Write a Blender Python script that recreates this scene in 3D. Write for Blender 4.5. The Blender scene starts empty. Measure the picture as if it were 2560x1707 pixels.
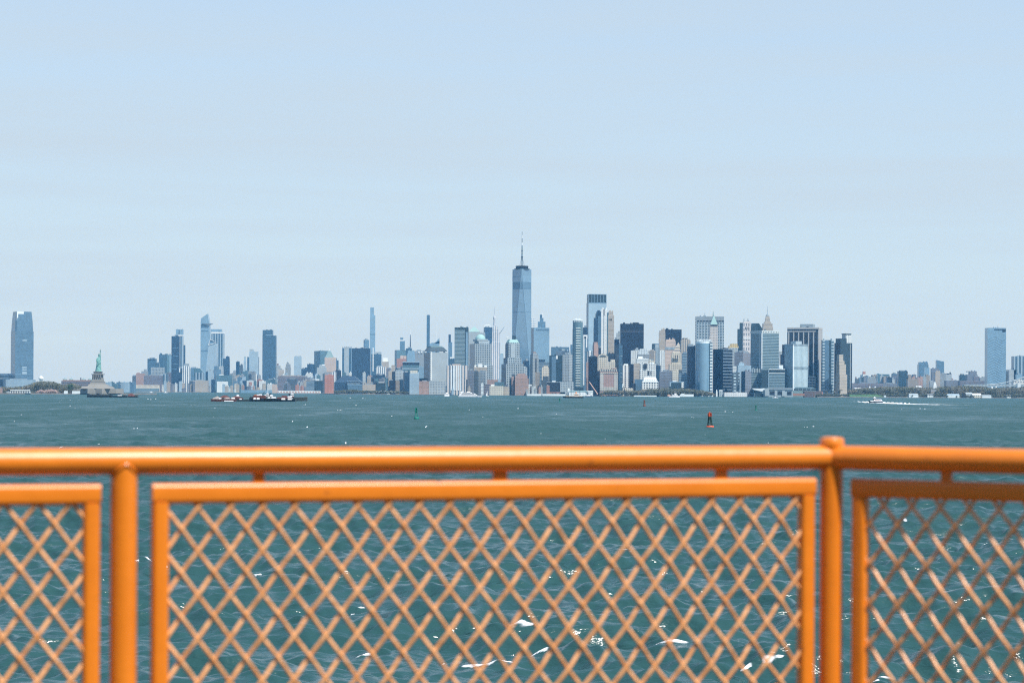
import bpy, math, random
import numpy as np
from mathutils import Vector, Matrix

R = math.radians
F = 5700.0                 # focal length in pixels of the 2560 px wide photograph
CAM_H = 12.0               # eye height above the water
PX, PY = 1280.0, 977.4     # principal point (horizon height at the centre column)
ROLL = R(0.286)
scene = bpy.context.scene
col = scene.collection

# ------------------------------------------------------------------ camera
cam = bpy.data.cameras.new("Camera")
cam.sensor_width = 36.0
cam.lens = F / 2560 * 36.0
cam.shift_y = (PY - 853.5) / 2560
cam.clip_start = 0.1
cam.clip_end = 60000
cam.dof.use_dof = True
cam.dof.focus_distance = 3000
cam.dof.aperture_fstop = 5.7
cam_o = bpy.data.objects.new("Camera", cam)
cam_o.location = (0, 0, CAM_H)
cam_o.rotation_euler = (R(90), -ROLL, 0)
col.objects.link(cam_o)
scene.camera = cam_o

# ------------------------------------------------------------------ sky and sun
SUN_EL, SUN_AZ = 57.0, 43.0      # azimuth measured from straight behind the camera towards the right
world = bpy.data.worlds.new("World")
scene.world = world
world.use_nodes = True
wn, wl = world.node_tree.nodes, world.node_tree.links
wn.clear()
sky = wn.new('ShaderNodeTexSky')
sky.sky_type = 'NISHITA'
sky.sun_disc = False
sky.sun_elevation = R(SUN_EL)
sky.sun_rotation = R(180 - SUN_AZ)
sky.altitude = 0
sky.air_density = 1.0
sky.dust_density = 0.6
sky.ozone_density = 2.2
bg = wn.new('ShaderNodeBackground')
bg.inputs['Strength'].default_value = 0.14
out = wn.new('ShaderNodeOutputWorld')
tc = wn.new('ShaderNodeTexCoord')
mp = wn.new('ShaderNodeMapping')
mp.inputs['Scale'].default_value = (2.2, 2.2, 34.0)
mp.inputs['Rotation'].default_value = (0, R(3), 0)
nz = wn.new('ShaderNodeTexNoise')
nz.inputs['Scale'].default_value = 1.6
nz.inputs['Detail'].default_value = 6.0
nz.inputs['Roughness'].default_value = 0.55
rp = wn.new('ShaderNodeMapRange')
rp.inputs['From Min'].default_value = 0.40
rp.inputs['From Max'].default_value = 0.68
rp.inputs['To Min'].default_value = 0.80
rp.inputs['To Max'].default_value = 0.96
mixs = wn.new('ShaderNodeMixRGB')
mixs.inputs['Color2'].default_value = (3.20, 3.84, 4.40, 1)     # thin high cloud
tint = wn.new('ShaderNodeMixRGB')
tint.blend_type = 'MULTIPLY'
tint.inputs['Fac'].default_value = 1.0
tint.inputs['Color2'].default_value = (0.80, 0.93, 1.04, 1)
wl.new(tc.outputs['Generated'], mp.inputs['Vector'])
wl.new(mp.outputs['Vector'], nz.inputs['Vector'])
wl.new(nz.outputs['Fac'], rp.inputs['Value'])
wl.new(sky.outputs['Color'], tint.inputs['Color1'])
wl.new(tint.outputs['Color'], mixs.inputs['Color1'])
# the veil of thin cloud and haze thins out with height above the horizon
sxyz = wn.new('ShaderNodeSeparateXYZ')
el = wn.new('ShaderNodeMapRange')
el.inputs['From Min'].default_value = 0.10
el.inputs['From Max'].default_value = 0.55
el.inputs['To Min'].default_value = 1.0
el.inputs['To Max'].default_value = 0.12
vm = wn.new('ShaderNodeMath'); vm.operation = 'MULTIPLY'
wl.new(tc.outputs['Generated'], sxyz.inputs[0])
wl.new(sxyz.outputs[2], el.inputs['Value'])
wl.new(el.outputs['Result'], vm.inputs[0]); wl.new(rp.outputs['Result'], vm.inputs[1])
wl.new(vm.outputs[0], mixs.inputs['Fac'])
wl.new(mixs.outputs['Color'], bg.inputs['Color'])
wl.new(bg.outputs['Background'], out.inputs['Surface'])

sun = bpy.data.lights.new("sun", 'SUN')
sun.energy = 4.6
sun.angle = R(0.5)
sun.color = (1.0, 0.965, 0.915)
sun_o = bpy.data.objects.new("sun", sun)
sv = Vector((math.sin(R(SUN_AZ)) * math.cos(R(SUN_EL)), -math.cos(R(SUN_AZ)) * math.cos(R(SUN_EL)), math.sin(R(SUN_EL))))
sun_o.rotation_euler = sv.to_track_quat('Z', 'Y').to_euler()
sun_o.location = (0, 0, 300)
col.objects.link(sun_o)

scene.view_settings.view_transform = 'Standard'
scene.view_settings.look = 'None'
scene.view_settings.gamma = 1
scene.view_settings.exposure = 0.38
scene.cycles.volume_bounces = 1
scene.cycles.max_bounces = 6
scene.cycles.use_denoising = False
scene.cycles.use_adaptive_sampling = False
scene.cycles.pixel_filter_type = 'BLACKMAN_HARRIS'
scene.cycles.filter_width = 1.2

# ------------------------------------------------------------------ pixel -> place
def uv(px, py=PY):
    dx, dy = px - PX, py - PY
    c, s = math.cos(ROLL), math.sin(ROLL)
    return (dx * c + dy * s) / F, (-dx * s + dy * c) / F     # tangents: right, down
def at(px, py, D):
    t, v = uv(px, py)
    return Vector((t * D, D, CAM_H - v * D))
def on_water(px, py):
    t, v = uv(px, py)
    D = CAM_H / v
    return Vector((t * D, D, 0.0)), D

# ------------------------------------------------------------------ mesh helpers
class MB:
    def __init__(s):
        s.v, s.f, s.m = [], [], []
    def poly(s, pts, mi=0):
        n = len(s.v); s.v += [tuple(p) for p in pts]; s.f.append(tuple(range(n, n + len(pts)))); s.m.append(mi)
    def raw(s, v, f, mi=0):
        n = len(s.v); s.v += [tuple(p) for p in v]
        for q in f: s.f.append(tuple(i + n for i in q)); s.m.append(mi)
    def frus(s, x0, x1, y0, y1, z0, z1, X0=None, X1=None, Y0=None, Y1=None, mi=0):
        if X0 is None: X0, X1, Y0, Y1 = x0, x1, y0, y1
        v = [(x0, y0, z0), (x1, y0, z0), (x1, y1, z0), (x0, y1, z0), (X0, Y0, z1), (X1, Y0, z1), (X1, Y1, z1), (X0, Y1, z1)]
        s.raw(v, [(0, 3, 2, 1), (4, 5, 6, 7), (0, 1, 5, 4), (1, 2, 6, 5), (2, 3, 7, 6), (3, 0, 4, 7)], mi)
    box = frus
    def loft(s, rings, mi=0, caps=True):
        n = len(rings[0]); b = len(s.v)
        for r in rings: s.v += [tuple(p) for p in r]
        for k in range(len(rings) - 1):
            for i in range(n):
                j = (i + 1) % n
                s.f.append((b + k * n + i, b + k * n + j, b + (k + 1) * n + j, b + (k + 1) * n + i)); s.m.append(mi)
        if caps:
            s.f.append(tuple(b + i for i in reversed(range(n)))); s.m.append(mi)
            s.f.append(tuple(b + (len(rings) - 1) * n + i for i in range(n))); s.m.append(mi)
    def lathe(s, cx, cy, prof, n=16, mi=0, sy=1.0, ph=0.0):
        s.loft([[(cx + r * math.cos(ph + 2 * math.pi * i / n), cy + sy * r * math.sin(ph + 2 * math.pi * i / n), z) for i in range(n)] for r, z in prof], mi)
    def tube(s, path, rad, n=8, mi=0, caps=True):
        rings = []
        path = [Vector(p) for p in path]
        up0 = None
        for i, p in enumerate(path):
            d = (path[min(i + 1, len(path) - 1)] - path[max(i - 1, 0)]).normalized()
            if up0 is None: up0 = Vector((0, 0, 1)) if abs(d.z) < .9 else Vector((0, 1, 0))
            a = d.cross(up0).normalized(); b = a.cross(d).normalized()
            r = rad[i] if isinstance(rad, (list, tuple)) else rad
            rings.append([p + (a * math.cos(t) + b * math.sin(t)) * r for t in [2 * math.pi * k / n for k in range(n)]])
        s.loft(rings, mi, caps)
    def build(s, name, mats, parent=None, smooth=False):
        me = bpy.data.meshes.new(name)
        me.from_pydata([tuple(p) for p in s.v], [], s.f)
        if not isinstance(mats, (list, tuple)): mats = [mats]
        for m in mats: me.materials.append(m)
        if len(mats) > 1: me.polygons.foreach_set('material_index', s.m)
        if smooth:
            me.polygons.foreach_set('use_smooth', [True] * len(me.polygons))
            if hasattr(me, 'set_sharp_from_angle'): me.set_sharp_from_angle(angle=R(40))
        me.update()
        o = bpy.data.objects.new(name, me)
        col.objects.link(o)
        if parent is not None: o.parent = parent
        return o
def tag(o, label=None, cat=None, group=None, kind=None):
    if label: o['label'] = label
    if cat: o['category'] = cat
    if group: o['group'] = group
    if kind: o['kind'] = kind
    return o
def empty(name, loc, rz=0.0):
    o = bpy.data.objects.new(name, None)
    o.location = loc; o.rotation_euler = (0, 0, rz)
    o.empty_display_size = 1
    col.objects.link(o)
    return o

# ------------------------------------------------------------------ materials
def P(name, color, rough=0.6, spec=0.5, metal=0.0, ior=1.45, noise=None, bump=None, coat=0.0):
    m = bpy.data.materials.new(name); m.use_nodes = True
    nt = m.node_tree; b = nt.nodes['Principled BSDF']
    b.inputs['Base Color'].default_value = (*color, 1)
    b.inputs['Roughness'].default_value = rough
    b.inputs['Metallic'].default_value = metal
    b.inputs['IOR'].default_value = ior
    b.inputs['Specular IOR Level'].default_value = spec
    if coat: b.inputs['Coat Weight'].default_value = coat; b.inputs['Coat Roughness'].default_value = .12
    t = nt.nodes.new('ShaderNodeTexCoord')
    if noise:
        sc_, amt = noise
        n = nt.nodes.new('ShaderNodeTexNoise'); n.inputs['Scale'].default_value = sc_; n.inputs['Detail'].default_value = 4
        mr = nt.nodes.new('ShaderNodeMapRange'); mr.inputs['From Min'].default_value = .3; mr.inputs['From Max'].default_value = .7
        mr.inputs['To Min'].default_value = 1 - amt; mr.inputs['To Max'].default_value = 1 + amt
        mx = nt.nodes.new('ShaderNodeVectorMath'); mx.operation = 'SCALE'
        mx.inputs[0].default_value = color
        nt.links.new(t.outputs['Object'], n.inputs['Vector']); nt.links.new(n.outputs['Fac'], mr.inputs['Value'])
        nt.links.new(mr.outputs['Result'], mx.inputs['Scale']); nt.links.new(mx.outputs['Vector'], b.inputs['Base Color'])
    if bump:
        sc_, st, dist = bump
        n = nt.nodes.new('ShaderNodeTexNoise'); n.inputs['Scale'].default_value = sc_; n.inputs['Detail'].default_value = 3
        bp = nt.nodes.new('ShaderNodeBump'); bp.inputs['Strength'].default_value = st; bp.inputs['Distance'].default_value = dist
        nt.links.new(t.outputs['Object'], n.inputs['Vector']); nt.links.new(n.outputs['Fac'], bp.inputs['Height'])
        nt.links.new(bp.outputs['Normal'], b.inputs['Normal'])
    return m

# facade: wall with window bands / bays laid out in the building's own metres
_fac = {}
def fac(wall, glass, mode='grid', fh=3.9, bw=3.0, zf=.45, xf=.45, var=.35, wr=.75, gr=.14, ior=1.5):
    wall = (wall[0] * .84, wall[1] * .93, wall[2] * .95); glass = (glass[0] * .75, glass[1] * .95, glass[2])
    def grey(c, k=.38):
        # coated glass reads greyer than a pure blue
        if c[2] < c[0] * 1.4: return c
        l = c[0] * .25 + c[1] * .55 + c[2] * .2
        return (c[0] * (1 - k) + l * .90 * k, c[1] * (1 - k) + l * 1.02 * k, c[2] * (1 - k) + l * 1.12 * k)
    wall, glass = grey(wall), grey(glass)
    key = (wall, glass, mode, fh, bw, zf, xf, var, wr, gr, ior)
    if key in _fac: return _fac[key]
    m = bpy.data.materials.new('facade_' + mode); m.use_nodes = True
    nt = m.node_tree; N, L = nt.nodes, nt.links; b = N['Principled BSDF']
    def math_(op, a, c=None):
        n = N.new('ShaderNodeMath'); n.operation = op
        for i, v in enumerate((a, c)):
            if v is None: continue
            if isinstance(v, (int, float)): n.inputs[i].default_value = v
            else: L.new(v, n.inputs[i])
        return n.outputs[0]
    t = N.new('ShaderNodeTexCoord')
    sx = N.new('ShaderNodeSeparateXYZ'); L.new(t.outputs['Object'], sx.inputs[0])
    sn = N.new('ShaderNodeSeparateXYZ'); L.new(t.outputs['Normal'], sn.inputs[0])
    ax, ay, az = (math_('ABSOLUTE', sn.outputs[i]) for i in range(3))
    sel = math_('GREATER_THAN', ax, ay)
    h = math_('ADD', math_('MULTIPLY', sx.outputs[1], sel), math_('MULTIPLY', sx.outputs[0], math_('SUBTRACT', 1.0, sel)))
    h = math_('ADD', h, 500.0 * bw)
    zz, hh = math_('DIVIDE', sx.outputs[2], fh), math_('DIVIDE', h, bw)
    mz = math_('GREATER_THAN', math_('FRACT', zz), 1 - zf)
    mh = math_('GREATER_THAN', math_('FRACT', hh), 1 - xf)
    if mode == 'band': mask = mz
    elif mode == 'pier': mask = mh
    elif mode == 'plain': mask = math_('MULTIPLY', mz, 0.0)
    else: mask = math_('MULTIPLY', mz, mh)
    mask = math_('MULTIPLY', mask, math_('LESS_THAN', az, .6))
    cell = N.new('ShaderNodeCombineXYZ')
    L.new(math_('FLOOR', hh), cell.inputs[0]); L.new(math_('FLOOR', zz), cell.inputs[1]); L.new(sel, cell.inputs[2])
    wn_ = N.new('ShaderNodeTexWhiteNoise'); wn_.noise_dimensions = '3D'; L.new(cell.outputs[0], wn_.inputs['Vector'])
    nb = N.new('ShaderNodeTexNoise'); nb.inputs['Scale'].default_value = .035; nb.inputs['Detail'].default_value = 5; nb.inputs['Roughness'].default_value = .6
    L.new(t.outputs['Object'], nb.inputs['Vector'])
    vg = math_('ADD', 1 - var, math_('MULTIPLY', wn_.outputs['Value'], 2 * var))
    vw = math_('ADD', .72, math_('MULTIPLY', nb.outputs['Fac'], .56))
    def scaled(c, s_):
        n = N.new('ShaderNodeVectorMath'); n.operation = 'SCALE'; n.inputs[0].default_value = c; L.new(s_, n.inputs['Scale']); return n.outputs['Vector']
    mx = N.new('ShaderNodeMixRGB'); L.new(mask, mx.inputs['Fac'])
    L.new(scaled(wall, vw), mx.inputs['Color1']); L.new(scaled(glass, math_('MULTIPLY', vg, vw)), mx.inputs['Color2'])
    L.new(mx.outputs[0], b.inputs['Base Color'])
    L.new(math_('ADD', wr, math_('MULTIPLY', mask, gr - wr)), b.inputs['Roughness'])
    L.new(math_('ADD', 1.45 if wr > .4 else ior, math_('MULTIPLY', mask, ior - (1.45 if wr > .4 else ior))), b.inputs['IOR'])
    _fac[key] = m
    return m

# ------------------------------------------------------------------ water
def make_water():
    rng = np.random.RandomState(7)
    tmax = math.tan(R(17.5))
    ncol = 1500
    ts = np.linspace(-tmax, tmax, ncol)
    # rows by distance, spacing a fraction of what the eye resolves at that distance
    ds = [60.0]
    while ds[-1] < 14000: ds.append(ds[-1] + max(.10, ds[-1] ** 2 * .8e-5))
    ds = np.array(ds)
    D, T = np.meshgrid(ds, ts, indexing='ij')
    X = T * D; Y = D.copy()
    sy = np.gradient(ds)[:, None]; sx = (ds * (ts[1] - ts[0]))[:, None]
    Z = np.zeros_like(X); DX = np.zeros_like(X); DY = np.zeros_like(X)
    lost = np.zeros_like(X)
    ncomp = 150
    wind = R(-97)
    lam = np.exp(rng.uniform(math.log(.9), math.log(60), ncomp))
    for L_ in lam:
        k = 2 * math.pi / L_
        spread = .55 if L_ > 6 else .85
        a_ = wind + rng.normal(0, spread)
        amp = 0.0116 * L_ ** 0.78 * rng.uniform(.5, 1.3) * (1.0 if L_ < 13 else (13 / L_) ** 1.3)
        kx, ky = k * math.cos(a_), k * math.sin(a_)
        # fade a component where the rows can no longer carry it
        smp = np.maximum(np.abs(ky) * sy, np.abs(kx) * sx) / (2 * math.pi)
        w = np.clip((.42 - smp) / .2, 0, 1)
        n_act = int((w.max(axis=1) > 0).sum())
        lost += (1 - w * w) * (k * amp) ** 2 / 2
        if n_act == 0: continue
        sl = slice(0, n_act)
        ph = kx * X[sl] + ky * Y[sl] + rng.uniform(0, 6.28)
        s_, c_ = np.sin(ph), np.cos(ph)
        Z[sl] += amp * w[sl] * c_
        DX[sl] -= .42 * amp * w[sl] * math.cos(a_) * s_
        DY[sl] -= .42 * amp * w[sl] * math.sin(a_) * s_
    # low-frequency gustiness
    def lf(scale, seed, n=9):
        r = np.random.RandomState(seed); o = np.zeros_like(X)
        for i in range(n):
            a_ = r.uniform(0, 6.28); k = 2 * math.pi / (scale * r.uniform(.5, 1.6))
            o += np.sin(k * math.cos(a_) * X * .6 + k * math.sin(a_) * Y + r.uniform(0, 6.28))
        return o / math.sqrt(n / 2)
    g = lf(26, 3)
    Z *= 1 + .16 * g
    sig = Z[ds < 400].std()
    foam = np.clip((Z / sig - 2.35) * 1.2 + .25 * lf(7, 5), 0, 1) * np.clip((lf(34, 11) - 1.35) * 1.6, 0, 1) * (D < 900)
    # the breaking crests the photograph shows
    caps = [(360,1437,26,1),(368,1523,12,.6),(640,1465,17,.8),(520,1500,10,.6),(785,1562,34,1),(905,1632,26,1.0),(1108,1627,9,.6),(1195,1388,12,.7),
            (1290,1578,44,.8),(1210,1655,62,1),(1335,1642,44,1),(1265,1585,20,.6),(1670,1637,66,1),(1900,1672,60,.9),(1975,1645,60,1),
            (2040,1644,26,1),(2125,1644,24,1),(2390,1662,34,1),(2475,1659,30,.9),(2300,1688,62,.8),(2220,1680,40,.6),(2262,1300,16,.8),
            (2146,1193,9,1),(2120,1306,14,.7),(2470,1377,14,.6),(1560,1392,20,.6),(605,1312,16,.5),(2000,1600,22,.6),(900,1512,20,.5),
            (857,1030,9,1),(850,1025,6,.8),(715,1078,8,1),(749,1037,5,.8),(762,1011,5,.9),(891,1013,3,.9),(915,995,2.4,1),(918,995,2.4,1),
            (882,994,2,.8),(978,1041,3,.9),(1067,1067,3,.8),(1817,1029,5.5,1),(862,1114,5,.6),(1185,1112,4,.5),(1515,1096,5,.6),(2232,1107,5,.8),
            (2435,1085,5,.8),(2015,1068,4,.7),(2035,1066,4,.7),(1296,1021,3,.8),(365,999,4,.6),(374,997,3,.8),(382,997,3,.6),(480,1012,4,.4),
            (250,1115,7,.6),(155,1120,6,.5),(560,1098,5,.5),(1430,1015,2,.8),(2200,1007,5,.6),(2306,1021,5,.7),(2440,1002,3,.7)]
    fx = lf(.8, 21, 14)
    rc = random.Random(77)
    for _ in range(75):
        yy = 992 + 120 * rc.random() ** 1.4
        caps.append((rc.uniform(-60, 2620), yy, rc.uniform(1.6, 2.6) + (yy - 990) * .022, rc.uniform(.25, .6)))
    for (px, py, w_, st) in caps:
        p, d = on_water(px, py)
        hw = w_ * d / F * (.80 if d < 600 else .42)
        hl = (max(1.8, min(3.6, w_ * .10)) if d < 600 else 1.0) * d * d / (CAM_H * F) * .36
        i0, i1 = np.searchsorted(ds, d - 4 * hl), np.searchsorted(ds, d + 4 * hl)
        if i1 - i0 < 2: i0, i1 = max(0, i0 - 1), i0 + 2
        XX, YY = X[i0:i1], Y[i0:i1]
        q = ((XX - p.x) / hw) ** 2 + ((YY - p.y - .55 * (XX - p.x) * math.sin(px) - 1.1 * hl * np.sin((XX - p.x) / hw * 2.6 + px)) / hl) ** 2
        f_ = (np.clip((2.4 - q) * .5, 0, 1.0) * st * .74 if d < 600 else np.clip(1.5 - q, 0, 1) * st) + (.30 * fx[i0:i1] if d < 600 else 0)
        foam[i0:i1] = np.maximum(foam[i0:i1], np.where(q < (2.4 if d < 600 else 1.5), np.clip(f_, 0, .76) if d < 600 else np.clip(f_ * 2.2, 0, 2), 0))
        Z[i0:i1] += np.clip(1.3 - q, 0, 1) * .10 * st * (d < 600)
    # wake behind the small ferry on the right
    wy = np.interp(np.arange(2196, 2620, 2), [2196, 2215, 2260, 2330, 2450, 2620], [1004.8, 1007.8, 1009.6, 1010.5, 1012.5, 1015.5])
    for i, px in enumerate(range(2196, 2620, 2)):
        p, d = on_water(px, wy[i])
        hw = 3.2 * d / F; st = max(.30, 1.15 - (px - 2196) / 330)
        hl = (1.5 if px < 2225 else .9 if px < 2320 else .5) * d * d / (CAM_H * F)
        i0, i1 = np.searchsorted(ds, d - 2 * hl), np.searchsorted(ds, d + 2 * hl)
        XX, YY = X[i0:i1], Y[i0:i1]
        q = ((XX - p.x) / hw) ** 2 + ((YY - p.y) / hl) ** 2
        foam[i0:i1] = np.maximum(foam[i0:i1], np.clip((1.9 - q) * .8, 0, 1) * st * (1.5 if px < 2260 else 1.15))
    X += DX; Y += DY
    nr, nc = X.shape
    co = np.stack([X, Y, Z], -1).reshape(-1, 3).astype(np.float32)
    idx = np.arange(nr * nc).reshape(nr, nc)
    quads = np.stack([idx[:-1, :-1], idx[:-1, 1:], idx[1:, 1:], idx[1:, :-1]], -1).reshape(-1, 4)
    # the rest of the harbour: a broad sheet a little lower
    n0 = len(co)
    S = 16500.0
    ext = np.array([(-S, -3000, -1.0), (S, -3000, -1.0), (S, S, -1.0), (-S, S, -1.0)], np.float32)
    co = np.concatenate([co, ext]); quads = np.concatenate([quads, [[n0, n0 + 1, n0 + 2, n0 + 3]]])
    me = bpy.data.meshes.new('water')
    me.vertices.add(len(co)); me.vertices.foreach_set('co', co.ravel())
    me.loops.add(quads.size); me.loops.foreach_set('vertex_index', quads.ravel().astype(np.int32))
    me.polygons.add(len(quads)); me.polygons.foreach_set('loop_start', np.arange(0, quads.size, 4, dtype=np.int32))
    me.update(calc_edges=True)
    me.polygons.foreach_set('use_smooth', np.ones(len(quads), bool))
    at_ = me.attributes.new('foam', 'FLOAT', 'POINT')
    at_.data.foreach_set('value', np.concatenate([foam.ravel(), np.zeros(4)]).astype(np.float32))
    alpha = np.sqrt(2 * lost.ravel() * .27) + .05
    ra = me.attributes.new('ripple', 'FLOAT', 'POINT')
    ra.data.foreach_set('value', np.concatenate([np.sqrt(np.clip(alpha, .01, .6)), np.full(4, .6)]).astype(np.float32))
    print('slope', math.sqrt(lost.max()), Z.std())
    m = bpy.data.materials.new('sea_water'); m.use_nodes = True
    nt = m.node_tree; N, L = nt.nodes, nt.links; b = N['Principled BSDF']
    b.inputs['Base Color'].default_value = WATER_COL
    b.inputs['Roughness'].default_value = .16
    b.inputs['IOR'].default_value = 1.333
    ratt = N.new('ShaderNodeAttribute'); ratt.attribute_name = 'ripple'; 
    geo = N.new('ShaderNodeNewGeometry')
    # cat's paws: gusts roughen some patches of the surface more than others
    def gust(sx_, sy_, seed):
        mpp = N.new('ShaderNodeMapping'); mpp.inputs['Scale'].default_value = (sx_, sy_, 1); mpp.inputs['Location'].default_value = (seed, 0, 0); mpp.inputs['Rotation'].default_value = (0, 0, .05)
        n = N.new('ShaderNodeTexNoise'); n.inputs['Scale'].default_value = 1; n.inputs['Detail'].default_value = 5; n.inputs['Roughness'].default_value = .65
        L.new(geo.outputs['Position'], mpp.inputs['Vector']); L.new(mpp.outputs[0], n.inputs['Vector']); return n.outputs['Fac']
    ga, gb = gust(.05, .012, 3), gust(.012, .0022, 9)
    g1 = N.new('ShaderNodeMath'); g1.operation = 'ADD'; L.new(ga, g1.inputs[0]); L.new(gb, g1.inputs[1])
    g2 = N.new('ShaderNodeMapRange'); g2.inputs['From Min'].default_value = .72; g2.inputs['From Max'].default_value = 1.28; g2.inputs['To Min'].default_value = .48; g2.inputs['To Max'].default_value = 1.30
    L.new(g1.outputs[0], g2.inputs['Value'])
    g3 = N.new('ShaderNodeMath'); g3.operation = 'MULTIPLY'; L.new(ratt.outputs['Fac'], g3.inputs[0]); L.new(g2.outputs[0], g3.inputs[1]); L.new(g3.outputs[0], b.inputs['Roughness'])
    def ns(scale, stretch, det, rot=0):
        mpp = N.new('ShaderNodeMapping'); mpp.inputs['Scale'].default_value = (scale * stretch, scale, scale); mpp.inputs['Rotation'].default_value = (0, 0, rot)
        n = N.new('ShaderNodeTexNoise'); n.inputs['Scale'].default_value = 1; n.inputs['Detail'].default_value = det; n.inputs['Roughness'].default_value = .6
        L.new(geo.outputs['Position'], mpp.inputs['Vector']); L.new(mpp.outputs[0], n.inputs['Vector']); return n.outputs['Fac']
    def bump(h, dist, st, prev=None):
        n = N.new('ShaderNodeBump'); n.inputs['Distance'].default_value = dist; n.inputs['Strength'].default_value = st
        L.new(h, n.inputs['Height'])
        if prev: L.new(prev, n.inputs['Normal'])
        return n.outputs['Normal']
    b0 = bump(ns(.03, .35, 4, .06), 4.5, .8)
    b1 = bump(ns(.16, .55, 3, .12), 1.5, .6, b0)
    b2 = bump(ns(.75, .5, 4, -.1), .42, .7, b1)
    b3 = bump(ns(3.0, .5, 3, .1), .07, .6, b2)
    L.new(b3, b.inputs['Normal'])
    fa = N.new('ShaderNodeAttribute'); fa.attribute_name = 'foam'
    fn = ns(1.9, .5, 9)
    mm = N.new('ShaderNodeMath'); mm.operation = 'MULTIPLY_ADD'; L.new(fa.outputs['Fac'], mm.inputs[0]); mm.inputs[1].default_value = 1.35
    m2 = N.new('ShaderNodeMath'); m2.operation = 'MULTIPLY'; L.new(fn, m2.inputs[0]); m2.inputs[1].default_value = -1.0
    L.new(m2.outputs[0], mm.inputs[2])
    ss = N.new('ShaderNodeMapRange'); ss.interpolation_type = 'SMOOTHSTEP'; ss.inputs['From Min'].default_value = .0; ss.inputs['From Max'].default_value = .55
    L.new(mm.outputs[0], ss.inputs['Value'])
    fd = N.new('ShaderNodeBsdfDiffuse'); fd.inputs['Color'].default_value = (.86, .88, .88, 1)
    mxs = N.new('ShaderNodeMixShader'); L.new(ss.outputs[0], mxs.inputs[0]); L.new(b.outputs[0], mxs.inputs[1]); L.new(fd.outputs[0], mxs.inputs[2])
    L.new(mxs.outputs[0], N['Material Output'].inputs['Surface'])
    me.materials.append(m)
    o = bpy.data.objects.new('water', me); col.objects.link(o)
    tag(o, kind='structure')
WATER_COL = (0.023, 0.072, 0.070, 1)
HAZE_COL = (.17, .52, .95, 1)
HAZE_D = 3.0e-5
make_water()

# ------------------------------------------------------------------ land
M_GROUND = P('shore_ground', (.16, .15, .12), .9, noise=(.02, .25))
M_SEAWALL = P('seawall_stone', (.17, .17, .16), .85, noise=(.05, .3))
def land(name, pts, depth, z=1.6, wall=None, zw=2.0):
    """pts: shoreline points (px, py of the water line); ground runs back from it"""
    P_ = [on_water(px, py)[0] for px, py in pts]
    mb = MB()
    back = [Vector((p.x * (1 + depth / p.y), p.y + depth, 0)) for p in P_]
    ring = [(p.x, p.y, z) for p in P_] + [(p.x, p.y, z) for p in reversed(back)]
    mb.poly(ring)
    for i in range(len(P_) - 1):
        a, b = P_[i], P_[i + 1]
        mb.poly([(a.x, a.y, -1), (b.x, b.y, -1), (b.x, b.y, z), (a.x, a.y, z)])
    o = mb.build(name, M_GROUND); tag(o, kind='structure')
    if wall:
        mb = MB()
        for i in range(len(P_) - 1):
            a, b = P_[i], P_[i + 1]
            mb.raw([(a.x, a.y - .8, -1), (b.x, b.y - .8, -1), (b.x, b.y - .8, zw), (a.x, a.y - .8, zw), (b.x, b.y + 1, zw), (a.x, a.y + 1, zw)], [(0, 1, 2, 3), (3, 2, 4, 5)])
        w = mb.build(wall[0], M_SEAWALL); tag(w, wall[1], 'seawall')
land('ground', [(-500, 980.0), (0, 979.5), (390, 980.6), (600, 981.2), (690, 982.6), (700, 984), (800, 984.4), (850, 986), (1120, 987.5), (1300, 988.4), (1500, 990.4),
                (1750, 991.2), (2050, 992.2), (2100, 991.4), (2560, 992.5), (3100, 994)], 9500, 1.6,
     wall=('seawall', 'long low grey seawall along the city waterfront below the towers'))
land('island_ground', [(-420, 983.6), (-60, 984.6), (60, 985.1), (260, 985.9), (392, 986.4)], 420, 2.2,
     wall=('seawall', 'grey stone seawall along the statue island on the left'), zw=2.6)
land('island_ground', [(2034, 993.4), (2120, 993.7), (2300, 994.3), (2560, 995.6), (3000, 998)], 640, 2.2,
     wall=('seawall', 'pale stone seawall along the wooded island on the right'), zw=2.7)
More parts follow.
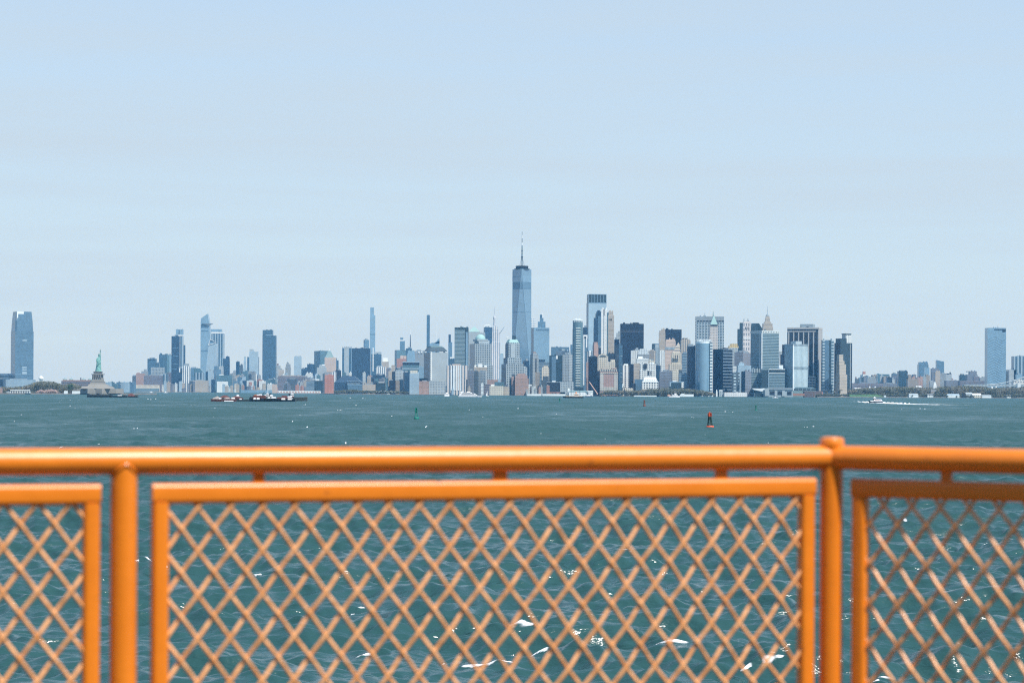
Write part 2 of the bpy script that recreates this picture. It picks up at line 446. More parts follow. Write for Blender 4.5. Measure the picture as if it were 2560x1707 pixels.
# ------------------------------------------------------------------ the ferry's railing and deck
def make_paint():
    m = bpy.data.materials.new('orange_paint'); m.use_nodes = True
    nt = m.node_tree; N, L = nt.nodes, nt.links; b = N['Principled BSDF']
    b.inputs['Roughness'].default_value = .42
    b.inputs['Coat Weight'].default_value = .3; b.inputs['Coat Roughness'].default_value = .26
    t = N.new('ShaderNodeTexCoord')
    n = N.new('ShaderNodeTexNoise'); n.inputs['Scale'].default_value = 7; n.inputs['Detail'].default_value = 5
    r = N.new('ShaderNodeValToRGB'); r.color_ramp.elements[0].position = .3; r.color_ramp.elements[1].position = .7
    r.color_ramp.elements[0].color = (.74, .195, .008, 1); r.color_ramp.elements[1].color = (.82, .225, .010, 1)
    L.new(t.outputs['Object'], n.inputs['Vector']); L.new(n.outputs['Fac'], r.inputs['Fac']); 
    # small rust-brown chips and a little grime where the coats have worn
    n3 = N.new('ShaderNodeTexNoise'); n3.inputs['Scale'].default_value = 19; n3.inputs['Detail'].default_value = 6; n3.inputs['Roughness'].default_value = .7
    r3 = N.new('ShaderNodeValToRGB'); r3.color_ramp.elements[0].position = .66; r3.color_ramp.elements[1].position = .74
    r3.color_ramp.elements[0].color = (0, 0, 0, 1); r3.color_ramp.elements[1].color = (.75, .75, .75, 1)
    mc = N.new('ShaderNodeMixRGB'); mc.inputs['Color2'].default_value = (.20, .06, .02, 1)
    L.new(t.outputs['Object'], n3.inputs['Vector']); L.new(n3.outputs['Fac'], r3.inputs['Fac']); L.new(r3.outputs['Color'], mc.inputs['Fac'])
    L.new(r.outputs['Color'], mc.inputs['Color1']); L.new(mc.outputs[0], b.inputs['Base Color'])
    n2 = N.new('ShaderNodeTexNoise'); n2.inputs['Scale'].default_value = 26; n2.inputs['Detail'].default_value = 3
    bp = N.new('ShaderNodeBump'); bp.inputs['Strength'].default_value = .25; bp.inputs['Distance'].default_value = .004
    L.new(t.outputs['Object'], n2.inputs['Vector']); L.new(n2.outputs['Fac'], bp.inputs['Height']); L.new(bp.outputs[0], b.inputs['Normal'])
    return m
M_PAINT = make_paint()
def make_wirepaint():
    m = M_PAINT.copy(); m.name = 'worn_orange_wire_paint'
    for n in m.node_tree.nodes:
        if n.type == 'VALTORGB' and n.color_ramp.elements[0].color[0] > .01:
            n.color_ramp.elements[0].color = (.68, .28, .085, 1); n.color_ramp.elements[1].color = (.92, .45, .19, 1)
            n.color_ramp.elements[0].position = .38; n.color_ramp.elements[1].position = .62
        if n.type == 'TEX_NOISE': n.inputs['Scale'].default_value = 45
    return m
M_WIRE = make_wirepaint()

RZ = CAM_H - .162                      # axis of the top rail
A = Vector((-1.13, 5.03)); C_ = Vector((.80, 5.70))
dm = (C_ - A).normalized()
dr = Vector((math.cos(R(-34)), math.sin(R(-34))))
rail = empty('ferry_railing', (C_.x, C_.y, RZ - 1.09))
tag(rail, 'orange steel deck railing with round top rail and diamond wire mesh in the foreground', 'railing')
org = Vector((C_.x, C_.y, RZ - 1.09))
def W3(base, d, s, z, off=0.0):
    """point s metres along a rail line, off metres towards the water"""
    n = Vector((-d.y, d.x))
    p = base + d * s + n * off
    return Vector((p.x, p.y, z)) - org
PR = .030
def s_at(base, d, px):
    t = (px - PX) / F
    # base + d s, X = t*Y
    return (t * base.y - base.x) / (d.x - t * d.y)
sL = s_at(C_, dm, 311)                 # left post, relative to the corner (negative)
bay = -sL
mb = MB(); mb.tube([W3(C_, dm, -2 * bay - .6, RZ), W3(C_, dm, -bay, RZ), W3(C_, dm, -.5 * bay, RZ), W3(C_, dm, .012, RZ)], PR, 40)
mb.build('top_rail', M_PAINT, rail, True)
mb = MB(); mb.tube([W3(C_, dr, -.012, RZ), W3(C_, dr, bay * .5, RZ), W3(C_, dr, bay + .5, RZ)], PR, 40)
mb.build('top_rail', M_PAINT, rail, True)
def post(base, d, s, top, pr=.0295, cap=False):
    p = W3(base, d, s, RZ)
    mb = MB()
    if cap:
        prof = [(pr, RZ - 1.09 - org.z), (pr, RZ + .028 - org.z), (pr + .002, RZ + .030 - org.z), (pr + .002, RZ + .044 - org.z), (pr - .001, RZ + .049 - org.z), (pr * .6, RZ + .0515 - org.z), (.001, RZ + .052 - org.z)]
    else:
        prof = [(pr, 0), (pr, RZ - .02 - org.z), (pr, RZ - .004 - org.z)]
    mb.lathe(p.x, p.y, prof, 40)
    o = mb.build('post', M_PAINT, rail, True)
    # weld bead
    w = MB()
    zz = RZ - .034 - org.z if not cap else RZ - .046 - org.z
    if not cap:
        ring = []
        for i in range(33):
            a_ = 2 * math.pi * i / 32
            # bead follows the saddle where the post meets the rail
            lx = math.cos(a_) * pr; ly = math.sin(a_) * pr
            dz = math.sqrt(max(0, PR * PR - ly * ly))
            q = W3(base, d, s + lx, RZ - dz * .98 - .001, ly * 1.04)
            ring.append(q)
        w.tube(ring, .0036, 6)
        w.build('weld_bead', M_PAINT, o, True)
    # base flange on the deck
    fl = MB(); fl.lathe(p.x, p.y, [(.055, 0.001), (.055, .010), (.03, .014)], 24)
    fl.build('base_flange', M_PAINT, o, True)
for s in (-2 * bay, -bay): post(C_, dm, s, RZ)
post(C_, dm, 0, RZ, .0285, cap=True)
post(C_, dr, bay, RZ)

def panel(base, d, s0, s1, tabs, node):
    """angle-bar frame with crimped wire mesh; node = (s, z below eye) of one wire crossing"""
    zt, zb = CAM_H - .212, CAM_H - 1.16
    w, h, dep = .038, .046, .030
    mb = MB()
    bev = .011
    def bar(sa, sb, za, zb_):
        # bevelled rectangular bar with its face to the deck side
        def prof(a, c):
            q = [(a + (c - a) * 0 , dep / 2), (c, dep / 2)]
            for i in range(6): t = i / 5 * math.pi / 2; q.append((c - bev + bev * math.cos(t), -dep / 2 + bev - bev * math.sin(t)))
            for i in range(6): t = i / 5 * math.pi / 2; q.append((a + bev - bev * math.sin(t), -dep / 2 + bev - bev * math.cos(t)))
            return q
        if abs(sb - sa) > abs(zb_ - za):
            mb.loft([[W3(base, d, s_, z_, o_) for z_, o_ in reversed(prof(za, zb_))] for s_ in (sa, sb)])
        else:
            mb.loft([[W3(base, d, q, z_, o_) for q, o_ in prof(sa, sb)] for z_ in (za, zb_)])
    bar(s0, s1, zt - h, zt)
    bar(s0, s1, zb, zb + h)
    bar(s0 + .0006, s0 + w, zb + h - .004, zt - h + .004)
    bar(s1 - w, s1 - .0006, zb + h - .004, zt - h + .004)
    f = mb.build('panel_frame', M_PAINT, rail, True)
    # wires
    cw, ch = .0749, .0994
    sA, sB, zA, zB = s0 + w * .55, s1 - w * .55, zb + h * .6, zt - h * .6
    mb = MB()
    n_s, n_z = node[0], CAM_H - node[1]
    ang = ch / cw
    for sgn in (1, -1):
        # z = n_z + sgn*ang*(s - n_s) + j*ch
        jmax = int((zB - zA + ang * (sB - sA)) / ch) + 4
        for j in range(-jmax, jmax):
            a0 = n_z - sgn * ang * n_s + j * ch
            pts = []
            # clip to the panel
            ss = sorted([(zA - a0) / (sgn * ang), (zB - a0) / (sgn * ang)])
            lo, hi = max(sA, ss[0]), min(sB, ss[1])
            if hi - lo < .01: continue
            n = max(2, int((hi - lo) / (cw / 10)))
            for i in range(n + 1):
                s_ = lo + (hi - lo) * i / n
                ph = (s_ - n_s) / cw * 2 * math.pi
                off = .0040 * sgn * math.cos(ph)
                pts.append(W3(base, d, s_, a0 + sgn * ang * s_, off))
            mb.tube(pts, .0049, 10)
    mb.build('wire_mesh', M_WIRE, f, True)
    for (sa, sb) in tabs:
        t = MB()
        c = [(sa, -.006), (sb, -.006), (sb, .006), (sa, .006)]
        t.loft([[W3(base, d, a_, z_, o_) for a_, o_ in c] for z_ in (zt - .002, RZ - .027)])
        t.build('tab', M_PAINT, rail)
def S(px): return s_at(C_, dm, px)
def Sr(px): return s_at(C_, dr, px)
def tabm(f, a, b): return (f(a), f(b))
panel(C_, dm, S(381), S(2036), [tabm(S, 633, 661), tabm(S, 1233, 1268), tabm(S, 1789, 1818)], (S(618), .3165))
panel(C_, dm, S(311) * 2 - S(252) + .0 - (S(2036) - S(381)) + (S(252) - S(311)), S(252), [tabm(S, -320, -290)], (S(138), .3005))
panel(C_, dr, Sr(2134), bay - .09, [tabm(Sr, 2355, 2381)], (Sr(2211), .3738))

M_DECK = P('deck_green_paint', (.028, .040, .036), .7, noise=(1.2, .3))
M_HULLP = P('orange_hull_paint', (.72, .20, .02), .5, noise=(.8, .15))
mb = MB()
nm = Vector((-dm.y, dm.x)); nr_ = Vector((-dr.y, dr.x))
zd = RZ - 1.09
edge = [C_ + dm * (-2 * bay - 3) + nm * .12, C_ + (nm + nr_).normalized() * .13, C_ + dr * (bay + 3) + nr_ * .12]
ring = [(e.x, e.y) for e in edge] + [(edge[2].x + 1.0, -3.0), (edge[0].x - 1.0, -3.0)]
mb.poly([(x, y, zd) for x, y in ring])
mb.poly([(x, y, zd - .12) for x, y in reversed(ring)])
for i in range(len(ring)):
    a, b = ring[i], ring[(i + 1) % len(ring)]
    mb.poly([(a[0], a[1], zd - .12), (b[0], b[1], zd - .12), (b[0], b[1], zd), (a[0], a[1], zd)][::-1])
o = mb.build('ferry_deck', M_DECK); tag(o, kind='structure')
mb = MB()
r2 = [(x * .93, y * .95) for x, y in ring]
for i in range(len(ring)):
    a, b = r2[i], r2[(i + 1) % len(ring)]
    mb.poly([(a[0], a[1], -1.5), (a[0], a[1], zd - .121), (b[0], b[1], zd - .121), (b[0], b[1], -1.5)])
o = mb.build('ferry_hull', M_HULLP); tag(o, kind='structure')

# unseen deckhouse added behind the viewer to block low sky from the railing
M_CAB = P('deckhouse_paint', (.50, .15, .02), .5, noise=(.8, .1)); M_CABG = P('deckhouse_glass', (.02, .03, .035), .08)
mb = MB(); mb.box(-14, 14, -3.6, -2.6, zd + .002, zd + 5.4)
o = mb.build('added_deckhouse', M_CAB); tag(o, kind='structure')
mb = MB()
for k in range(14): mb.box(-13.4 + k * 1.95, -11.9 + k * 1.95, -2.6, -2.55, zd + 1.0, zd + 2.2); mb.box(-13.4 + k * 1.95, -11.9 + k * 1.95, -2.6, -2.55, zd + 3.2, zd + 4.6)
w = mb.build('added_deckhouse_windows', M_CABG, o)
# ------------------------------------------------------------------ facade palette (real colours; the air does the fading)
NAVY = fac((.008, .020, .045), (.004, .012, .030), 'grid', 4, 1.6, .7, .7, .25, .4)
NAVYG = fac((.028, .045, .065), (.010, .024, .045), 'grid', 4, 3, .55, .8, .5, .5)
DTEAL = fac((.025, .065, .080), (.016, .050, .068), 'grid', 4, 1.7, .75, .75, .3, .35)
BLUEG = fac((.045, .12, .18), (.022, .095, .165), 'grid', 4, 1.6, .8, .85, .22, .3)
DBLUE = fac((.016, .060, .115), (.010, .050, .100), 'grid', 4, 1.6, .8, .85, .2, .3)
MBLUE = fac((.10, .21, .30), (.06, .17, .27), 'grid', 4, 1.6, .8, .85, .2, .3)
LBLUE = fac((.22, .36, .46), (.14, .30, .43), 'grid', 4, 1.6, .8, .85, .15, .3)
PALEB = fac((.34, .46, .54), (.24, .38, .48), 'grid', 4, 3, .6, .6, .2, .4)
TEALG = fac((.09, .20, .23), (.05, .16, .21), 'grid', 4, 1.6, .8, .85, .2, .3)
BANDT = fac((.22, .34, .37), (.035, .10, .13), 'band', 4, 3, .52, .5, .1)
BANDB = fac((.20, .31, .38), (.04, .11, .18), 'band', 4.2, 3, .5, .5, .1)
BANDN = fac((.17, .25, .32), (.008, .02, .04), 'band', 8, 3, .72, .5, .15)
BANDL = fac((.42, .52, .56), (.07, .17, .23), 'band', 8, 3, .55, .5, .15)
BEIGE = fac((.47, .40, .33), (.12, .13, .14), 'grid', 3.8, 3, .42, .40, .4)
BEIGED = fac((.32, .27, .22), (.08, .09, .10), 'grid', 3.8, 3, .42, .42, .4)
BEIGEV = fac((.50, .43, .36), (.12, .14, .16), 'pier', 4, 5, .5, .38, .2)
CREAM = fac((.62, .55, .45), (.16, .15, .15), 'grid', 5, 5, .45, .42, .4)
WHITEG = fac((.70, .70, .68), (.10, .13, .16), 'grid', 5.5, 6, .48, .46, .4)
WHITEV = fac((.74, .74, .74), (.12, .17, .22), 'pier', 4, 8.5, .5, .45, .2)
PINKV = fac((.66, .56, .51), (.14, .17, .21), 'pier', 4, 8.0, .5, .46, .2)
WHITE = fac((.78, .78, .77), (.5, .5, .5), 'plain')
WHITEB = fac((.78, .78, .76), (.20, .24, .27), 'band', 3.6, 3, .35, .5, .2)
GREYG = fac((.30, .32, .33), (.09, .12, .15), 'grid', 4, 3.5, .5, .5, .4)
GREYL = fac((.42, .45, .46), (.12, .16, .20), 'grid', 4.4, 4.4, .5, .5, .4)
GREYD = fac((.085, .12, .14), (.02, .045, .065), 'grid', 4, 3, .5, .5, .4)
GREYP = fac((.36, .40, .42), (.3, .3, .3), 'plain')
GREYW = fac((.33, .37, .39), (.06, .10, .13), 'grid', 6.4, 6.4, .55, .55, .2)
BRICK = fac((.40, .20, .15), (.12, .10, .10), 'grid', 3.8, 3.5, .4, .4, .4)
PBRICK = fac((.42, .27, .22), (.15, .14, .14), 'grid', 3.6, 3.4, .42, .42, .45)
RBRICK = fac((.46, .20, .14), (.20, .13, .11), 'grid', 6, 5, .3, .4, .4)
PURP = fac((.22, .20, .22), (.08, .08, .10), 'band', 4.5, 3, .4, .5, .3)
PURG = fac((.20, .21, .24), (.07, .08, .10), 'grid', 4, 3, .5, .5, .3)
STEEL = fac((.24, .30, .33), (.1, .1, .1), 'plain')
DARK = fac((.022, .034, .042), (.03, .03, .03), 'plain')
DSLIT = fac((.012, .02, .03), (.02, .02, .02), 'plain', wr=.3)
COPPER = fac((.26, .50, .44), (.1, .1, .1), 'plain')
COPPERD = fac((.16, .30, .29), (.1, .1, .1), 'plain')
BROWN = fac((.20, .12, .09), (.1, .1, .1), 'plain')
GOLD = fac((.62, .46, .22), (.2, .16, .1), 'grid', 6, 6, .4, .4)
GREYV = fac((.40, .46, .49), (.12, .18, .23), 'pier', 4, 3.6, .5, .5, .2)
LBV = fac((.50, .58, .61), (.26, .35, .40), 'pier', 4, 3.8, .5, .45, .15)
NAVV = fac((.48, .45, .43), (.010, .02, .035), 'pier', 4, 13.2, .5, .76, .1)
STRV = fac((.30, .42, .50), (.05, .12, .18), 'pier', 4, 13, .5, .62, .1)
LINEG = fac((.34, .42, .46), (.09, .15, .18), 'grid', 8.5, 9.0, .66, .72, .25)
BALC = fac((.72, .72, .66), (.06, .13, .16), 'band', 3.3 * 2, 3, .5, .5, .2)
ORAN = fac((.60, .46, .38), (.12, .13, .14), 'grid', 3.8, 3, .42, .40, .4)

_O = [0.0, 0.0, 5.88]
def crop(x, y, s=5.88): _O[:] = [x, y, s]
def cx(u): return _O[0] + u / _O[2]
def cy(v): return _O[1] + v / _O[2]
_rng = random.Random(5)

class Bld: pass
NAMES = {'tower': 'tower_block', 'building': 'building'}
def B(label, u0, u1, vt, D, style, us=None, r=0.0, tiers=(), depth=None, cat='tower', name=None, group=None,
      side=None, base=1.4, vb=None, pent=None, single=False, roofm=None):
    """u0..u1 silhouette, us = vertical edge between two visible faces, vt = roof line (all read off the photograph);
    D = distance of the nearest edge in metres"""
    b = Bld()
    x0, x1 = cx(u0), cx(u1)
    yt = cy(vt); ym = (yt + 985) / 2
    t0, t1 = uv(x0, ym)[0], uv(x1, ym)[0]
    if us is None:
        W = (t1 - t0) * D; L = depth or max(16.0, min(W * .9, 45.0)); r = 0.0
        cxw, cyw = (t0 + t1) / 2 * D, D + L / 2
        # keep the far side from widening the outline
    else:
        ts = uv(cx(us), ym)[0]; K = Vector((ts * D, D))
        c, s = math.cos(r), math.sin(r)
        if r >= 0:
            W = (t1 * D - K.x) / (c - t1 * s); L = (K.x - t0 * D) / (s + t0 * c)
            o = Vector((W / 2, L / 2))
        else:
            W = (K.x - t0 * D) / (c - t0 * s); L = (t1 * D - K.x) / (-s - t1 * c)
            o = Vector((-W / 2, L / 2))
        L = max(10, min(L, 160))
        cxw, cyw = K.x + o.x * c - o.y * s, K.y + o.x * s + o.y * c
    b.W, b.L, b.D, b.x0, b.x1 = W, L, D, x0, x1
    b.z = lambda v: at((x0 + x1) / 2, cy(v), D).z - base
    b.fx = lambda u: ((cx(u) - x0) / (x1 - x0) - .5) * W
    zb = -base + (0 if vb is None else at(x0, cy(vb), D).z)
    H = b.z(vt); b.H = H
    nm = name or NAMES.get(cat, 'building')
    m = MB(); m.box(-W / 2, W / 2, -L / 2, L / 2, zb if vb is not None else -base * .5, H)
    top, tx0, tx1, ti = H, -W / 2, W / 2, 0.0
    for (a, c_, v) in tiers:
        X0, X1, z = b.fx(a), b.fx(c_), b.z(v)
        ins = max(.04 * L, min(.42 * L, (W - (X1 - X0)) / 2 * L / W))
        m.box(X0, X1, -L / 2 + ins, L / 2 - ins, top - .01, z); top = z; tx0, tx1, ti = X0, X1, ins
    if D < 12000 and (tx1 - tx0) > 14 and vt < 1150 and base == 1.4:
        # tanks, vents and parapet upstands on the roof
        for _ in range(_rng.randint(2, 4)):
            q = tx0 + (tx1 - tx0) * _rng.uniform(.06, .86); w_ = _rng.uniform(2, 5.5); y_ = -L / 2 + ti + 2 + _rng.random() * max(1, (L - 2 * ti) * .3)
            m.box(q, min(q + w_, tx1 - .5), y_, y_ + 4, top - .03, top + _rng.uniform(1.2, 4.2))
    b.top, b.tx0, b.tx1, b.ty0, b.ty1 = top, tx0, tx1, -L / 2 + ti, L / 2 - ti
    styles = [style] if not isinstance(style, list) else style
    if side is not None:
        # side faces take a second material; dark ones have the shade coloured in
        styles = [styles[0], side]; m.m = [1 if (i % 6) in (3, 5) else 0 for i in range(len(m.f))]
    if single:
        o = m.build(nm, styles); o.location = (cxw, cyw, base); o.rotation_euler = (0, 0, r); b.root = o
        tag(o, label, cat, group); return b
    e = empty(nm, (cxw, cyw, base), r); tag(e, label, cat, group); b.root = e
    b.wall = m.build('facade', styles, e)
    if pent is None:
        # plant room set back from the parapet
        w_ = (tx1 - tx0); k = _rng.uniform(.35, .6); ox = _rng.uniform(-.15, .15) * w_
        hh = min(6, .04 * H + 1.5)
        m = MB(); m.box(ox - w_ * k / 2, ox + w_ * k / 2, b.ty0 + (b.ty1 - b.ty0) * .25, b.ty1 - (b.ty1 - b.ty0) * .2, top - .02, top + hh)
        m.build('plant_room', roofm or STEEL, e)
    elif pent:
        for (a, c_, v) in pent:
            m = MB(); m.box(b.fx(a), b.fx(c_), b.ty0 + (b.ty1 - b.ty0) * .2, b.ty1 - (b.ty1 - b.ty0) * .2, top - .02, b.z(v)); m.build('plant_room', roofm or STEEL, e)
    return b
def pyr(b, u0, u1, v0, v1, mat, frac=0.0, name='roof'):
    """pyramid (frac 0) or cut-off roof"""
    m = MB(); X0, X1 = b.fx(u0), b.fx(u1); c_ = (X0 + X1) / 2; hw = (X1 - X0) / 2; hl = hw * min(1.2, b.L / b.W); yc = 0
    m.frus(X0, X1, yc - hl, yc + hl, b.z(v0) - .02, b.z(v1), c_ - hw * max(frac, .02), c_ + hw * max(frac, .02), yc - hl * max(frac, .02), yc + hl * max(frac, .02))
    return m.build(name, mat, b.root)
def dome(b, u0, u1, v0, v1, mat, name='dome', flat=1.0):
    X0, X1 = b.fx(u0), b.fx(u1); r_ = (X1 - X0) / 2; z0, z1 = b.z(v0), b.z(v1)
    m = MB(); m.lathe((X0 + X1) / 2, 0, [(r_ * math.cos(a_), z0 + (z1 - z0) * math.sin(a_)) for a_ in [k * math.pi / 2 / 7 * .995 for k in range(8)]], 20)
    return m.build(name, mat, b.root, True)
def mast(b, u, v0, v1, w=1.2, mat=None, name='mast', taper=.35, y=0):
    m = MB(); X = b.fx(u); z0, z1 = b.z(v0), b.z(v1)
    m.lathe(X, y, [(w, z0 - 2), (w * (1 + taper) / 2, (z0 + z1) / 2), (w * taper, z1)], 8)
    return m.build(name, mat or STEEL, b.root, True)
def band(b, v0, v1, mat, name='band_course', pr=.35, u0=None, u1=None):
    X0, X1 = (-b.W / 2, b.W / 2) if u0 is None else (b.fx(u0), b.fx(u1))
    m = MB(); m.box(X0 - pr, X1 + pr, -b.L / 2 - pr, b.L / 2 + pr, b.z(v1), b.z(v0)); return m.build(name, mat, b.root)
def strip(b, u0, u1, v0, v1, mat, name='wall_strip', pr=.4, y=None):
    yy = -b.L / 2 if y is None else y
    m = MB(); m.box(b.fx(u0), b.fx(u1), yy - pr, yy + .5, b.z(v1), b.z(v0)); return m.build(name, mat, b.root)
def boxp(b, u0, u1, v0, v1, mat, name='annex', y0=None, y1=None):
    m = MB(); m.box(b.fx(u0), b.fx(u1), (b.ty0 * .8) if y0 is None else y0, (b.ty1 * .8) if y1 is None else y1, b.z(v1), b.z(v0)); return m.build(name, mat, b.root)

def clutter(u0, u1, v0, v1, D, n, styles, phrase, w=(5, 14), vb=None):
    """low blocks one cannot tell apart at this distance: each still an object of its own"""
    for i in range(n):
        st, cname = styles[_rng.randrange(len(styles))]
        wd = _rng.uniform(*w) * _O[2]
        u = u0 + (u1 - u0 - wd) * (i + _rng.random()) / n
        v = v0 + (v1 - v0) * _rng.random() ** 1.3
        d = D * (1 + _rng.uniform(0, .05))
        x0, x1 = cx(u), cx(u + wd); t0, t1 = uv(x0)[0], uv(x1)[0]
        W = (t1 - t0) * d; H = at(x0, cy(v), d).z - 1.4
        rr = _rng.uniform(-.3, .3)
        m = MB(); m.box(-W / 2, W / 2, -9, 9, 0, H)
        if H > 9:
            a_ = _rng.uniform(-.3, .1) * W; m.box(a_, a_ + W * _rng.uniform(.15, .35), -4, 4, H - .01, H + _rng.uniform(1.5, 5))
            if _rng.random() < .5: m.box(-W / 2 - .25, W / 2 + .25, -9.25, 9.25, H - 1.2, H + .3)
        o = m.build('low_building', st); o.location = ((t0 + t1) / 2 * d, d + 9, 1.4); o.rotation_euler = (0, 0, rr)
        tag(o, f'small {cname} low-rise {phrase}', 'building', f'{cname} low-rises {phrase}')

# ================================================================== NEW JERSEY SIDE, far left
crop(0, 750)
# tall tapered glass tower with chamfered corners
def glass_tower():
    D = 6500
    b = B('tapered blue glass tower with white glints coloured onto its crown at the far left', 158, 492, 460, D, MBLUE, us=222, r=.42, pent=[])
    # loft upper part tapering
    m = MB(); W, L = b.W / 2, b.L / 2
    rings = []
    for v, k in ((460, 1.0), (310, .94), (168, .84)):
        z = b.z(v); w, l = W * k, L * k; c = .16
        pts = [(-w + w * c, -l), (w - w * c, -l), (w, -l + l * c), (w, l - l * c), (w - w * c, l), (-w + w * c, l), (-w, l - l * c), (-w, -l + l * c)]
        rings.append([(x, y, z - (.02 if v == 460 else 0)) for x, y in pts])
    m.loft(rings); m.build('upper_storeys', MBLUE, b.root)
    w = W * .835; l = L * .835
    m = MB(); m.box(-w * .80, -w * .05, -l - .9, -l - .2, b.z(225), b.z(166)); m.build('crown_glint', WHITE, b.root)  # white colour stands in for the glint on the glass crown
    m = MB(); m.box(-w * .98, -w * .80, -l - .9 - 1.2, -l + 1, b.z(315), b.z(166)); m.build('crown_glint', WHITE, b.root)
    for v0, v1 in ((980, 1002), (1015, 1035), (1050, 1090), (578, 590), (597, 608)):
        strip(b, 288, 370, v0, v1, PALEB, 'pale_floor', .3)  # paler strips across a few floors
    band(b, 1088, 1093, LBLUE, 'floor_band', .3)
glass_tower()
B('low blue podium block at the foot of the tapered glass tower', 40, 480, 1168, 6420, PALEB, cat='building', depth=40)
b = B('pale panelled low block left of the tapered glass tower', -40, 150, 1105, 6600, GREYL, cat='building', pent=[(-40, 130, 1078)], roofm=WHITE)
strip(b, 46, 140, 1135, 1168, WHITE, 'white_panel')
B('grey-blue flat block at the left edge of the photograph', -60, 48, 1160, 6380, DBLUE, cat='building', depth=30)
# white domed tank
e = empty('water_tank', (*at(cx(603), 985, 6350).xy, 1.5)); tag(e, 'white round water tank above the trees right of the tapered glass tower', 'water tank')
zt = at(cx(603), cy(1113), 6350).z - 1.5; rr = (640 - 568) / 5.88 / 2 * 6350 / F
m = MB(); m.lathe(0, 0, [(.3, zt), (rr * .6, zt - 1.5), (rr, zt - rr * .8), (rr, zt - rr * 1.3), (rr * .55, zt - rr * 1.7)], 16); m.build('tank', WHITE, e, True)
m = MB()
for k in range(6): a_ = k * math.pi / 3; m.tube([(rr * .8 * math.cos(a_), rr * .8 * math.sin(a_), 0), (rr * .6 * math.cos(a_), rr * .6 * math.sin(a_), zt - rr * 1.5)], .5, 6)
m.tube([(0, 0, 0), (0, 0, zt - rr)], 1.4, 8); m.build('support_frame', WHITE, e)
# the domed hall on the far island
b = B('dark brick hall with four domed corner turrets behind the island trees', 900, 1330, 1190, 6100, PURP, cat='building', depth=30, pent=[])
pyr(b, 905, 1325, 1190, 1176, BROWN, .8)
for u, vt in ((937, 1140), (1030, 1135), (1215, 1150), (1305, 1150)):
    o = boxp(b, u - 22, u + 22, 1185, 1172, PBRICK, 'turret', -8, 6)
    m = MB(); X = b.fx(u); r_ = 5.4
    m.lathe(X, 0, [(r_, b.z(1190)), (r_, b.z(1176)), (r_ * 1.1, b.z(1172)), (r_, b.z(1163)), (r_ * .5, b.z(1155)), (.6, b.z(1150)), (.35, b.z(vt - 8)), (.1, b.z(vt - 10))], 12)
    m.build('turret_dome', COPPERD, o, True)
boxp(b, 1166, 1176, 1185, 1140, GREYD, 'chimney', -3, 3)
# far green-blue shore buildings right of the statue
clutter(1540, 2000, 1205, 1245, 7600, 16, [(TEALG, 'teal'), (PALEB, 'pale blue'), (MBLUE, 'blue'), (GREYL, 'grey')], 'on the hazy shore right of the statue')

# ================================================================== crop B (x 300..700)
crop(300, 750)
B('grey-blue mid-rise at the left end of the far skyline', 180, 245, 1115, 9800, GREYD, cat='building')
B('pinkish brick block with stepped roof at the left end of the far skyline', 235, 352, 1078, 9600, PBRICK, cat='building', tiers=[(240, 280, 1066)], pent=[])
B('small grey block peeping over the pinkish brick block', 312, 402, 1046, 10200, GREYG, cat='building', tiers=[(345, 385, 1016)], pent=[])
B('long purple-grey warehouse with window bands right of the pinkish brick block', 348, 605, 1112, 9450, PURP, cat='building', depth=60)
B('low pale cream terminal in front of the purple-grey warehouse', 225, 570, 1248, 9350, CREAM, cat='building', depth=30, pent=[])
B('pale teal ferry pier shed at the water below the purple-grey warehouse', 110, 560, 1296, 9200, BANDT, cat='building', name='pier_shed', depth=30, pent=[])
b = B('blue tower with a dark slit under its roof, by the white grid block', 402, 524, 862, 11200, BLUEG); strip(b, 412, 515, 874, 884, DSLIT, 'roof_slit')
B('square blue block between the slit-roofed tower and its taller neighbour', 520, 578, 928, 11000, BLUEG)
B('white grid-fronted office block low in front of the slit-roofed blue tower', 452, 632, 990, 9900, GREYW, pent=[])
B('blue tower with a stepped left shoulder behind the white grid block', 572, 640, 800, 11400, BLUEG, tiers=[(580, 612, 780)], pent=[])
B('teal glass tower with chamfered face right of the stepped blue tower', 628, 725, 806, 10900, TEALG, us=690, r=-.6)
B('pale blue tower squeezed behind the deep blue river tower', 700, 762, 808, 11800, LBLUE)
B('small columned grey block low at the foot of the teal chamfered tower', 612, 700, 1090, 9500, STRV, cat='building')
B('brown-grey brick block left of the deep blue river tower base', 690, 775, 1070, 9600, PURP, cat='building')
b = B('deep blue glass river tower with a flat top, left of the striped crown tower', 755, 872, 530, 9500, DBLUE)
for v in (700, 815, 935, 1010): strip(b, 775, 850, v, v + 10, MBLUE, 'floor_band')
b = B('slim striped tower with a pale glass crown behind the deep blue river tower', 820, 920, 520, 11600, STRV, tiers=[(820, 920, 432)], pent=[])
band(b, 432, 512, LBLUE, 'glass_crown', .6); band(b, 512, 528, WHITE, 'crown_band', .9); strip(b, 862, 872, 436, 505, DSLIT, 'crown_slot', 1.0)
B('very slender dark blue tower just right of the pale crowned tower', 924, 955, 662, 11800, DBLUE, pent=[])
b = B('dark block with a white corner panel below the deep blue river tower', 838, 928, 1000, 9450, DBLUE, cat='building'); strip(b, 868, 884, 1000, 1060, WHITE, 'corner_panel')
B('white block with dark vertical stripes right of the deep blue river tower', 916, 1022, 972, 9400, WHITEV, pent=[(940, 1005, 935)])
B('blue-grey block behind the sloped striped block', 1020, 1150, 1002, 10500, MBLUE, cat='building')
b = B('white striped block with a sloping teal roof left of the twin glass towers', 1088, 1222, 1062, 9700, STRV, cat='building', pent=[])
m = MB(); m.frus(-b.W / 2, b.W / 2, -b.L / 2, b.L / 2, b.z(1062), b.z(1002), -b.W / 2 - 6, b.W * .12, -b.L / 2, b.L / 2); m.build('roof', TEALG, b.root)
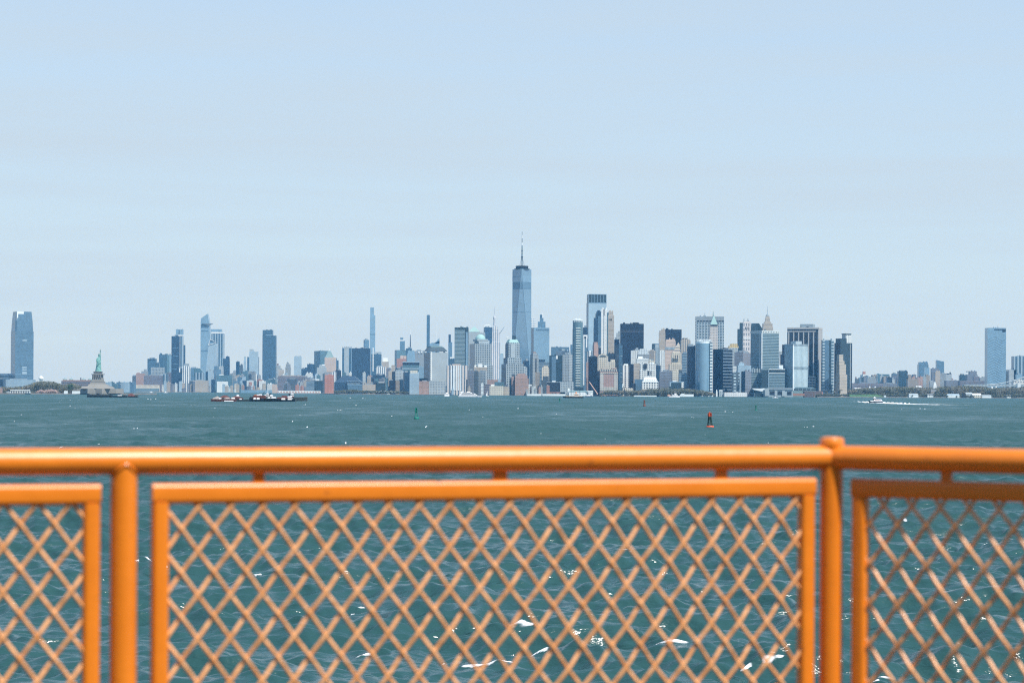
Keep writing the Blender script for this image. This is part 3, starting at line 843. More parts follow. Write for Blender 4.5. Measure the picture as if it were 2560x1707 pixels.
B('long beige warehouse with rows of windows below the sloped striped block', 1075, 1285, 1182, 9250, BEIGE, cat='building', depth=40)
B('dark slab left of the long beige warehouse', 1022, 1090, 1190, 9300, GREYD, cat='building')
B('narrow dark blue block right of the sloped striped block', 1258, 1296, 1052, 9800, DBLUE, cat='building')
B('narrow pale block at the foot of the front twin glass tower', 1292, 1345, 1040, 9700, PALEB, cat='building')
B('dark blue low block right of the long beige warehouse', 1340, 1400, 1165, 9300, DBLUE, cat='building')
# the slanted pair
def slanted_pair():
    D = 11200
    t = lambda u, v, d=D: at(cx(u), cy(v), d)
    def prism(e, front, dy, mat, nm):
        m = MB(); n = len(front); o = e.location
        a = [(p.x - o.x, 0, p.z - o.z) for p in front]; c = [(p[0] * (1 + dy / D), dy, p[2]) for p in a]
        m.raw(a + c, [tuple(range(n)), tuple(reversed(range(n, 2 * n)))] + [(i, i + n, (i + 1) % n + n, (i + 1) % n) for i in range(n)])
        return m.build(nm, mat, e)
    def g(u): p = t(u, 1200); return Vector((p.x, D, 1.4))
    e = empty('tower_block', (*g(1245).xy, 1.4)); tag(e, 'taller slant-peaked twin glass tower with a thin deck jutting right', 'tower')
    G = lambda u, d=D: Vector((at(cx(u), 985, d).x, d, 1.0))
    prism(e, [G(1180), G(1350), t(1330, 640), t(1310, 340), t(1285, 202), t(1192, 268), t(1185, 330)], 50, LBLUE, 'facade')
    m = MB(); o = e.location
    a, c, d_ = t(1205, 345), t(1375, 345), t(1310, 372)
    m.raw([(a.x - o.x, -6, a.z - o.z), (c.x - o.x, 4, c.z - o.z), (d_.x - o.x, -6, d_.z - o.z), (a.x - o.x, -6, d_.z - o.z), (a.x - o.x, 20, a.z - o.z), (d_.x - o.x, 20, d_.z - o.z)],
          [(0, 3, 2, 1), (0, 1, 4), (4, 1, 5), (1, 2, 5), (3, 5, 2), (0, 4, 5, 3)])
    m.build('viewing_deck', DTEAL, e)
    for v in (452, 745):
        p, q = t(1196, v), t(1295, v)
        m = MB(); m.box(p.x - o.x, q.x - o.x, -.6, .5, p.z - o.z - 3, p.z - o.z + 3); m.build('dark_floor', MBLUE, e)
    D2 = 10900
    e = empty('tower_block', (at(cx(1345), 985, D2).x, D2, 1.4)); tag(e, 'front twin glass tower, paler, leaning left with a triangular white-edged top', 'tower')
    t2 = lambda u, v: at(cx(u), cy(v), D2)
    prism(e, [Vector((t2(1290, 1200).x, D2, 1)), Vector((t2(1365, 1200).x, D2, 1)), t2(1365, 1040), t2(1402, 1005), t2(1425, 640), t2(1300, 662), t2(1262, 1050), t2(1290, 1120)], 45, PALEB, 'facade')
    prism(e, [t2(1300, 660), t2(1420, 620), t2(1325, 582)], 30, MBLUE, 'peak')
    m = MB(); o = e.location
    pts = [t2(1302, 662), t2(1416, 622), t2(1325, 580), t2(1302, 662)]
    m.tube([(p.x - o.x, -1.5, p.z - o.z) for p in pts], 1.7, 6); m.build('peak_edge', WHITE, e)
    b = B('dark tower with white vertical ribs right behind the twin glass towers', 1342, 1520, 468, 11600, STRV, pent=[(1315, 1490, 428)], roofm=LBLUE)
    band(b, 470, 492, WHITE, 'crown_band', .8)
slanted_pair()
B('blue block with a lower left shoulder right of the ribbed dark tower', 1512, 1605, 860, 10800, DBLUE, tiers=[(1550, 1603, 832)], pent=[])
clutter(1380, 1520, 965, 1060, 10300, 5, [(GREYL, 'grey'), (MBLUE, 'blue'), (PBRICK, 'brown')], 'at the foot of the ribbed dark tower')
clutter(1600, 2100, 1035, 1110, 10200, 14, [(GREYG, 'grey'), (WHITE, 'white'), (BEIGE, 'beige'), (TEALG, 'teal')], 'between the ribbed tower and the big blue slab')
B('dark blue pair of steps, small tower left of the pale slender spire', 1704, 1755, 906, 11000, DBLUE, tiers=[], pent=[])
B('low grey-blue step right of the small dark blue tower', 1753, 1802, 955, 10900, GREYD)
b = B('pale slender tapering spire-like tower among the far blue blocks', 1808, 1856, 1000, 12000, PALEB, tiers=[(1815, 1850, 890), (1820, 1846, 832)], pent=[])
B('narrow blue wing behind the pale blue penthouse tower', 1868, 1905, 836, 11800, BLUEG, pent=[])
B('narrow dark wing right behind the pale blue penthouse tower', 2012, 2040, 836, 11900, BLUEG, pent=[])
B('pale blue tower with a small rooftop penthouse left of the big blue slab', 1898, 2022, 758, 11200, PALEB, pent=[(1900, 1955, 722)], roofm=GREYP)
b = B('big plain blue slab tower with a higher left shoulder', 2092, 2290, 522, 10400, BLUEG, tiers=[(2092, 2240, 440)], pent=[]); strip(b, 2140, 2235, 508, 518, LBLUE, 'roof_edge')
B('teal framed office block above the white shed', 1418, 1645, 1105, 9500, TEALG, cat='building', depth=50, pent=[(1450, 1510, 1092)], roofm=WHITE)
b = B('bright white sloping-roofed shed on the waterfront', 1424, 1570, 1196, 9150, WHITE, cat='building', depth=40, pent=[])
m = MB(); m.frus(b.fx(1568), b.fx(1625), -20, 20, 0, b.z(1250), b.fx(1568), b.fx(1572), -20, 20, b.z(1200)); m.build('wing', WHITE, b.root)
B('beige block on the waterfront right of the white shed', 1680, 1742, 1230, 9100, CREAM, cat='building')
B('dark blue block on the waterfront right of the beige block', 1800, 1862, 1185, 9100, DBLUE, cat='building')
b = B('white and brick waterfront block left of the big blue slab', 1862, 1955, 1185, 9000, WHITEB, cat='building'); strip(b, 1895, 1940, 1205, 1250, RBRICK, 'brick_panel')
clutter(1950, 2150, 1165, 1260, 9000, 12, [(WHITEB, 'white'), (BEIGE, 'beige'), (GREYL, 'grey'), (TEALG, 'teal'), (BRICK, 'brick')], 'on the waterfront below the big blue slab')
clutter(1560, 1860, 1125, 1210, 9600, 11, [(MBLUE, 'blue'), (GREYL, 'grey'), (PALEB, 'pale blue')], 'behind the waterfront right of the white shed')
B('teal glass waterfront block at the foot of the big blue slab', 2145, 2240, 1170, 8900, TEALG, cat='building')
B('beige apartment block standing alone on the pier front', 2235, 2300, 1235, 8000, ORAN, cat='building', pent=[])

# ================================================================== crop C (x 600..1000)
crop(600, 750)
b = B('grey block with a rooftop tank just right of the big blue slab', 528, 590, 965, 10600, GREYL, pent=[(542, 562, 932)], roofm=BROWN)
B('beige block low right of the grey tank-topped block', 566, 640, 1022, 10300, BEIGE, cat='building')
b = B('ornamented grey stepped tower standing alone in the gap', 665, 742, 985, 10500, GREYG, tiers=[(672, 736, 940), (682, 712, 918)], pent=[]); mast(b, 693, 918, 902, 2.2)
b = B('pale glass tower with an open top, alone in the gap', 793, 897, 832, 11000, PALEB, pent=[(858, 890, 820)]); dome(b, 800, 890, 832, 815, STEEL, 'roof_frame')
B('low dark blue step left of the wedge block', 900, 965, 1012, 10200, DBLUE, cat='building')
B('wedge-shaped dark blue block left of the teal office tower', 952, 1092, 990, 10000, DBLUE, tiers=[(985, 1092, 940)], pent=[], cat='building')
B('broad teal office tower behind the pyramid-roofed tower', 1088, 1292, 745, 10100, TEALG, us=1178, r=.35, pent=[])
b = B('stone tower with a green pyramid roof and white finial', 1242, 1402, 845, 9500, ORAN, pent=[]); pyr(b, 1248, 1368, 845, 745, COPPERD, .3); mast(b, 1308, 748, 705, 1.6, WHITE)
B('blue glass tower right behind the pyramid-roofed stone tower', 1368, 1446, 885, 10000, BLUEG, tiers=[(1375, 1420, 850)], pent=[])
B('grey-green block stepping up to the pyramid-roofed tower', 1130, 1262, 990, 9300, GREYL, cat='building', tiers=[(1160, 1250, 962)], pent=[(1195, 1240, 945)], roofm=WHITE)
b = B('three-striped pale office tower with screen walls at its top', 1495, 1640, 705, 10800, BLUEG, pent=[])
strip(b, 1530, 1600, 690, 1110, GREYP, 'pale_centre', .8); strip(b, 1494, 1500, 680, 1110, WHITE, 'edge_fin', 1.2); strip(b, 1634, 1641, 680, 1110, LBLUE, 'edge_fin', 1.2)
boxp(b, 1505, 1630, 708, 684, WHITEV, 'screen_wall')
B('very broad deep blue glass slab, darkest of the middle skyline', 1642, 1912, 708, 8800, DBLUE, pent=[(1780, 1850, 698)])
B('pale edged blue block rising behind the very broad blue slab', 1815, 1897, 585, 12200, MBLUE, us=1832, r=.5)
b = B('tallest hair-thin pale blue tower with a notched top', 1908, 1984, 222, 13500, LBLUE, tiers=[(1910, 1964, 108)], pent=[])
band(b, 498, 512, MBLUE, 'dark_floor', .4)
b = B('square blue block with a white corner line right of the very broad slab', 1928, 2074, 795, 9600, BLUEG, pent=[(1968, 2072, 762)], roofm=GREYP); strip(b, 1949, 1962, 700, 1050, WHITE, 'corner_line', .8)
b = B('stone tower with a bright white tapered cap', 2088, 2182, 905, 9400, BEIGE, pent=[]); pyr(b, 2098, 2172, 905, 848, WHITE, .8, 'cap')
B('small white striped box below the white-capped tower', 1998, 2142, 985, 9000, WHITEV, cat='building')
B('low pink-grey block right of the white-capped tower', 2150, 2240, 1010, 9300, PURP, cat='building')
B('broad grey stone block behind the left of the pier sheds', 555, 960, 1118, 8700, PURP, cat='building', depth=60, pent=[(590, 900, 1105)], roofm=BEIGE)
B('white topped low block left of the pyramid-roofed tower', 968, 1060, 1072, 9200, WHITEB, cat='building', pent=[])
B('dark stepped apartment block above the pier sheds', 690, 830, 1160, 8500, GREYD, cat='building')
B('slate blue wedge block left of the dark stepped apartments', 640, 720, 1215, 8400, PURG, cat='building')
clutter(380, 620, 1150, 1260, 8600, 14, [(TEALG, 'teal'), (PALEB, 'pale blue'), (WHITEB, 'white'), (GREYL, 'grey')], 'right below the big blue slab')
clutter(820, 1130, 1130, 1230, 8400, 14, [(GREYL, 'grey'), (BEIGE, 'beige'), (PURG, 'slate'), (MBLUE, 'blue')], 'between the grey stone block and the red brick building')
clutter(620, 990, 1235, 1310, 8100, 14, [(PURG, 'slate'), (GREYG, 'grey'), (BRICK, 'brick'), (GREYD, 'dark')], 'right behind the long pier shed')
B('blue windowed block with a white roof left of the red brick building', 975, 1095, 1192, 8000, BANDB, cat='building', pent=[])
B('teal block with pale top edges just left of the red brick building', 1092, 1215, 1185, 7900, DTEAL, cat='building', pent=[(1108, 1160, 1160)], roofm=WHITE)
B('dark frame tower attached left of the red brick building', 1215, 1262, 1080, 7900, GREYD)
b = B('red brick apartment building with an open dark frame on top', 1245, 1372, 1100, 7600, RBRICK, pent=[(1240, 1350, 1058)], roofm=GREYG)
B('white striped slab right behind the red brick building', 1355, 1412, 1058, 8000, WHITEV)
B('blue-grey gridded block right of the white striped slab', 1402, 1482, 1032, 8200, NAVYG)
b = B('dark slate office block with a broad hipped top behind the vent building', 1385, 1790, 1210, 7300, DBLUE, cat='building', depth=60, pent=[]); pyr(b, 1385, 1790, 1210, 1115, DBLUE, .42, 'hipped_top')
for v in (1190, 1212, 1232): strip(b, 1575, 1770, v, v + 6, PALEB, 'roof_edge', 8)
b = B('plain grey-blue ventilation building at the river edge', 1582, 1792, 1240, 6600, MBLUE, cat='building', depth=30, pent=[]); band(b, 1240, 1252, LBLUE, 'cornice', .5)
B('low pale grey school-like block right of the ventilation building', 1798, 1992, 1240, 6900, BEIGE, cat='building', depth=40)
b = B('long red and white pier shed on the river', 555, 1178, 1336, 7500, WHITE, cat='building', name='pier_shed', depth=30, pent=[])
strip(b, 560, 1170, 1348, 1362, RBRICK, 'red_front', .4)
for k in range(14): u = 575 + k * 43; strip(b, u, u + 16, 1345, 1364, WHITE, 'door_panel', .7)
B('low pale blue pier shed left of the red and white pier shed', 10, 470, 1322, 8300, LBLUE, cat='building', name='pier_shed', depth=40, pent=[])
B('dark blue stepped block at the centre-left waterfront', 1925, 2142, 1130, 7300, DBLUE, cat='building', tiers=[(1950, 2130, 1100)], pent=[])

# ================================================================== crop D (x 900..1300)
crop(900, 750)
B('dark low glass block with white roof boxes in front of the blue stepped block', 235, 370, 1215, 6900, DTEAL, cat='building', pent=[(270, 350, 1205)], roofm=WHITE)
b = B('slim blue tower with a white collar near its top', 585, 656, 600, 12500, MBLUE, tiers=[(588, 632, 552)], pent=[]); band(b, 586, 602, WHITE, 'collar', .8, 585, 640)
b = B('teal office tower with an antenna-topped glass box behind it', 508, 672, 735, 10800, TEALG, us=540, r=.4, pent=[])
b = B('blocky blue tower carrying a tall dark lattice antenna', 672, 762, 710, 11000, BLUEG, pent=[(700, 750, 690)]); mast(b, 736, 700, 495, 3.0, NAVY, 'antenna'); mast(b, 736, 500, 420, 1.2, WHITE, 'antenna_tip')
B('pale blue glass tower in front of the antenna-topped tower', 690, 806, 790, 10200, LBLUE, tiers=[(700, 800, 745)], pent=[])
b = B('grey-blue tower with two white roof tanks', 802, 950, 750, 10400, GREYG)
for u in (862, 905): m = MB(); m.lathe(b.fx(u), -b.L / 2, [(.1, b.z(758)), (3.5, b.z(762)), (3.8, b.z(775)), (.2, b.z(780))], 10); m.build('roof_tank', WHITE, b.root, True)
B('salmon brick block with twin pink roof boxes', 538, 676, 862, 9600, BRICK, pent=[(590, 635, 815), (640, 676, 818)], roofm=ORAN)
B('low dark banded block below the salmon brick block', 488, 640, 1012, 8600, NAVYG, cat='building')
B('hair-thin blue tower with a rounded top, right of the antenna-topped tower', 978, 1024, 228, 13200, BLUEG, tiers=[(984, 1020, 218)], pent=[])
b = B('glass tower with a slanted faceted crown and a white needle', 1026, 1164, 640, 11300, LBLUE, pent=[])
m = MB(); w = b.W / 2; l = b.L / 2
m.frus(-w, w * .2, -l, l, b.z(640) - .02, b.z(628), -w * .6, w * .2, -l, l, ); m.frus(-w * .1, w, -l, l, b.z(640) - .03, b.z(600), w * .9, w, -l, l); m.raw([(-w * .1, -l, b.z(640)), (w, -l, b.z(640)), (w, -l, b.z(555)), (-w * .1, l, b.z(640)), (w, l, b.z(640)), (w, l, b.z(555))], [(0, 1, 2), (5, 4, 3), (0, 2, 5, 3), (1, 4, 5, 2)])
m.build('slanted_crown', LBLUE, b.root); mast(b, 1113, 600, 345, 1.3, WHITE, 'needle')
b = B('slender dark-topped tower that widens lower down', 1296, 1352, 618, 11800, MBLUE, tiers=[(1300, 1331, 508)], pent=[]); band(b, 506, 622, NAVY, 'dark_top', .5, 1300, 1331)
b = B('low white-roofed blue block left of the tall teal banded glass tower', 1300, 1388, 862, 8300, BLUEG, cat='building', roofm=WHITE)
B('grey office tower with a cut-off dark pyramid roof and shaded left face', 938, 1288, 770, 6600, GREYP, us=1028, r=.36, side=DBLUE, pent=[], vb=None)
b = B('low dark podium at the foot of the shaded left face', 872, 1022, 1150, 6650, NAVY, cat='building', pent=[(935, 975, 1160 - 10)], roofm=WHITE)

# more of the low hazy fabric along the shore
MIXN = [(GREYL, 'grey'), (WHITEB, 'white'), (BEIGE, 'beige'), (TEALG, 'teal'), (PALEB, 'pale blue'), (PURG, 'slate'), (PBRICK, 'brick')]
crop(300, 750)
clutter(600, 1500, 1190, 1320, 9180, 22, MIXN, 'at the water left of the white sloping-roofed shed', w=(3, 8))
clutter(1500, 2350, 1230, 1325, 8600, 26, MIXN, 'at the water behind the moored barges', w=(3, 8))
crop(600, 750)
clutter(540, 1200, 1080, 1200, 8900, 20, MIXN, 'above the long pier shed', w=(4, 9))
clutter(1380, 2140, 1060, 1250, 7600, 20, MIXN, 'around the hipped office block', w=(4, 10))
crop(900, 750)
clutter(360, 960, 960, 1130, 7700, 16, MIXN, 'behind the cream-topped apartments', w=(4, 10))
crop(1100, 750)
clutter(80, 1500, 1225, 1320, 5990, 30, MIXN, 'on the park edge under the middle towers', w=(3, 8))
# details on the cut-off pyramid tower
b = B('pale edge tower and grid base of the cut-off pyramid tower', 1015, 1282, 985, 6560, GREYL, cat='building', depth=12, pent=[])
b.root['label'] = 'lower gridded wing standing before the cut-off pyramid tower'
D0 = 6600
crop(900, 750)
def cutoff_roof():
    # roof sits on the tower built just before: same place and turn
    t = [o for o in col.objects if o.get('label', '').startswith('grey office tower with a cut-off')][0]
    f = [c for c in t.children if c.name.startswith('facade')][0]
    xs = [v.co.x for v in f.data.vertices]; ys = [v.co.y for v in f.data.vertices]; H = max(v.co.z for v in f.data.vertices)
    z = at(cx(1120), cy(690), D0).z - 1.4
    m = MB(); m.frus(min(xs), max(xs), min(ys), max(ys), H - .02, z, min(xs) + 6, max(xs) - 9, min(ys) + 12, max(ys) - 12); m.build('roof', DTEAL, t)
    m = MB(); m.box(min(xs) + 6, max(xs) - 12, min(ys) + 12, max(ys) - 12, z - .5, z + 3); m.build('roof_cap', COPPERD, t)
    m = MB(); m.box(min(xs) + 1, min(xs) + 6, min(ys) - .5, min(ys) + 1, 40, H - 2); m.build('white_edge', WHITEG, t)
cutoff_roof()
b = B('pink and grey checked apartment block at the river, before the cut-off pyramid tower', 868, 1015, 1192, 6350, PBRICK, cat='building')
B('low grey gridded apartment block right of the pink checked block', 1012, 1252, 1192, 6350, GREYL, cat='building', pent=[])
B('light grey apartment tower with a cream top at the river', 728, 866, 1075, 6400, PALEB, pent=[(735, 842, 1035)], roofm=CREAM)
B('dark blue slab with pale top left of the cream-topped apartment tower', 636, 730, 1062, 6500, DBLUE, us=650, r=.4)
b = B('broad glass block with a dark upper band behind the cream-topped apartments', 626, 868, 915, 7400, TEALG, pent=[]); band(b, 920, 950, NAVY, 'dark_band', .5); band(b, 905, 918, PALEB, 'parapet', .8); band(b, 1000, 1015, PALEB, 'band_course', .5)
B('blue curtain-wall block with a white balcony left of the cut-off pyramid tower', 866, 940, 985, 7100, LBLUE, cat='building')
B('pale windowed block between the dark banded blocks at the river', 520, 640, 1042, 6900, GREYL)
B('navy block left of the pale windowed block', 468, 524, 1052, 6950, NAVYG)
B('beige slim block left of the navy block', 418, 470, 1045, 7000, BEIGE)
B('low navy block at the water below the pale windowed block', 428, 520, 1182, 6600, NAVY, cat='building')
B('grey-green low block at the water right of the low navy block', 518, 580, 1185, 6620, BEIGED, cat='building')
B('dark blue low block behind the river trees', 572, 640, 1170, 6650, DBLUE, cat='building')
clutter(130, 480, 1150, 1290, 6900, 12, [(GREYL, 'grey'), (TEALG, 'teal'), (NAVYG, 'navy'), (PURG, 'slate')], 'behind the zigzag white canopies')
# white zigzag canopies
def canopies():
    for (u0, um, u1, v0, v1, vv) in ((235, 262, 318, 1345, 1330, 1360), (295, 330, 382, 1345, 1330, 1358), (395, 425, 462, 1350, 1330, 1358), (462, 490, 520, 1345, 1338, 1360)):
        D = 6480; a, c, e_ = at(cx(u0), cy(v0), D), at(cx(um), cy(vv), D), at(cx(u1), cy(v1), D)
        e = empty('canopy', (c.x, D, 1.6))
        tag(e, 'white V-shaped winged canopy on the river esplanade', 'canopy', 'row of V-shaped white canopies')
        o = e.location; m = MB()
        for p, q in ((a, c), (c, e_)):
            m.raw([(p.x - o.x, -5, p.z - o.z), (q.x - o.x, -5, q.z - o.z), (q.x - o.x, 5, q.z - o.z), (p.x - o.x, 5, p.z - o.z),
                   (p.x - o.x, -5, p.z - o.z - .5), (q.x - o.x, -5, q.z - o.z - 1.0), (q.x - o.x, 5, q.z - o.z - 1.0), (p.x - o.x, 5, p.z - o.z - .5)],
                  [(0, 1, 2, 3), (7, 6, 5, 4), (0, 4, 5, 1), (3, 2, 6, 7), (0, 3, 7, 4), (1, 5, 6, 2)])
        m.build('wing_roof', WHITE, e)
        m = MB(); m.box(-.4, .4, -.4, .4, -.5, c.z - o.z); m.build('column', STEEL, e)
canopies()
B('small white kiosk under the zigzag canopies', 398, 440, 1376, 6460, WHITE, cat='kiosk', name='kiosk', pent=[], depth=6)
# banded glass tower
b = B('tall teal banded glass tower with a darker flared top', 1388, 1592, 402, 6900, BANDT, us=None, pent=[], depth=40)
strip(b, 1388, 1592, 402, 428, DTEAL, 'dark_top', .7); strip(b, 1545, 1592, 428, 1000, DTEAL, 'dark_wing', .8); strip(b, 1555, 1585, 470, 1000, LBLUE, 'pale_wing', 1.1)
# pyramid-roofed grey tower
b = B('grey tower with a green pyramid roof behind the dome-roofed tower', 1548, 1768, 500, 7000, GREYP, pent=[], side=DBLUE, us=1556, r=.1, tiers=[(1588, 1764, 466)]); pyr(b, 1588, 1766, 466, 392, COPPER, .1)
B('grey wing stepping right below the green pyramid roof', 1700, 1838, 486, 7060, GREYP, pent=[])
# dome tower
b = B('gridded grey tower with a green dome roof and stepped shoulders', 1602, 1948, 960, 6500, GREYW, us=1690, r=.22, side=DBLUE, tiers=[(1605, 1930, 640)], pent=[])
boxp(b, 1690, 1900, 660, 590, GREYP, 'shoulder'); boxp(b, 1662, 1870, 600, 572, GREYP, 'drum'); dome(b, 1665, 1866, 574, 497, COPPER)
b = B('blue glass tower with white arches on its roof, behind the dome-roofed tower', 1816, 1945, 400, 10800, DBLUE, us=1836, r=.35, pent=[])
m = MB()
for k in range(3):
    m.tube([(b.W * (-.35 + .25 * k) + 9 * math.cos(a_), -8 + 8 * k, b.H + 11 * math.sin(a_)) for a_ in [j * math.pi / 8 for j in range(9)]], 1.6, 6)
m.build('roof_arch', WHITE, b.root)
# art deco spire tower
b = B('pale limestone ribbed skyscraper with a needle spire left of the tallest tower', 1936, 2056, 620, 10400, fac((.66, .62, .62), (.22, .27, .33), 'pier', 4, 9.5, .5, .36, .1), pent=[],
      tiers=[(1942, 2050, 470), (1945, 2042, 425), (1955, 2020, 392), (1962, 1992, 370)])
m = MB(); X = b.fx(1972); m.lathe(X, 0, [(5.5, b.z(372)), (4.2, b.z(300)), (6.0, b.z(270)), (5.6, b.z(245)), (2.6, b.z(235)), (1.8, b.z(210)), (1.6, b.z(150)), (.5, b.z(85))], 10); m.build('spire', fac((.5, .5, .53), (.2, .25, .3), 'plain'), b.root, True)
# roof crane beside it
def crane(label, u, v, D, pts, mat=STEEL, w=.7):
    p0 = at(cx(u), cy(v), D); e = empty('crane', p0); tag(e, label, 'crane')
    for i, seg in enumerate(pts):
        m = MB(); m.tube([at(cx(a), cy(c), D) - p0 for a, c in seg], w, 6); m.build('mast' if i == 0 else 'jib', mat, e)
# the tallest tower
crop(1200, 570)
def tallest():
    D = 7150.0
    x0, x1 = 1280.3, 1326.6
    c = at((x0 + x1) / 2, 985, D); W = (x1 - x0) / F * D
    e = empty('tower_block', (c.x, D + W / 2, 1.4)); tag(e, 'tallest tower of all, blue glass with long triangular facets and a striped spire', 'tower')
    zt = at(1303, 672.5, D).z - 1.4; zb = 57.0; h = W / 2; rot = -.03
    def rt(x, y, z): return (x * math.cos(rot) - y * math.sin(rot), x * math.sin(rot) + y * math.cos(rot), z)
    base = [(-h, -h), (h, -h), (h, h), (-h, h)]
    m = MB(); m.loft([[rt(x, y, -1) for x, y in base], [rt(x, y, zb) for x, y in base]])
    m.build('base', PALEB, e)
    top = [(0, -h), (h, 0), (0, h), (-h, 0)]
    g = fac((.13, .28, .40), (.085, .225, .345), 'grid', 4.2, 1.55, .86, .86, .12, .22, gr=.10, ior=2.3)
    m = MB()
    bp = [rt(x, y, zb - .01) for x, y in base]; tp = [rt(x, y, zt) for x, y in top]
    m.raw(bp + tp, [(0, 1, 4), (1, 2, 5), (2, 3, 6), (3, 0, 7), (4, 1, 5), (5, 2, 6), (6, 3, 7), (7, 0, 4), (4, 5, 6, 7)])
    f = m.build('facade', g, e)
    # facet edges and the refuge-floor bands
    m = MB()
    for i in range(4):
        m.tube([bp[i], tp[i]], .8, 5); m.tube([bp[i], tp[(i + 3) % 4]], .8, 5)
    m.build('facet_edge', LBLUE, e)
    def ring_at(z, k=1.004):
        s_ = (z - zb) / (zt - zb); pts = []
        for i in range(4):
            b0, t0, t1 = Vector(bp[i]), Vector(tp[(i + 3) % 4]), Vector(tp[i])
            pts += [b0.lerp(t0, s_) * k, b0.lerp(t1, s_) * k]
        return [(p.x, p.y, z) for p in pts]
    for v0, v1, mt in ((705, 718, LBLUE), (790, 900, fac((.10, .21, .30), (.07, .17, .26), 'grid', 4.2, 1.55, .86, .86, .12, .22)), (1232, 1240, MBLUE)):
        za, zc = at(1303, cy(v1), D).z - 1.4, at(1303, cy(v0), D).z - 1.4
        m = MB(); m.loft([ring_at(za), ring_at(zc)]); m.build('floor_band', mt, e)
    zz = lambda v: at(1303, cy(v), D).z - 1.4
    m = MB(); m.lathe(0, 0, [(h * .85, zt - .5), (h * .85, zz(592)), (h * .64, zz(590)), (h * .64, zz(578))], 24)
    m.build('roof_plinth', DTEAL, e, True)
    ring = MB()
    for v, rr in ((555, .68), (568, .70), (580, .66)):
        ring.lathe(0, 0, [(h * (rr - .06), zz(v) - .8), (h * rr, zz(v) - .8), (h * rr, zz(v) + .8), (h * (rr - .06), zz(v) + .8)], 24)
    ring.build('antenna_ring', DARK, e, True)
    m = MB()
    for i in range(24):
        a_ = i * math.pi / 12; m.box(h * .66 * math.cos(a_) - .3, h * .66 * math.cos(a_) + .3, h * .66 * math.sin(a_) - .3, h * .66 * math.sin(a_) + .3, zz(590), zz(553))
    m.build('ring_strut', DARK, e)
    sp = fac((.08, .16, .18), (.1, .1, .1), 'plain')
    segs = [(560, 430, 1.9, sp), (430, 412, 3.2, DARK), (412, 330, 1.9, sp), (330, 318, 2.4, DARK), (318, 245, 1.7, sp), (245, 208, 1.3, WHITE), (208, 140, 1.2, sp), (140, 98, 1.0, WHITE), (98, 45, .7, sp)]
    spire = None
    for i, (v0, v1, w, mt) in enumerate(segs):
        m = MB(); m.lathe(0, 0, [(w, zz(v0)), (w * .95, zz(v1))], 8)
        if i == 0: spire = m.build('spire', mt, e, True)
        else: m.build('spire_segment', mt, spire, True)
    m = MB()
    for i in range(6):
        a_ = i * math.pi / 3 + .3; m.tube([(h * .3 * math.cos(a_), h * .3 * math.sin(a_), zz(556)), (1.5 * math.cos(a_), 1.5 * math.sin(a_), zz(425))], .35, 5)
    m.build('guy_cable', STEEL, spire)
tallest()

# ================================================================== crop E (x 1100..1500)
crop(1100, 750)
crane('thin construction crane leaning right from the ribbed skyscraper', 875, 500, 9900, [[(875, 500), (905, 445)], [(880, 492), (945, 395)]], STEEL, 1.2)
B('pale slender block in the gap left of the tallest tower', 880, 932, 805, 9500, PALEB, pent=[(885, 928, 788)], roofm=COPPERD)
crane('small pale crane on the roof of the trapezoid-roofed tower', 985, 580, 6700, [[(985, 585), (985, 535)], [(965, 540), (1008, 548)]], WHITE, .8)
b = B('dark cube-like block behind the trapezoid green roof', 1060, 1112, 522, 6900, DTEAL, cat='tower', pent=[])
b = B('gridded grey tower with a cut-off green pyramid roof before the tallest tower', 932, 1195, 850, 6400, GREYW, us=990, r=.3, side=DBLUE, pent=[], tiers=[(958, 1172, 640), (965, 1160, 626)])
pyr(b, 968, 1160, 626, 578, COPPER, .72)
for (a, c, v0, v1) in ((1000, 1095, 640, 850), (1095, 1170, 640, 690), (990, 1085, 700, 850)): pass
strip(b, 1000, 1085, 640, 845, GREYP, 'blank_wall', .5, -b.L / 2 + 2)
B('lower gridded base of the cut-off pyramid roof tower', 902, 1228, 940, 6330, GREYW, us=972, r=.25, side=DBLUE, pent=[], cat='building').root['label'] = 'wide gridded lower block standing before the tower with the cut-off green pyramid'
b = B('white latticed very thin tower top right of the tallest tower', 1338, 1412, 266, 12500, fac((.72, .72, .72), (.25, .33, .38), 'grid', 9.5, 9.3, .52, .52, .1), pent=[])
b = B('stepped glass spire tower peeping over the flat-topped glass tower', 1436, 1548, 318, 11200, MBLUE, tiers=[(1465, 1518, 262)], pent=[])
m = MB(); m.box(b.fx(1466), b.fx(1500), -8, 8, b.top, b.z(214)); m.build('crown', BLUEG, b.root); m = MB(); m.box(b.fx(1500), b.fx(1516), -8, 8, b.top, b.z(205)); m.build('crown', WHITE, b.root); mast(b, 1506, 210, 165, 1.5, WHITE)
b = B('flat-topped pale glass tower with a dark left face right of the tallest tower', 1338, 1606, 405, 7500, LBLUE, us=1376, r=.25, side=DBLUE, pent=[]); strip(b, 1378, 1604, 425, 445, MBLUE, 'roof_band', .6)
b = B('grey-brown tower with a domed brown cap before the flat-topped glass tower', 1320, 1448, 850, 6300, GREYG, us=1362, r=.5, tiers=[(1325, 1445, 800), (1340, 1425, 775)], pent=[]); dome(b, 1345, 1422, 778, 760, BROWN)
strip(b, 1378, 1402, 860, 1300, NAVYG, 'recessed_bay', .6)
B('lower stone wing right of the domed brown cap tower', 1400, 1465, 1060, 6200, BEIGED)
B('dark blue office block left of the domed brown cap tower', 1216, 1312, 892, 6700, DBLUE, us=1240, r=.3)
B('teal banded block behind the cream stepped block', 1448, 1604, 912, 6800, BANDB, pent=[(1450, 1545, 875)], roofm=DBLUE)
B('cream stepped block with pale crown', 1496, 1604, 1010, 6500, CREAM, tiers=[(1500, 1600, 985), (1520, 1585, 968)], pent=[])
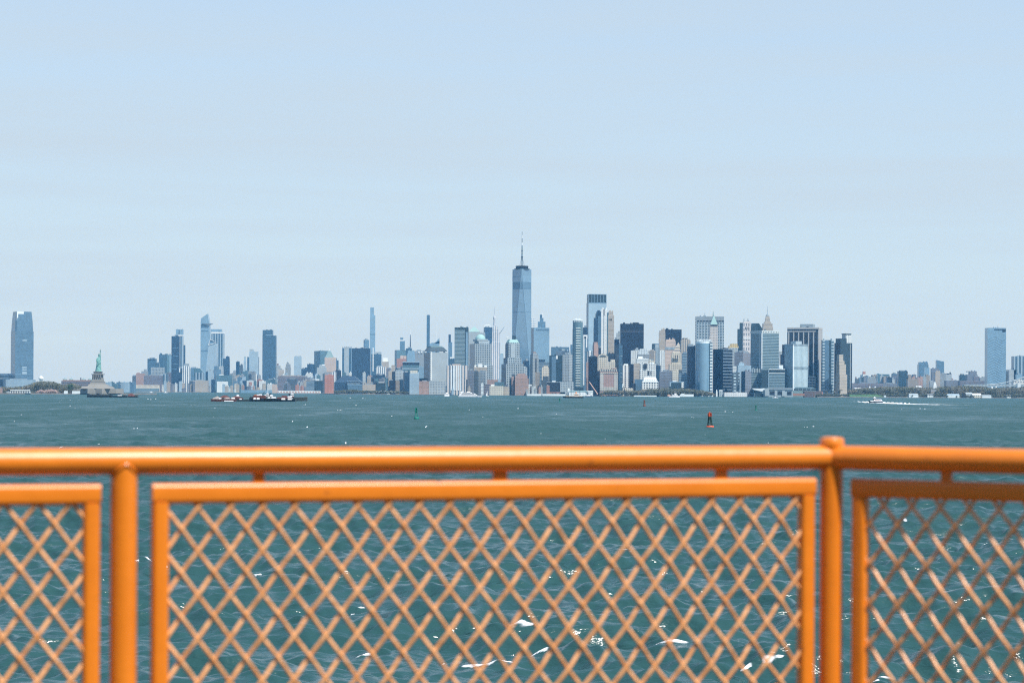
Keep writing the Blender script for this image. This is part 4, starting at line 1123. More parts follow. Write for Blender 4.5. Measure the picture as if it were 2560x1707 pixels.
B('dark steps in front of the cream stepped block', 1490, 1600, 1180, 6300, GREYD, cat='building', tiers=[(1510, 1598, 1120)], pent=[])
B('grey-blue office block with a dark roof line right of the flat-topped tower', 1632, 1898, 690, 7600, MBLUE, pent=[])
B('paler grey block stepped in front of the dark roof line', 1700, 1902, 745, 7300, GREYL, us=1790, r=.3, side=LBLUE)
b = B('dark teal glass slab pair left of the pink grid block', 1606, 1800, 815, 6700, DTEAL, pent=[]); strip(b, 1640, 1705, 830, 1200, MBLUE, 'pale_bay', .5); strip(b, 1704, 1730, 818, 865, WHITE, 'white_panel', .7)
B('lilac-grey gridded apartment block left of the round balcony tower', 1800, 1966, 800, 6200, GREYL, us=1898, r=-.3)
b = B('low dark museum-like block with a pale roof edge behind the arched brick pier', 1572, 1782, 1205, 6050, NAVYG, cat='building', pent=[(1650, 1700, 1185)], roofm=WHITE); band(b, 1203, 1212, GREYL, 'roof_edge', .5)
B('pale low gridded apartment block below the lilac-grey apartments', 1768, 1965, 1200, 5950, GREYL, cat='building', pent=[])
B('small red brick turret block left of the low dark block', 1566, 1612, 1255, 5950, BRICK, cat='building')
clutter(1445, 1580, 1190, 1290, 6100, 5, [(GREYD, 'dark'), (TEALG, 'teal'), (GREYL, 'grey')], 'left of the small red brick turret block')
B('broad brown-grey brick apartments with an arched top', 1100, 1302, 1150, 6050, PBRICK, tiers=[(1110, 1285, 1105), (1135, 1255, 1080)], pent=[])
B('dark shaded end of the arched brick apartments', 1022, 1108, 1140, 6080, GREYD, tiers=[(1050, 1105, 1085)], pent=[])  # the shade on this end is put into its dark colour
B('narrow brown strip block before the dark shaded end block', 1052, 1085, 1120, 6060, PBRICK, pent=[])
# stepped white museum
def ziggurat():
    D = 6150; c = at(cx(1192), 985, D); e = empty('stepped_hall', (c.x, D + 12, 1.5)); tag(e, 'white stepped pyramid-roofed hall in the waterfront park', 'hall')
    z0 = 0; o = e.location
    base = (at(cx(1258), 985, D).x - at(cx(1125), 985, D).x) / 2
    m = MB(); m.lathe(0, 0, [(base * .62, -1), (base * .62, 10)], 6); m.build('hall_walls', CREAM, e)
    for i in range(6):
        zz = at(cx(1192), cy(1335 - i * 11), D).z - 1.5; r_ = base * (1 - i * .135)
        m = MB(); m.lathe(0, 0, [(r_ * .92, zz - 1.2), (r_, zz - .9), (r_, zz + .2), (r_ * .86, zz + .4)], 6, ph=.5); m.build('roof_tier', WHITE if i < 6 else GREYP, e)
        m = MB(); m.lathe(0, 0, [(r_ * .82, zz), (r_ * .82, zz + 1.2)], 6, ph=.5); m.build('window_tier', DSLIT, e)
ziggurat()
b = B('bright white terraced block with strip windows right of the stepped white hall', 1282, 1400, 1300, 6100, fac((.8, .8, .78), (.12, .2, .24), 'band', 5.2, 3, .38, .5, .1), cat='building', tiers=[(1285, 1392, 1275), (1300, 1352, 1240)], pent=[])
# white-striped apartments
b = B('pinkish white riverside apartments with bold dark vertical stripes', 1268 - 1176, 1560 - 1176, 965, 6150, PINKV, pent=[(175, 300, 945)], roofm=ORAN, us=97, r=.02)
strip(b, 205, 215, 965, 1330, WHITE, 'white_pier', .8)
for u in (158, 190, 228, 262, 298): strip(b, u, u + 13, 962, 1330, fac((.80, .82, .84), (.5, .5, .5), 'plain', wr=.7), 'white_pier', .9)
B('dark lower end of the striped riverside apartments', 322, 402, 1168, 6100, DTEAL, cat='building', pent=[])
B('pink striped upper end block of the riverside apartments', 350, 404, 962, 6200, PINKV, pent=[])
B('blue-grey apartment slab right of the striped riverside apartments', 402, 500, 1035, 6150, PURG)
B('dark purple slab behind the white-gabled apartments', 498, 560, 1040, 6200, GREYD)
b = B('white-gabled stone apartments behind the riverside trees', 496, 692, 985, 6350, BEIGE, pent=[(505, 530, 955), (560, 620, 935), (650, 690, 960)], roofm=WHITE)
B('grey windowed apartments in front of the white-gabled block', 560, 692, 1052, 6200, GREYL, us=672, r=-.4)
B('brown brick block right of the grey windowed apartments', 580, 740, 1240, 6050, PURP, cat='building', pent=[])
B('dusty pink block with glass roof wedge left of the wide gridded block', 690, 900, 1170, 6150, PBRICK, cat='building', pent=[])
B('pale skylight-roofed block low before the wide gridded block', 800, 945, 1205, 6080, TEALG, cat='building', pent=[(850, 890, 1160)], roofm=PALEB)
B('low cream school block with tall windows on the park edge', 728, 930, 1262, 5950, CREAM, cat='building', pent=[(750, 800, 1240)], roofm=WHITE, depth=25)
B('long low cream-grey block right of the low cream school block', 925, 1020, 1270, 5980, BEIGE, cat='building', pent=[], depth=25)
# round balcony tower
def round_tower():
    D = 6050; x0, x1 = cx(1945), cx(2100); c = at((x0 + x1) / 2, 985, D); r_ = (x1 - x0) / F * D / 2
    e = empty('tower_block', (c.x, D + r_, 1.4)); tag(e, 'rounded glass apartment tower striped with balconies, with a pale domed frame on top', 'tower')
    z = lambda v: at(cx(2020), cy(v), D).z - 1.4
    m = MB(); m.lathe(0, 0, [(r_, -1), (r_, z(425)), (r_ * .96, z(424)), (r_ * .96, z(318))], 28, sy=.8); m.build('facade', fac((.13, .26, .31), (.05, .15, .19), 'grid', 3.5, 2, .7, .7, .35, .3), e, True)
    m = MB()
    zz = 12.0
    while zz < z(390):
        m.box(-r_ * .38, r_ * .50, -r_ * .86, 0, zz, zz + 2.0); zz += 6.6
    m.build('balcony', fac((.72, .72, .66), (.5, .5, .5), 'plain'), e)
    m = MB(); m.lathe(0, 0, [(r_ * .92, z(320)), (r_ * .95, z(300)), (r_ * .7, z(282)), (r_ * .2, z(272))], 20, sy=.8); m.build('domed_frame', GREYL, e, True)
    m = MB()
    for k in range(9):
        a_ = math.pi * (1 + k / 8); m.tube([(r_ * .97 * math.cos(a_), r_ * .8 * math.sin(a_), z(325)), (r_ * .9 * math.cos(a_), r_ * .7 * math.sin(a_), z(295)), (r_ * .3 * math.cos(a_), r_ * .2 * math.sin(a_), z(270))], .5, 5)
    m.build('frame_rib', WHITE, e)
round_tower()
B('thin blue slab peeping left of the round balcony tower', 1916, 1950, 655, 7400, MBLUE, pent=[])
B('dark blue block top right of the round balcony tower', 2100, 2162, 402, 7000, DBLUE)
b = B('slender white and glass tower right of the round balcony tower', 2104, 2168, 512, 6500, MBLUE, pent=[]); strip(b, 2106, 2166, 512, 570, WHITE, 'white_top', .6); strip(b, 2106, 2122, 570, 1250, WHITE, 'white_edge', .6); strip(b, 2145, 2162, 570, 700, WHITE, 'white_edge', .6)
strip(b, 2118, 2148, 535, 565, NAVYG, 'louvre', .9)
B('dark base block under the round balcony tower', 1975, 2110, 1280, 5900, DTEAL, cat='building', pent=[])

# ================================================================== crop F (x 1400..1800)
crop(1400, 750)
b = B('tall pale glass tower with a dark caged crown, second tallest in view', 386, 680, 42, 7200, fac((.34, .46, .55), (.27, .42, .52), 'grid', 4, 1.6, .85, .85, .08, .22, ior=2.1), us=416, r=.22, side=BLUEG, pent=[])
crop(1200, 570)
m = MB(); m.box(-b.W / 2 + 1, b.W / 2 - 1, -b.L / 2 + 1, b.L / 2 - 1, b.top - .1, at(1490, cy(975), 7200).z - 1.4); cg = m.build('crown', DTEAL, b.root)
m = MB(); Z0, Z1 = b.top, at(1490, cy(970), 7200).z - 1.4
for k in range(7): x = -b.W / 2 + .6 + (b.W - 1.2) * k / 6; m.box(x - .6, x + .6, -b.L / 2 - .5, -b.L / 2 + 1.2, Z0, Z1)
m.box(-b.W / 2, b.W / 2, -b.L / 2 - .5, -b.L / 2 + 1.2, Z1 - 2, Z1); m.box(-b.W / 2, b.W / 2, -b.L / 2 - .5, -b.L / 2 + 1.2, Z0 - 1, Z0 + 1)
m.build('crown_frame', LBLUE, cg)
crop(1400, 750)
b = B('dark blue glass tower with stepped left shoulder before the second tallest tower', 494, 606, 262, 6700, DBLUE, tiers=[(520, 606, 200), (532, 606, 168)], pent=[]); strip(b, 556, 604, 235, 700, MBLUE, 'pale_bay', .5)
b = B('bright white slab with a dark vertical slot, right of the stepped dark blue tower', 604, 686, 132, 6550, fac((.78, .76, .74), (.3, .3, .32), 'grid', 4, 5, .3, .3, .2), pent=[]); strip(b, 638, 652, 130, 228, DSLIT, 'dark_slot', .6); strip(b, 638, 650, 228, 800, GREYL, 'window_slot', .6)
B('teal glass strip tower tucked between the white slab and the ornamented tower', 684, 714, 185, 6700, TEALG, pent=[])
b = B('pale ornamented limestone tower with a crown of small pavilions', 704, 792, 225, 6600, BEIGE, tiers=[(712, 780, 168), (722, 745, 150)], pent=[], us=None)
boxp(b, 762, 776, 175, 150, BEIGE, 'pavilion'); 
for u in (714, 732, 750): strip(b, u, u + 9, 275, 300, DARK, 'arched_opening', .6)
B('brown-pink stepped block before the stepped dark blue tower', 478, 562, 660, 6400, PBRICK, us=498, r=.4, tiers=[(485, 550, 618)], pent=[])
B('white ribbed slab right of the slender white and glass tower', 392, 466, 760, 6500, WHITEV, tiers=[(410, 462, 742)], pent=[])
B('low dark block between the brown-pink block and the white slab', 558, 612, 705, 6600, NAVYG)
b = B('pale stone office with a big arched gable', 546, 708, 830, 6000, CREAM, pent=[])
m = MB(); r_ = b.W * .42
m.loft([[(r_ * math.cos(a_), y, b.z(832) + b.z(795) * 0 + (b.z(790) - b.z(832)) * math.sin(a_)) for a_ in [math.pi * k / 12 for k in range(13)]] for y in (-b.L / 2 - .3, b.L / 2)]); m.build('arched_gable', CREAM, b.root)
m = MB(); r_ = b.W * .30
m.loft([[(r_ * math.cos(a_), y, b.z(832) + (b.z(808) - b.z(832)) * math.sin(a_)) for a_ in [math.pi * k / 12 for k in range(13)]] for y in (-b.L / 2 - .8, -b.L / 2)]); m.build('arched_window', GREYD, b.root)
B('broad dark shaded wall left of the arched gable office', 415, 552, 830, 5950, NAVYG, us=548, r=.9, side=NAVY, pent=[(425, 500, 815)])  # dark facade colours carry this wall's shade
B('thin rusty edge building left of the broad dark shaded wall', 385, 428, 910, 5980, PBRICK, pent=[])
B('narrow cream block right of the arched gable office', 706, 812, 905, 6100, CREAM, tiers=[(745, 808, 872)], pent=[])
B('dark block behind the narrow cream block', 704, 800, 788, 6300, NAVYG, pent=[])
b = B('large pink brick office with a pale columned top floor on the park', 588, 848, 1020, 5850, fac((.42, .27, .235), (.17, .14, .14), 'grid', 5, 4.2, .42, .42, .4), pent=[(610, 700, 1000), (760, 830, 990)], roofm=BEIGE)
strip(b, 588, 848, 1018, 1050, fac((.5, .45, .38), (.07, .09, .1), 'pier', 4, 4.6, .5, .5), 'columned_floor', .5); strip(b, 588, 848, 1068, 1080, CREAM, 'cornice', 1.0)
strip(b, 588, 640, 1080, 1330, fac((.55, .50, .45), (.15, .15, .16), 'grid', 5, 4.2, .45, .45), 'stone_bay', .4); strip(b, 795, 848, 1080, 1330, fac((.55, .50, .45), (.15, .15, .16), 'grid', 5, 4.2, .45, .45), 'stone_bay', .4)
strip(b, 588, 848, 1278, 1335, fac((.5, .46, .40), (.10, .14, .14), 'grid', 5, 4.2, .5, .5), 'stone_base', .6)
B('dark shaded side block left of the pink brick office', 548, 596, 1040, 5900, NAVYG, pent=[])  # dark colour stands in for the office's shaded side
b = B('blue glass tower with white floor lines right of the pink brick office', 812, 918, 660, 6000, BLUEG, us=862, r=.45, side=DBLUE, tiers=[(868, 905, 640)], pent=[])
for v in (820, 945, 1070, 1125, 1195): strip(b, 862, 912, v, v + 6, PALEB, 'floor_line', .5)
B('dark navy block behind the blue glass tower', 798, 868, 578, 6700, NAVY)
B('slim grey stepped tower top behind the dark navy block', 830, 890, 484, 7100, GREYL)
b = B('broad plain navy slab tower, darkest of the skyline', 889, 1229, 348, 6500, NAVY, pent=[(1072, 1150, 328)], roofm=DARK)
for v in (448, 470): strip(b, 892, 1226, v, v + 3, PURG, 'floor_line', .4)
B('white gridded block before the broad navy slab', 1042, 1180, 742, 6350, WHITEG, pent=[(1118, 1150, 698)])
b = B('grey hip-roofed block before the broad navy slab', 1140, 1312, 800, 6250, GREYG, us=None, pent=[]); pyr(b, 1140, 1312, 800, 715, GREYL, .55)
B('beige ledged block right of the grey hip-roofed block', 1300, 1400, 745, 6300, BEIGE, us=1385, r=-.4, tiers=[], pent=[])
B('white terraced block below the grey hip-roofed block', 1125, 1300, 860, 6150, WHITEB, pent=[(1150, 1215, 828)], cat='building', roofm=WHITE)
B('ivory block with dark top windows below the beige ledged block', 1300, 1400, 895, 6120, CREAM, cat='building')
B('white office with dark slots in front of the navy slab', 924, 1016, 955, 5900, fac((.74, .70, .66), (.10, .11, .13), 'grid', 5, 9, .8, .42, .3), pent=[(940, 1000, 938)], roofm=WHITE)
B('navy slab right of the white dark-slotted office', 1012, 1082, 940, 5950, NAVY, pent=[])
B('beige grid block right of the navy slab', 1078, 1172, 950, 6000, BEIGE, tiers=[(1090, 1165, 930)], pent=[])
B('plain teal-blue low slab below the beige grid block', 1100, 1212, 1165, 5850, MBLUE, cat='building', pent=[])
B('navy low block left of the plain teal-blue slab', 1075, 1112, 1225, 5830, NAVY, cat='building', pent=[])
b = B('white stone office cluster above the bright white custom house', 1166, 1412, 1035, 6000, WHITEG, tiers=[(1175, 1405, 935)], pent=[(1185, 1230, 925), (1330, 1380, 915)], roofm=WHITE)
strip(b, 1230, 1275, 935, 1010, NAVYG, 'dark_recess', 1, ); strip(b, 1290, 1312, 1040, 1100, DARK, 'dark_recess', .9); strip(b, 1332, 1342, 1040, 1100, DARK, 'dark_recess', .9)
b = B('bright white columned custom house with a hipped roof behind the park trees', 1208, 1446, 1205, 5780, fac((.80, .78, .74), (.06, .08, .10), 'grid', 5.6, 6.6, .6, .5, .3), cat='building', pent=[])
pyr(b, 1212, 1440, 1205, 1132, WHITE, .72); band(b, 1200, 1208, WHITE, 'cornice', .8)
for k in range(7): m = MB(); X = b.fx(1235 + k * 31); m.box(X - 1.3, X + 1.3, -b.L / 2 + 1.5, -b.L / 2 + 6, b.z(1190), b.z(1165)); m.build('dormer', WHITE, b.root)
B('grey slab edged with pale corner behind the ivory block', 1348, 1452, 650, 6700, MBLUE, us=1394, r=.3, side=TEALG, tiers=[(1350, 1450, 640)], pent=[])
B('pale vertical-ribbed stone block left of the tapered stone tower', 1396, 1462, 690, 6500, GREYV, pent=[(1400, 1450, 650)], roofm=GREYP)
B('beige tapered stone tower left of the second navy slab', 1456, 1548, 480, 6600, BEIGE, tiers=[(1462, 1545, 450), (1490, 1542, 425), (1515, 1535, 410)], pent=[])
B('second navy slab tower behind the pyramid-topped stone tower', 1540, 1786, 432, 7000, NAVY, pent=[])
B('white-ribbed stone tower below the tapered stone tower', 1464, 1542, 760, 6200, WHITEG, tiers=[(1470, 1536, 735)], pent=[])
b = B('broad cream stone tower with arched top left of the pyramid-topped tower', 1545, 1700, 720, 6400, ORAN, tiers=[(1550, 1698, 600), (1560, 1690, 578)], pent=[])
strip(b, 1550, 1698, 690, 730, GREYV, 'colonnade', .6)
b = B('stone tower with a stepped pyramid top like a small temple', 1606, 1792, 940, 5950, CREAM, tiers=[(1642, 1778, 800), (1652, 1775, 770)], pent=[])
for i, (a, c, v0, v1) in enumerate(((1655, 1775, 770, 735), (1675, 1775, 735, 700), (1695, 1772, 700, 665), (1718, 1768, 665, 622))):
    pyr(b, a, c, v0, v1, BEIGE, .62 if i < 3 else .05, 'pyramid_tier')
strip(b, 1668, 1752, 808, 862, fac((.62, .55, .46), (.05, .06, .07), 'pier', 4, 5.4, .5, .45), 'colonnade', .8)
B('beige lower shaft under the temple-topped tower', 1645, 1745, 1045, 5850, CREAM, pent=[])
B('tan stone tower with a dark roof box right of the second navy slab', 1780, 1918, 590, 6500, BEIGEV, tiers=[(1790, 1905, 575)], pent=[(1800, 1862, 560)], roofm=DARK)
B('teal banded office block stepping down before the tan stone tower', 1795, 1875, 785, 6100, BANDB, pent=[])
B('lower teal banded wing at the left of the navy riverside block', 1740, 1872, 1085, 5850, BANDB, cat='building', pent=[])
B('slate low block with faint bands left of the temple-topped tower base', 1468, 1650, 1045, 5850, PURG, cat='building', us=None)
B('dark blue block between the ivory block and the slate low block', 1410, 1480, 960, 6050, DBLUE)
b = B('low glass pavilion terminal with pale curved ends in the park', 1612, 1822, 1215, 5780, DTEAL, cat='building', pent=[(1660, 1715, 1185)], roofm=WHITE); band(b, 1200, 1215, LBLUE, 'roof_edge', .5)
strip(b, 1610, 1632, 1215, 1270, PALEB, 'curved_end', 1.0); strip(b, 1785, 1822, 1205, 1290, WHITEG, 'curved_end', 1.0)
B('navy riverside block left of the bow-fronted blue tower', 1870, 2004, 680, 5900, NAVY)
# curved glass tower
def curved_tower():
    D = 5800; z = lambda v: at(cx(2120), cy(v), D).z - 1.4
    X = lambda u: at(cx(u), 960, D).x
    e = empty('tower_block', (X(2120), D + 20, 1.4)); tag(e, 'bow-fronted pale blue glass tower with white banded right edge', 'tower'); o = e.location
    w = (X(2212) - X(2002)) / 2; cxx = (X(2212) + X(2002)) / 2 - o.x
    arc = [(cxx + w * math.sin(a_), -20 + 26 - 26 * math.cos(a_) / 1.0) for a_ in [R(-78) + R(156) * k / 20 for k in range(21)]]
    arc = [(x * 1.02, y) for x, y in arc] + [(cxx + w, 20), (cxx - w, 20)]
    g = fac((.15, .31, .42), (.115, .28, .40), 'grid', 4, 1.6, .85, .85, .06, .2, gr=.12, ior=1.9)
    m = MB(); m.loft([[(x, y, zz) for x, y in arc] for zz in (-1, z(632))]); m.build('facade', g, e, True)
    m = MB(); m.loft([[(x, y + .5, zz) for x, y in arc] for zz in (z(632) - .1, z(612))]); m.build('parapet', WHITE, e, True)
    m = MB(); m.box(X(2210) - o.x, X(2246) - o.x, -8, 20, -1, z(625)); m.build('banded_edge', fac((.66, .70, .70), (.08, .16, .22), 'band', 7.6, 3, .45, .5), e)
    m = MB(); m.box(X(2003) - o.x, X(2025) - o.x, -6, 20, -1, z(618)); m.build('left_edge', PALEB, e)
    for u, w_ in ((2060, 8), (2165, 11)):
        m = MB(); m.lathe(X(u) - o.x, 0, [(w_ + 2, z(612)), (w_ + 2, z(598)), (w_, z(590)), (w_ * .8, z(578))], 16, sy=.6); m.build('roof_drum', GREYL, e, True)
curved_tower()
b = B('broad pale gridded bank tower behind the green-spired tower', 2003, 2408, 242, 6900, LINEG, pent=[(2120, 2145, 225)])
strip(b, 2003, 2408, 242, 302, STEEL, 'plain_top_floors', .5); 
for v0, v1 in ((302, 318),): strip(b, 2003, 2408, v0, v1, DSLIT, 'dark_floor', .6)
for k in range(9): u = 2003 + 45 * k; strip(b, u, u + 5, 242, 800, GREYP, 'white_pier', .9)
mast(b, 2134, 242, 180, 1.0)
crop(1700, 750)
b = B('stone tower with a steep green copper pyramid roof and spire', 432, 556, 540, 6500, fac((.58, .52, .48), (.16, .17, .18), 'grid', 4.6, 4.2, .45, .45, .3), tiers=[(438, 554, 362)], pent=[])
pyr(b, 446, 552, 362, 238, COPPER, .16); mast(b, 489, 242, 168, 1.7, COPPERD, 'spire'); strip(b, 448, 550, 360, 378, DARK, 'attic_openings', .5)

# ================================================================== crop G (x 1700..2100)
b = B('navy tower with white-banded right half, beside the bow-fronted blue tower', 484, 772, 720, 5900, BANDN, us=632, r=.75, side=NAVY, pent=[])
b = B('ornate gold-topped stone building peeping over the navy banded tower', 735, 850, 700, 6600, GREYL, pent=[])
boxp(b, 715, 860, 705, 675, GOLD, 'gold_cornice'); boxp(b, 740, 845, 675, 642, GOLD, 'gold_crown')
B('low pale teal complex with stepped roof before the plum-grey slab', 848, 1046, 960, 5850, PALEB, cat='building', tiers=[(870, 950, 925)], pent=[(885, 925, 905)], roofm=GREYL)
B('dark blue office wing below the low pale teal complex', 900, 1050, 1045, 5800, PURG, us=960, r=.4, side=DBLUE, cat='building', pent=[])
B('dark teal block with scattered pale windows right of the navy banded tower', 772, 876, 1065, 5820, fac((.07, .12, .15), (.45, .52, .55), 'grid', 8, 12, .35, .5, .8), cat='building', pent=[])
B('small white brick block above the dark teal block', 775, 836, 968, 6000, WHITEB, cat='building', pent=[])
B('plum-grey slab behind the low teal complex', 795, 1052, 770, 6300, PURG, us=925, r=-.25, side=PURP)
B('dark teal stepped slab left of the ribbed white gothic tower', 846, 935, 425, 6900, DTEAL, tiers=[(878, 935, 335)], pent=[])
b = B('ribbed white gothic tower with twin roof finials', 928, 1038, 330, 6600, fac((.66, .60, .58), (.22, .22, .25), 'grid', 14, 7, .6, .45, .25), tiers=[(935, 1030, 318)], pent=[])
for u in (938, 996): boxp(b, u, u + 9, 320, 275, STEEL, 'finial', -3, 3)
for u in (958, 980, 1005): strip(b, u, u + 10, 395, 430, DARK, 'arched_opening', .6)
strip(b, 930, 1036, 560, 575, WHITE, 'cornice', .8)
b = B('dark teal slab with one sloping shoulder behind the white-striped teal tower', 1036, 1320, 410, 6800, DTEAL, pent=[])
m = MB(); l = b.L / 2; m.raw([(b.fx(1040), -l, b.top - .1), (b.fx(1200), -l, b.top - .1), (b.fx(1160), -l, b.z(342)), (b.fx(1052), -l, b.z(342)), (b.fx(1040), l, b.top - .1), (b.fx(1200), l, b.top - .1), (b.fx(1160), l, b.z(342)), (b.fx(1052), l, b.z(342))],
                             [(0, 1, 2, 3), (7, 6, 5, 4), (1, 5, 6, 2), (0, 3, 7, 4), (3, 2, 6, 7)]); m.build('sloped_top', DTEAL, b.root)
b = B('art deco stone tower stepping up to a lantern and needle', 1215, 1366, 400, 6700, BEIGE, tiers=[(1222, 1360, 345), (1240, 1340, 320), (1256, 1324, 265), (1264, 1318, 235)], pent=[])
m = MB(); X = b.fx(1291); m.lathe(X, 0, [(4.8, b.z(237)), (4.6, b.z(222)), (2.6, b.z(210)), (.9, b.z(200)), (.55, b.z(150)), (.25, b.z(85))], 12); m.build('lantern_spire', STEEL, b.root, True)
b = B('wide teal banded tower with a dotted white top and a white vertical stripe', 1036, 1452, 452, 6000, BANDT, us=1200, r=.5, side=BANDT, pent=[])
band(b, 450, 486, fac((.66, .68, .66), (.06, .12, .15), 'grid', 5.5, 5.2, .55, .55, .1), 'dotted_top', .6)
m = MB(); m.box(-b.W / 2 - .9, -b.W / 2 + 1.4, -b.L / 2 - .9, -b.L / 2 + 1.4, 0, b.z(486)); m.build('white_stripe', WHITE, b.root)
m = MB(); m.box(-b.W / 2 - .9, -b.W / 2 + .9, -b.L / 2 + 6, -b.L / 2 + 8, 0, b.z(486)); m.build('white_stripe', WHITE, b.root)
b = B('lower teal banded wing with a white edged top right of the white vertical stripe', 1204, 1542, 1012, 5850, BANDT, pent=[(1460, 1520, 955)], roofm=WHITE)
strip(b, 1204, 1300, 1025, 1290, DTEAL, 'dark_half', .4); strip(b, 1300, 1540, 1012, 1022, WHITE, 'white_edge', .8); strip(b, 1300, 1540, 1070, 1078, WHITE, 'white_edge', .8); strip(b, 1302, 1540, 1022, 1070, DTEAL, 'dark_band', .5); strip(b, 1298, 1306, 1012, 1290, PALEB, 'white_edge', .8)
b = B('short teal wing with tall bright fins left of the white vertical stripe', 1046, 1180, 1008, 5900, BANDT, pent=[]); strip(b, 1046, 1176, 1008, 1068, fac((.62, .66, .66), (.05, .10, .13), 'pier', 4, 4.2, .5, .72), 'finned_floor', .5)
B('dark stepped block in the gap left of the pale ribbed tower', 1480, 1542, 800, 6500, NAVY, tiers=[(1505, 1540, 655)], pent=[])
B('pale stepped block in the gap beside the dark stepped block', 1450, 1510, 850, 6700, GREYL, tiers=[(1462, 1500, 755)], pent=[])
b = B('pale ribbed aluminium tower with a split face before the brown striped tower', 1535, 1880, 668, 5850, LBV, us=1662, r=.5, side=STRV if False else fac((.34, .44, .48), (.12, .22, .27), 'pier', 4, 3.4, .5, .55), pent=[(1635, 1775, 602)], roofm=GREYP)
m = MB(); m.box(-b.W / 2 - 1, -b.W / 2 + 1.4, -b.L / 2 - 1, -b.L / 2 + 1, 0, b.top + 1); m.build('white_corner', WHITE, b.root)
band(b, 980, 1018, fac((.44, .52, .55), (.10, .18, .22), 'pier', 4, 3.8, .5, .7), 'louvre_band', .4); band(b, 645, 672, fac((.44, .52, .55), (.06, .12, .16), 'pier', 4, 3.8, .5, .6), 'louvre_crown', .4)
b = B('huge tan tower with bold dark vertical stripes and a blank right side', 1574, 2092, 405, 6000, NAVV, us=2040, r=-.30, side=fac((.42, .39, .37), (.3, .3, .3), 'plain'), pent=[(1770, 1980, 350)])
band(b, 400, 424, fac((.52, .48, .45), (.3, .3, .3), 'plain'), 'top_wall', .4); 
m = MB(); n = 14
for k in range(n):
    x = -b.W / 2 + 2 + (b.W - 4) * (k + .5) / n; m.box(x - 3.2, x + 3.2, -b.L / 2 - .9, -b.L / 2 + .2, b.z(450), b.z(428))
m.build('dark_square', DSLIT, b.root)
strip(b, 1576, 2040, 452, 466, fac((.58, .54, .51), (.3, .3, .3), 'plain'), 'pale_band', .7)
strip(b, 1880, 2040, 1118, 1340, fac((.52, .48, .45), (.04, .05, .07), 'grid', 7.2, 8, .55, .75, .15), 'window_base', .8)
mast(b, 1770, 400, 340, .9)
b = B('teal balcony-banded slab right of the huge tan striped tower', 2095, 2260, 588, 5950, BANDL, pent=[]); strip(b, 2130, 2225, 588, 1320, MBLUE, 'glass_centre', .5); strip(b, 2190, 2222, 588, 1320, DTEAL, 'dark_joint', .7)
crop(2060, 800, 4.704)
b = B('dark teal corner tower with a white plant house on its right end', 120, 330, 268, 6100, DTEAL, us=192, r=.55, side=NAVY, pent=[]); boxp(b, 132, 240, 268, 216, DTEAL, 'upper_block')
boxp(b, 236, 330, 280, 158, WHITEG, 'plant_house', -8, 8); strip(b, 290, 300, 280, 800, GREYL, 'pale_joint', .6); strip(b, 300, 328, 282, 800, NAVYG, 'dark_end', .5); boxp(b, 232, 332, 168, 156, GREYD, 'plant_roof', -9, 9)
b = B('beige setback office tower, last high building at the right of the city cluster', 134, 272, 640, 5900, BEIGE, us=184, r=.4, tiers=[(134, 255, 520), (136, 232, 480), (140, 215, 405)], pent=[])

# ================================================================== far right: the other borough
B('low purple housing slabs behind the wooded island, left group', 330, 690, 742, 8000, PURP, cat='building', depth=40)
B('low dark housing slab behind the wooded island, centre group', 690, 860, 748, 8000, PURG, cat='building', depth=40)
b = B('red and white banded chimney behind the low housing slabs', 460, 486, 600, 9200, WHITE, cat='chimney', name='chimney', pent=[]); band(b, 604, 634, RBRICK, 'red_band', .5); band(b, 664, 700, RBRICK, 'red_band', .5)
B('small dark block left of the red and white chimney', 438, 466, 672, 8900, DTEAL, cat='building')
B('dark tank-topped block near the left end of the far right skyline', 370, 416, 690, 8800, GREYD, cat='building', pent=[(372, 384, 668)], roofm=BROWN)
B('banded mid-rise right of the red and white chimney', 510, 612, 680, 8900, GREYG, cat='building', tiers=[(540, 600, 665)], pent=[])
B('pale teal glass block right of the banded mid-rise', 632, 770, 636, 9200, TEALG, cat='building', tiers=[(632, 660, 628)], pent=[])
B('blue block between the pale teal block and the dark square block', 800, 876, 632, 9300, BLUEG, cat='building')
B('small navy block before the blue block', 740, 802, 672, 8800, NAVYG, cat='building')
B('dark square glass block left of the blue twin towers of the far right', 876, 984, 600, 8800, DTEAL, pent=[(900, 950, 590)])
B('tan low block right of the dark square block', 985, 1112, 690, 8600, BEIGED, cat='building', tiers=[(1000, 1030, 640)], pent=[])
B('blue stepped tower left of the wedge-topped tower', 1114, 1228, 520, 9300, MBLUE, tiers=[(1120, 1222, 495)], pent=[(1175, 1190, 488)])
B('pale blue lower half tower in front of the blue stepped tower', 1184, 1240, 560, 9200, LBLUE, pent=[])
b = B('blue tower with a roof sloping down to the right', 1326, 1412, 490, 9400, MBLUE, pent=[])
m = MB(); w, l = b.W / 2, b.L / 2; m.raw([(-w, -l, b.top - .1), (w, -l, b.top - .1), (-w, -l, b.z(470)), (-w, l, b.top - .1), (w, l, b.top - .1), (-w, l, b.z(470))], [(0, 1, 2), (5, 4, 3), (1, 4, 5, 2), (0, 2, 5, 3)]); m.build('sloped_roof', MBLUE, b.root)
B('brown-grey tower between the blue stepped tower and the sloping-roofed tower', 1266, 1352, 570, 9000, PURG, tiers=[], pent=[])
B('pale stone block before the brown-grey tower', 1310, 1368, 605, 8500, BEIGE, pent=[])
B('grey-blue broad block right of the pale stone block', 1366, 1430, 632, 8600, GREYG)
b = B('block with flat overhanging roof frame right of the sloping-roofed tower', 1420, 1500, 640, 8800, GREYL, pent=[]); boxp(b, 1412, 1500, 636, 628, DARK, 'roof_frame', -12, 12); boxp(b, 1484, 1496, 630, 612, DARK, 'roof_box', -4, 4)
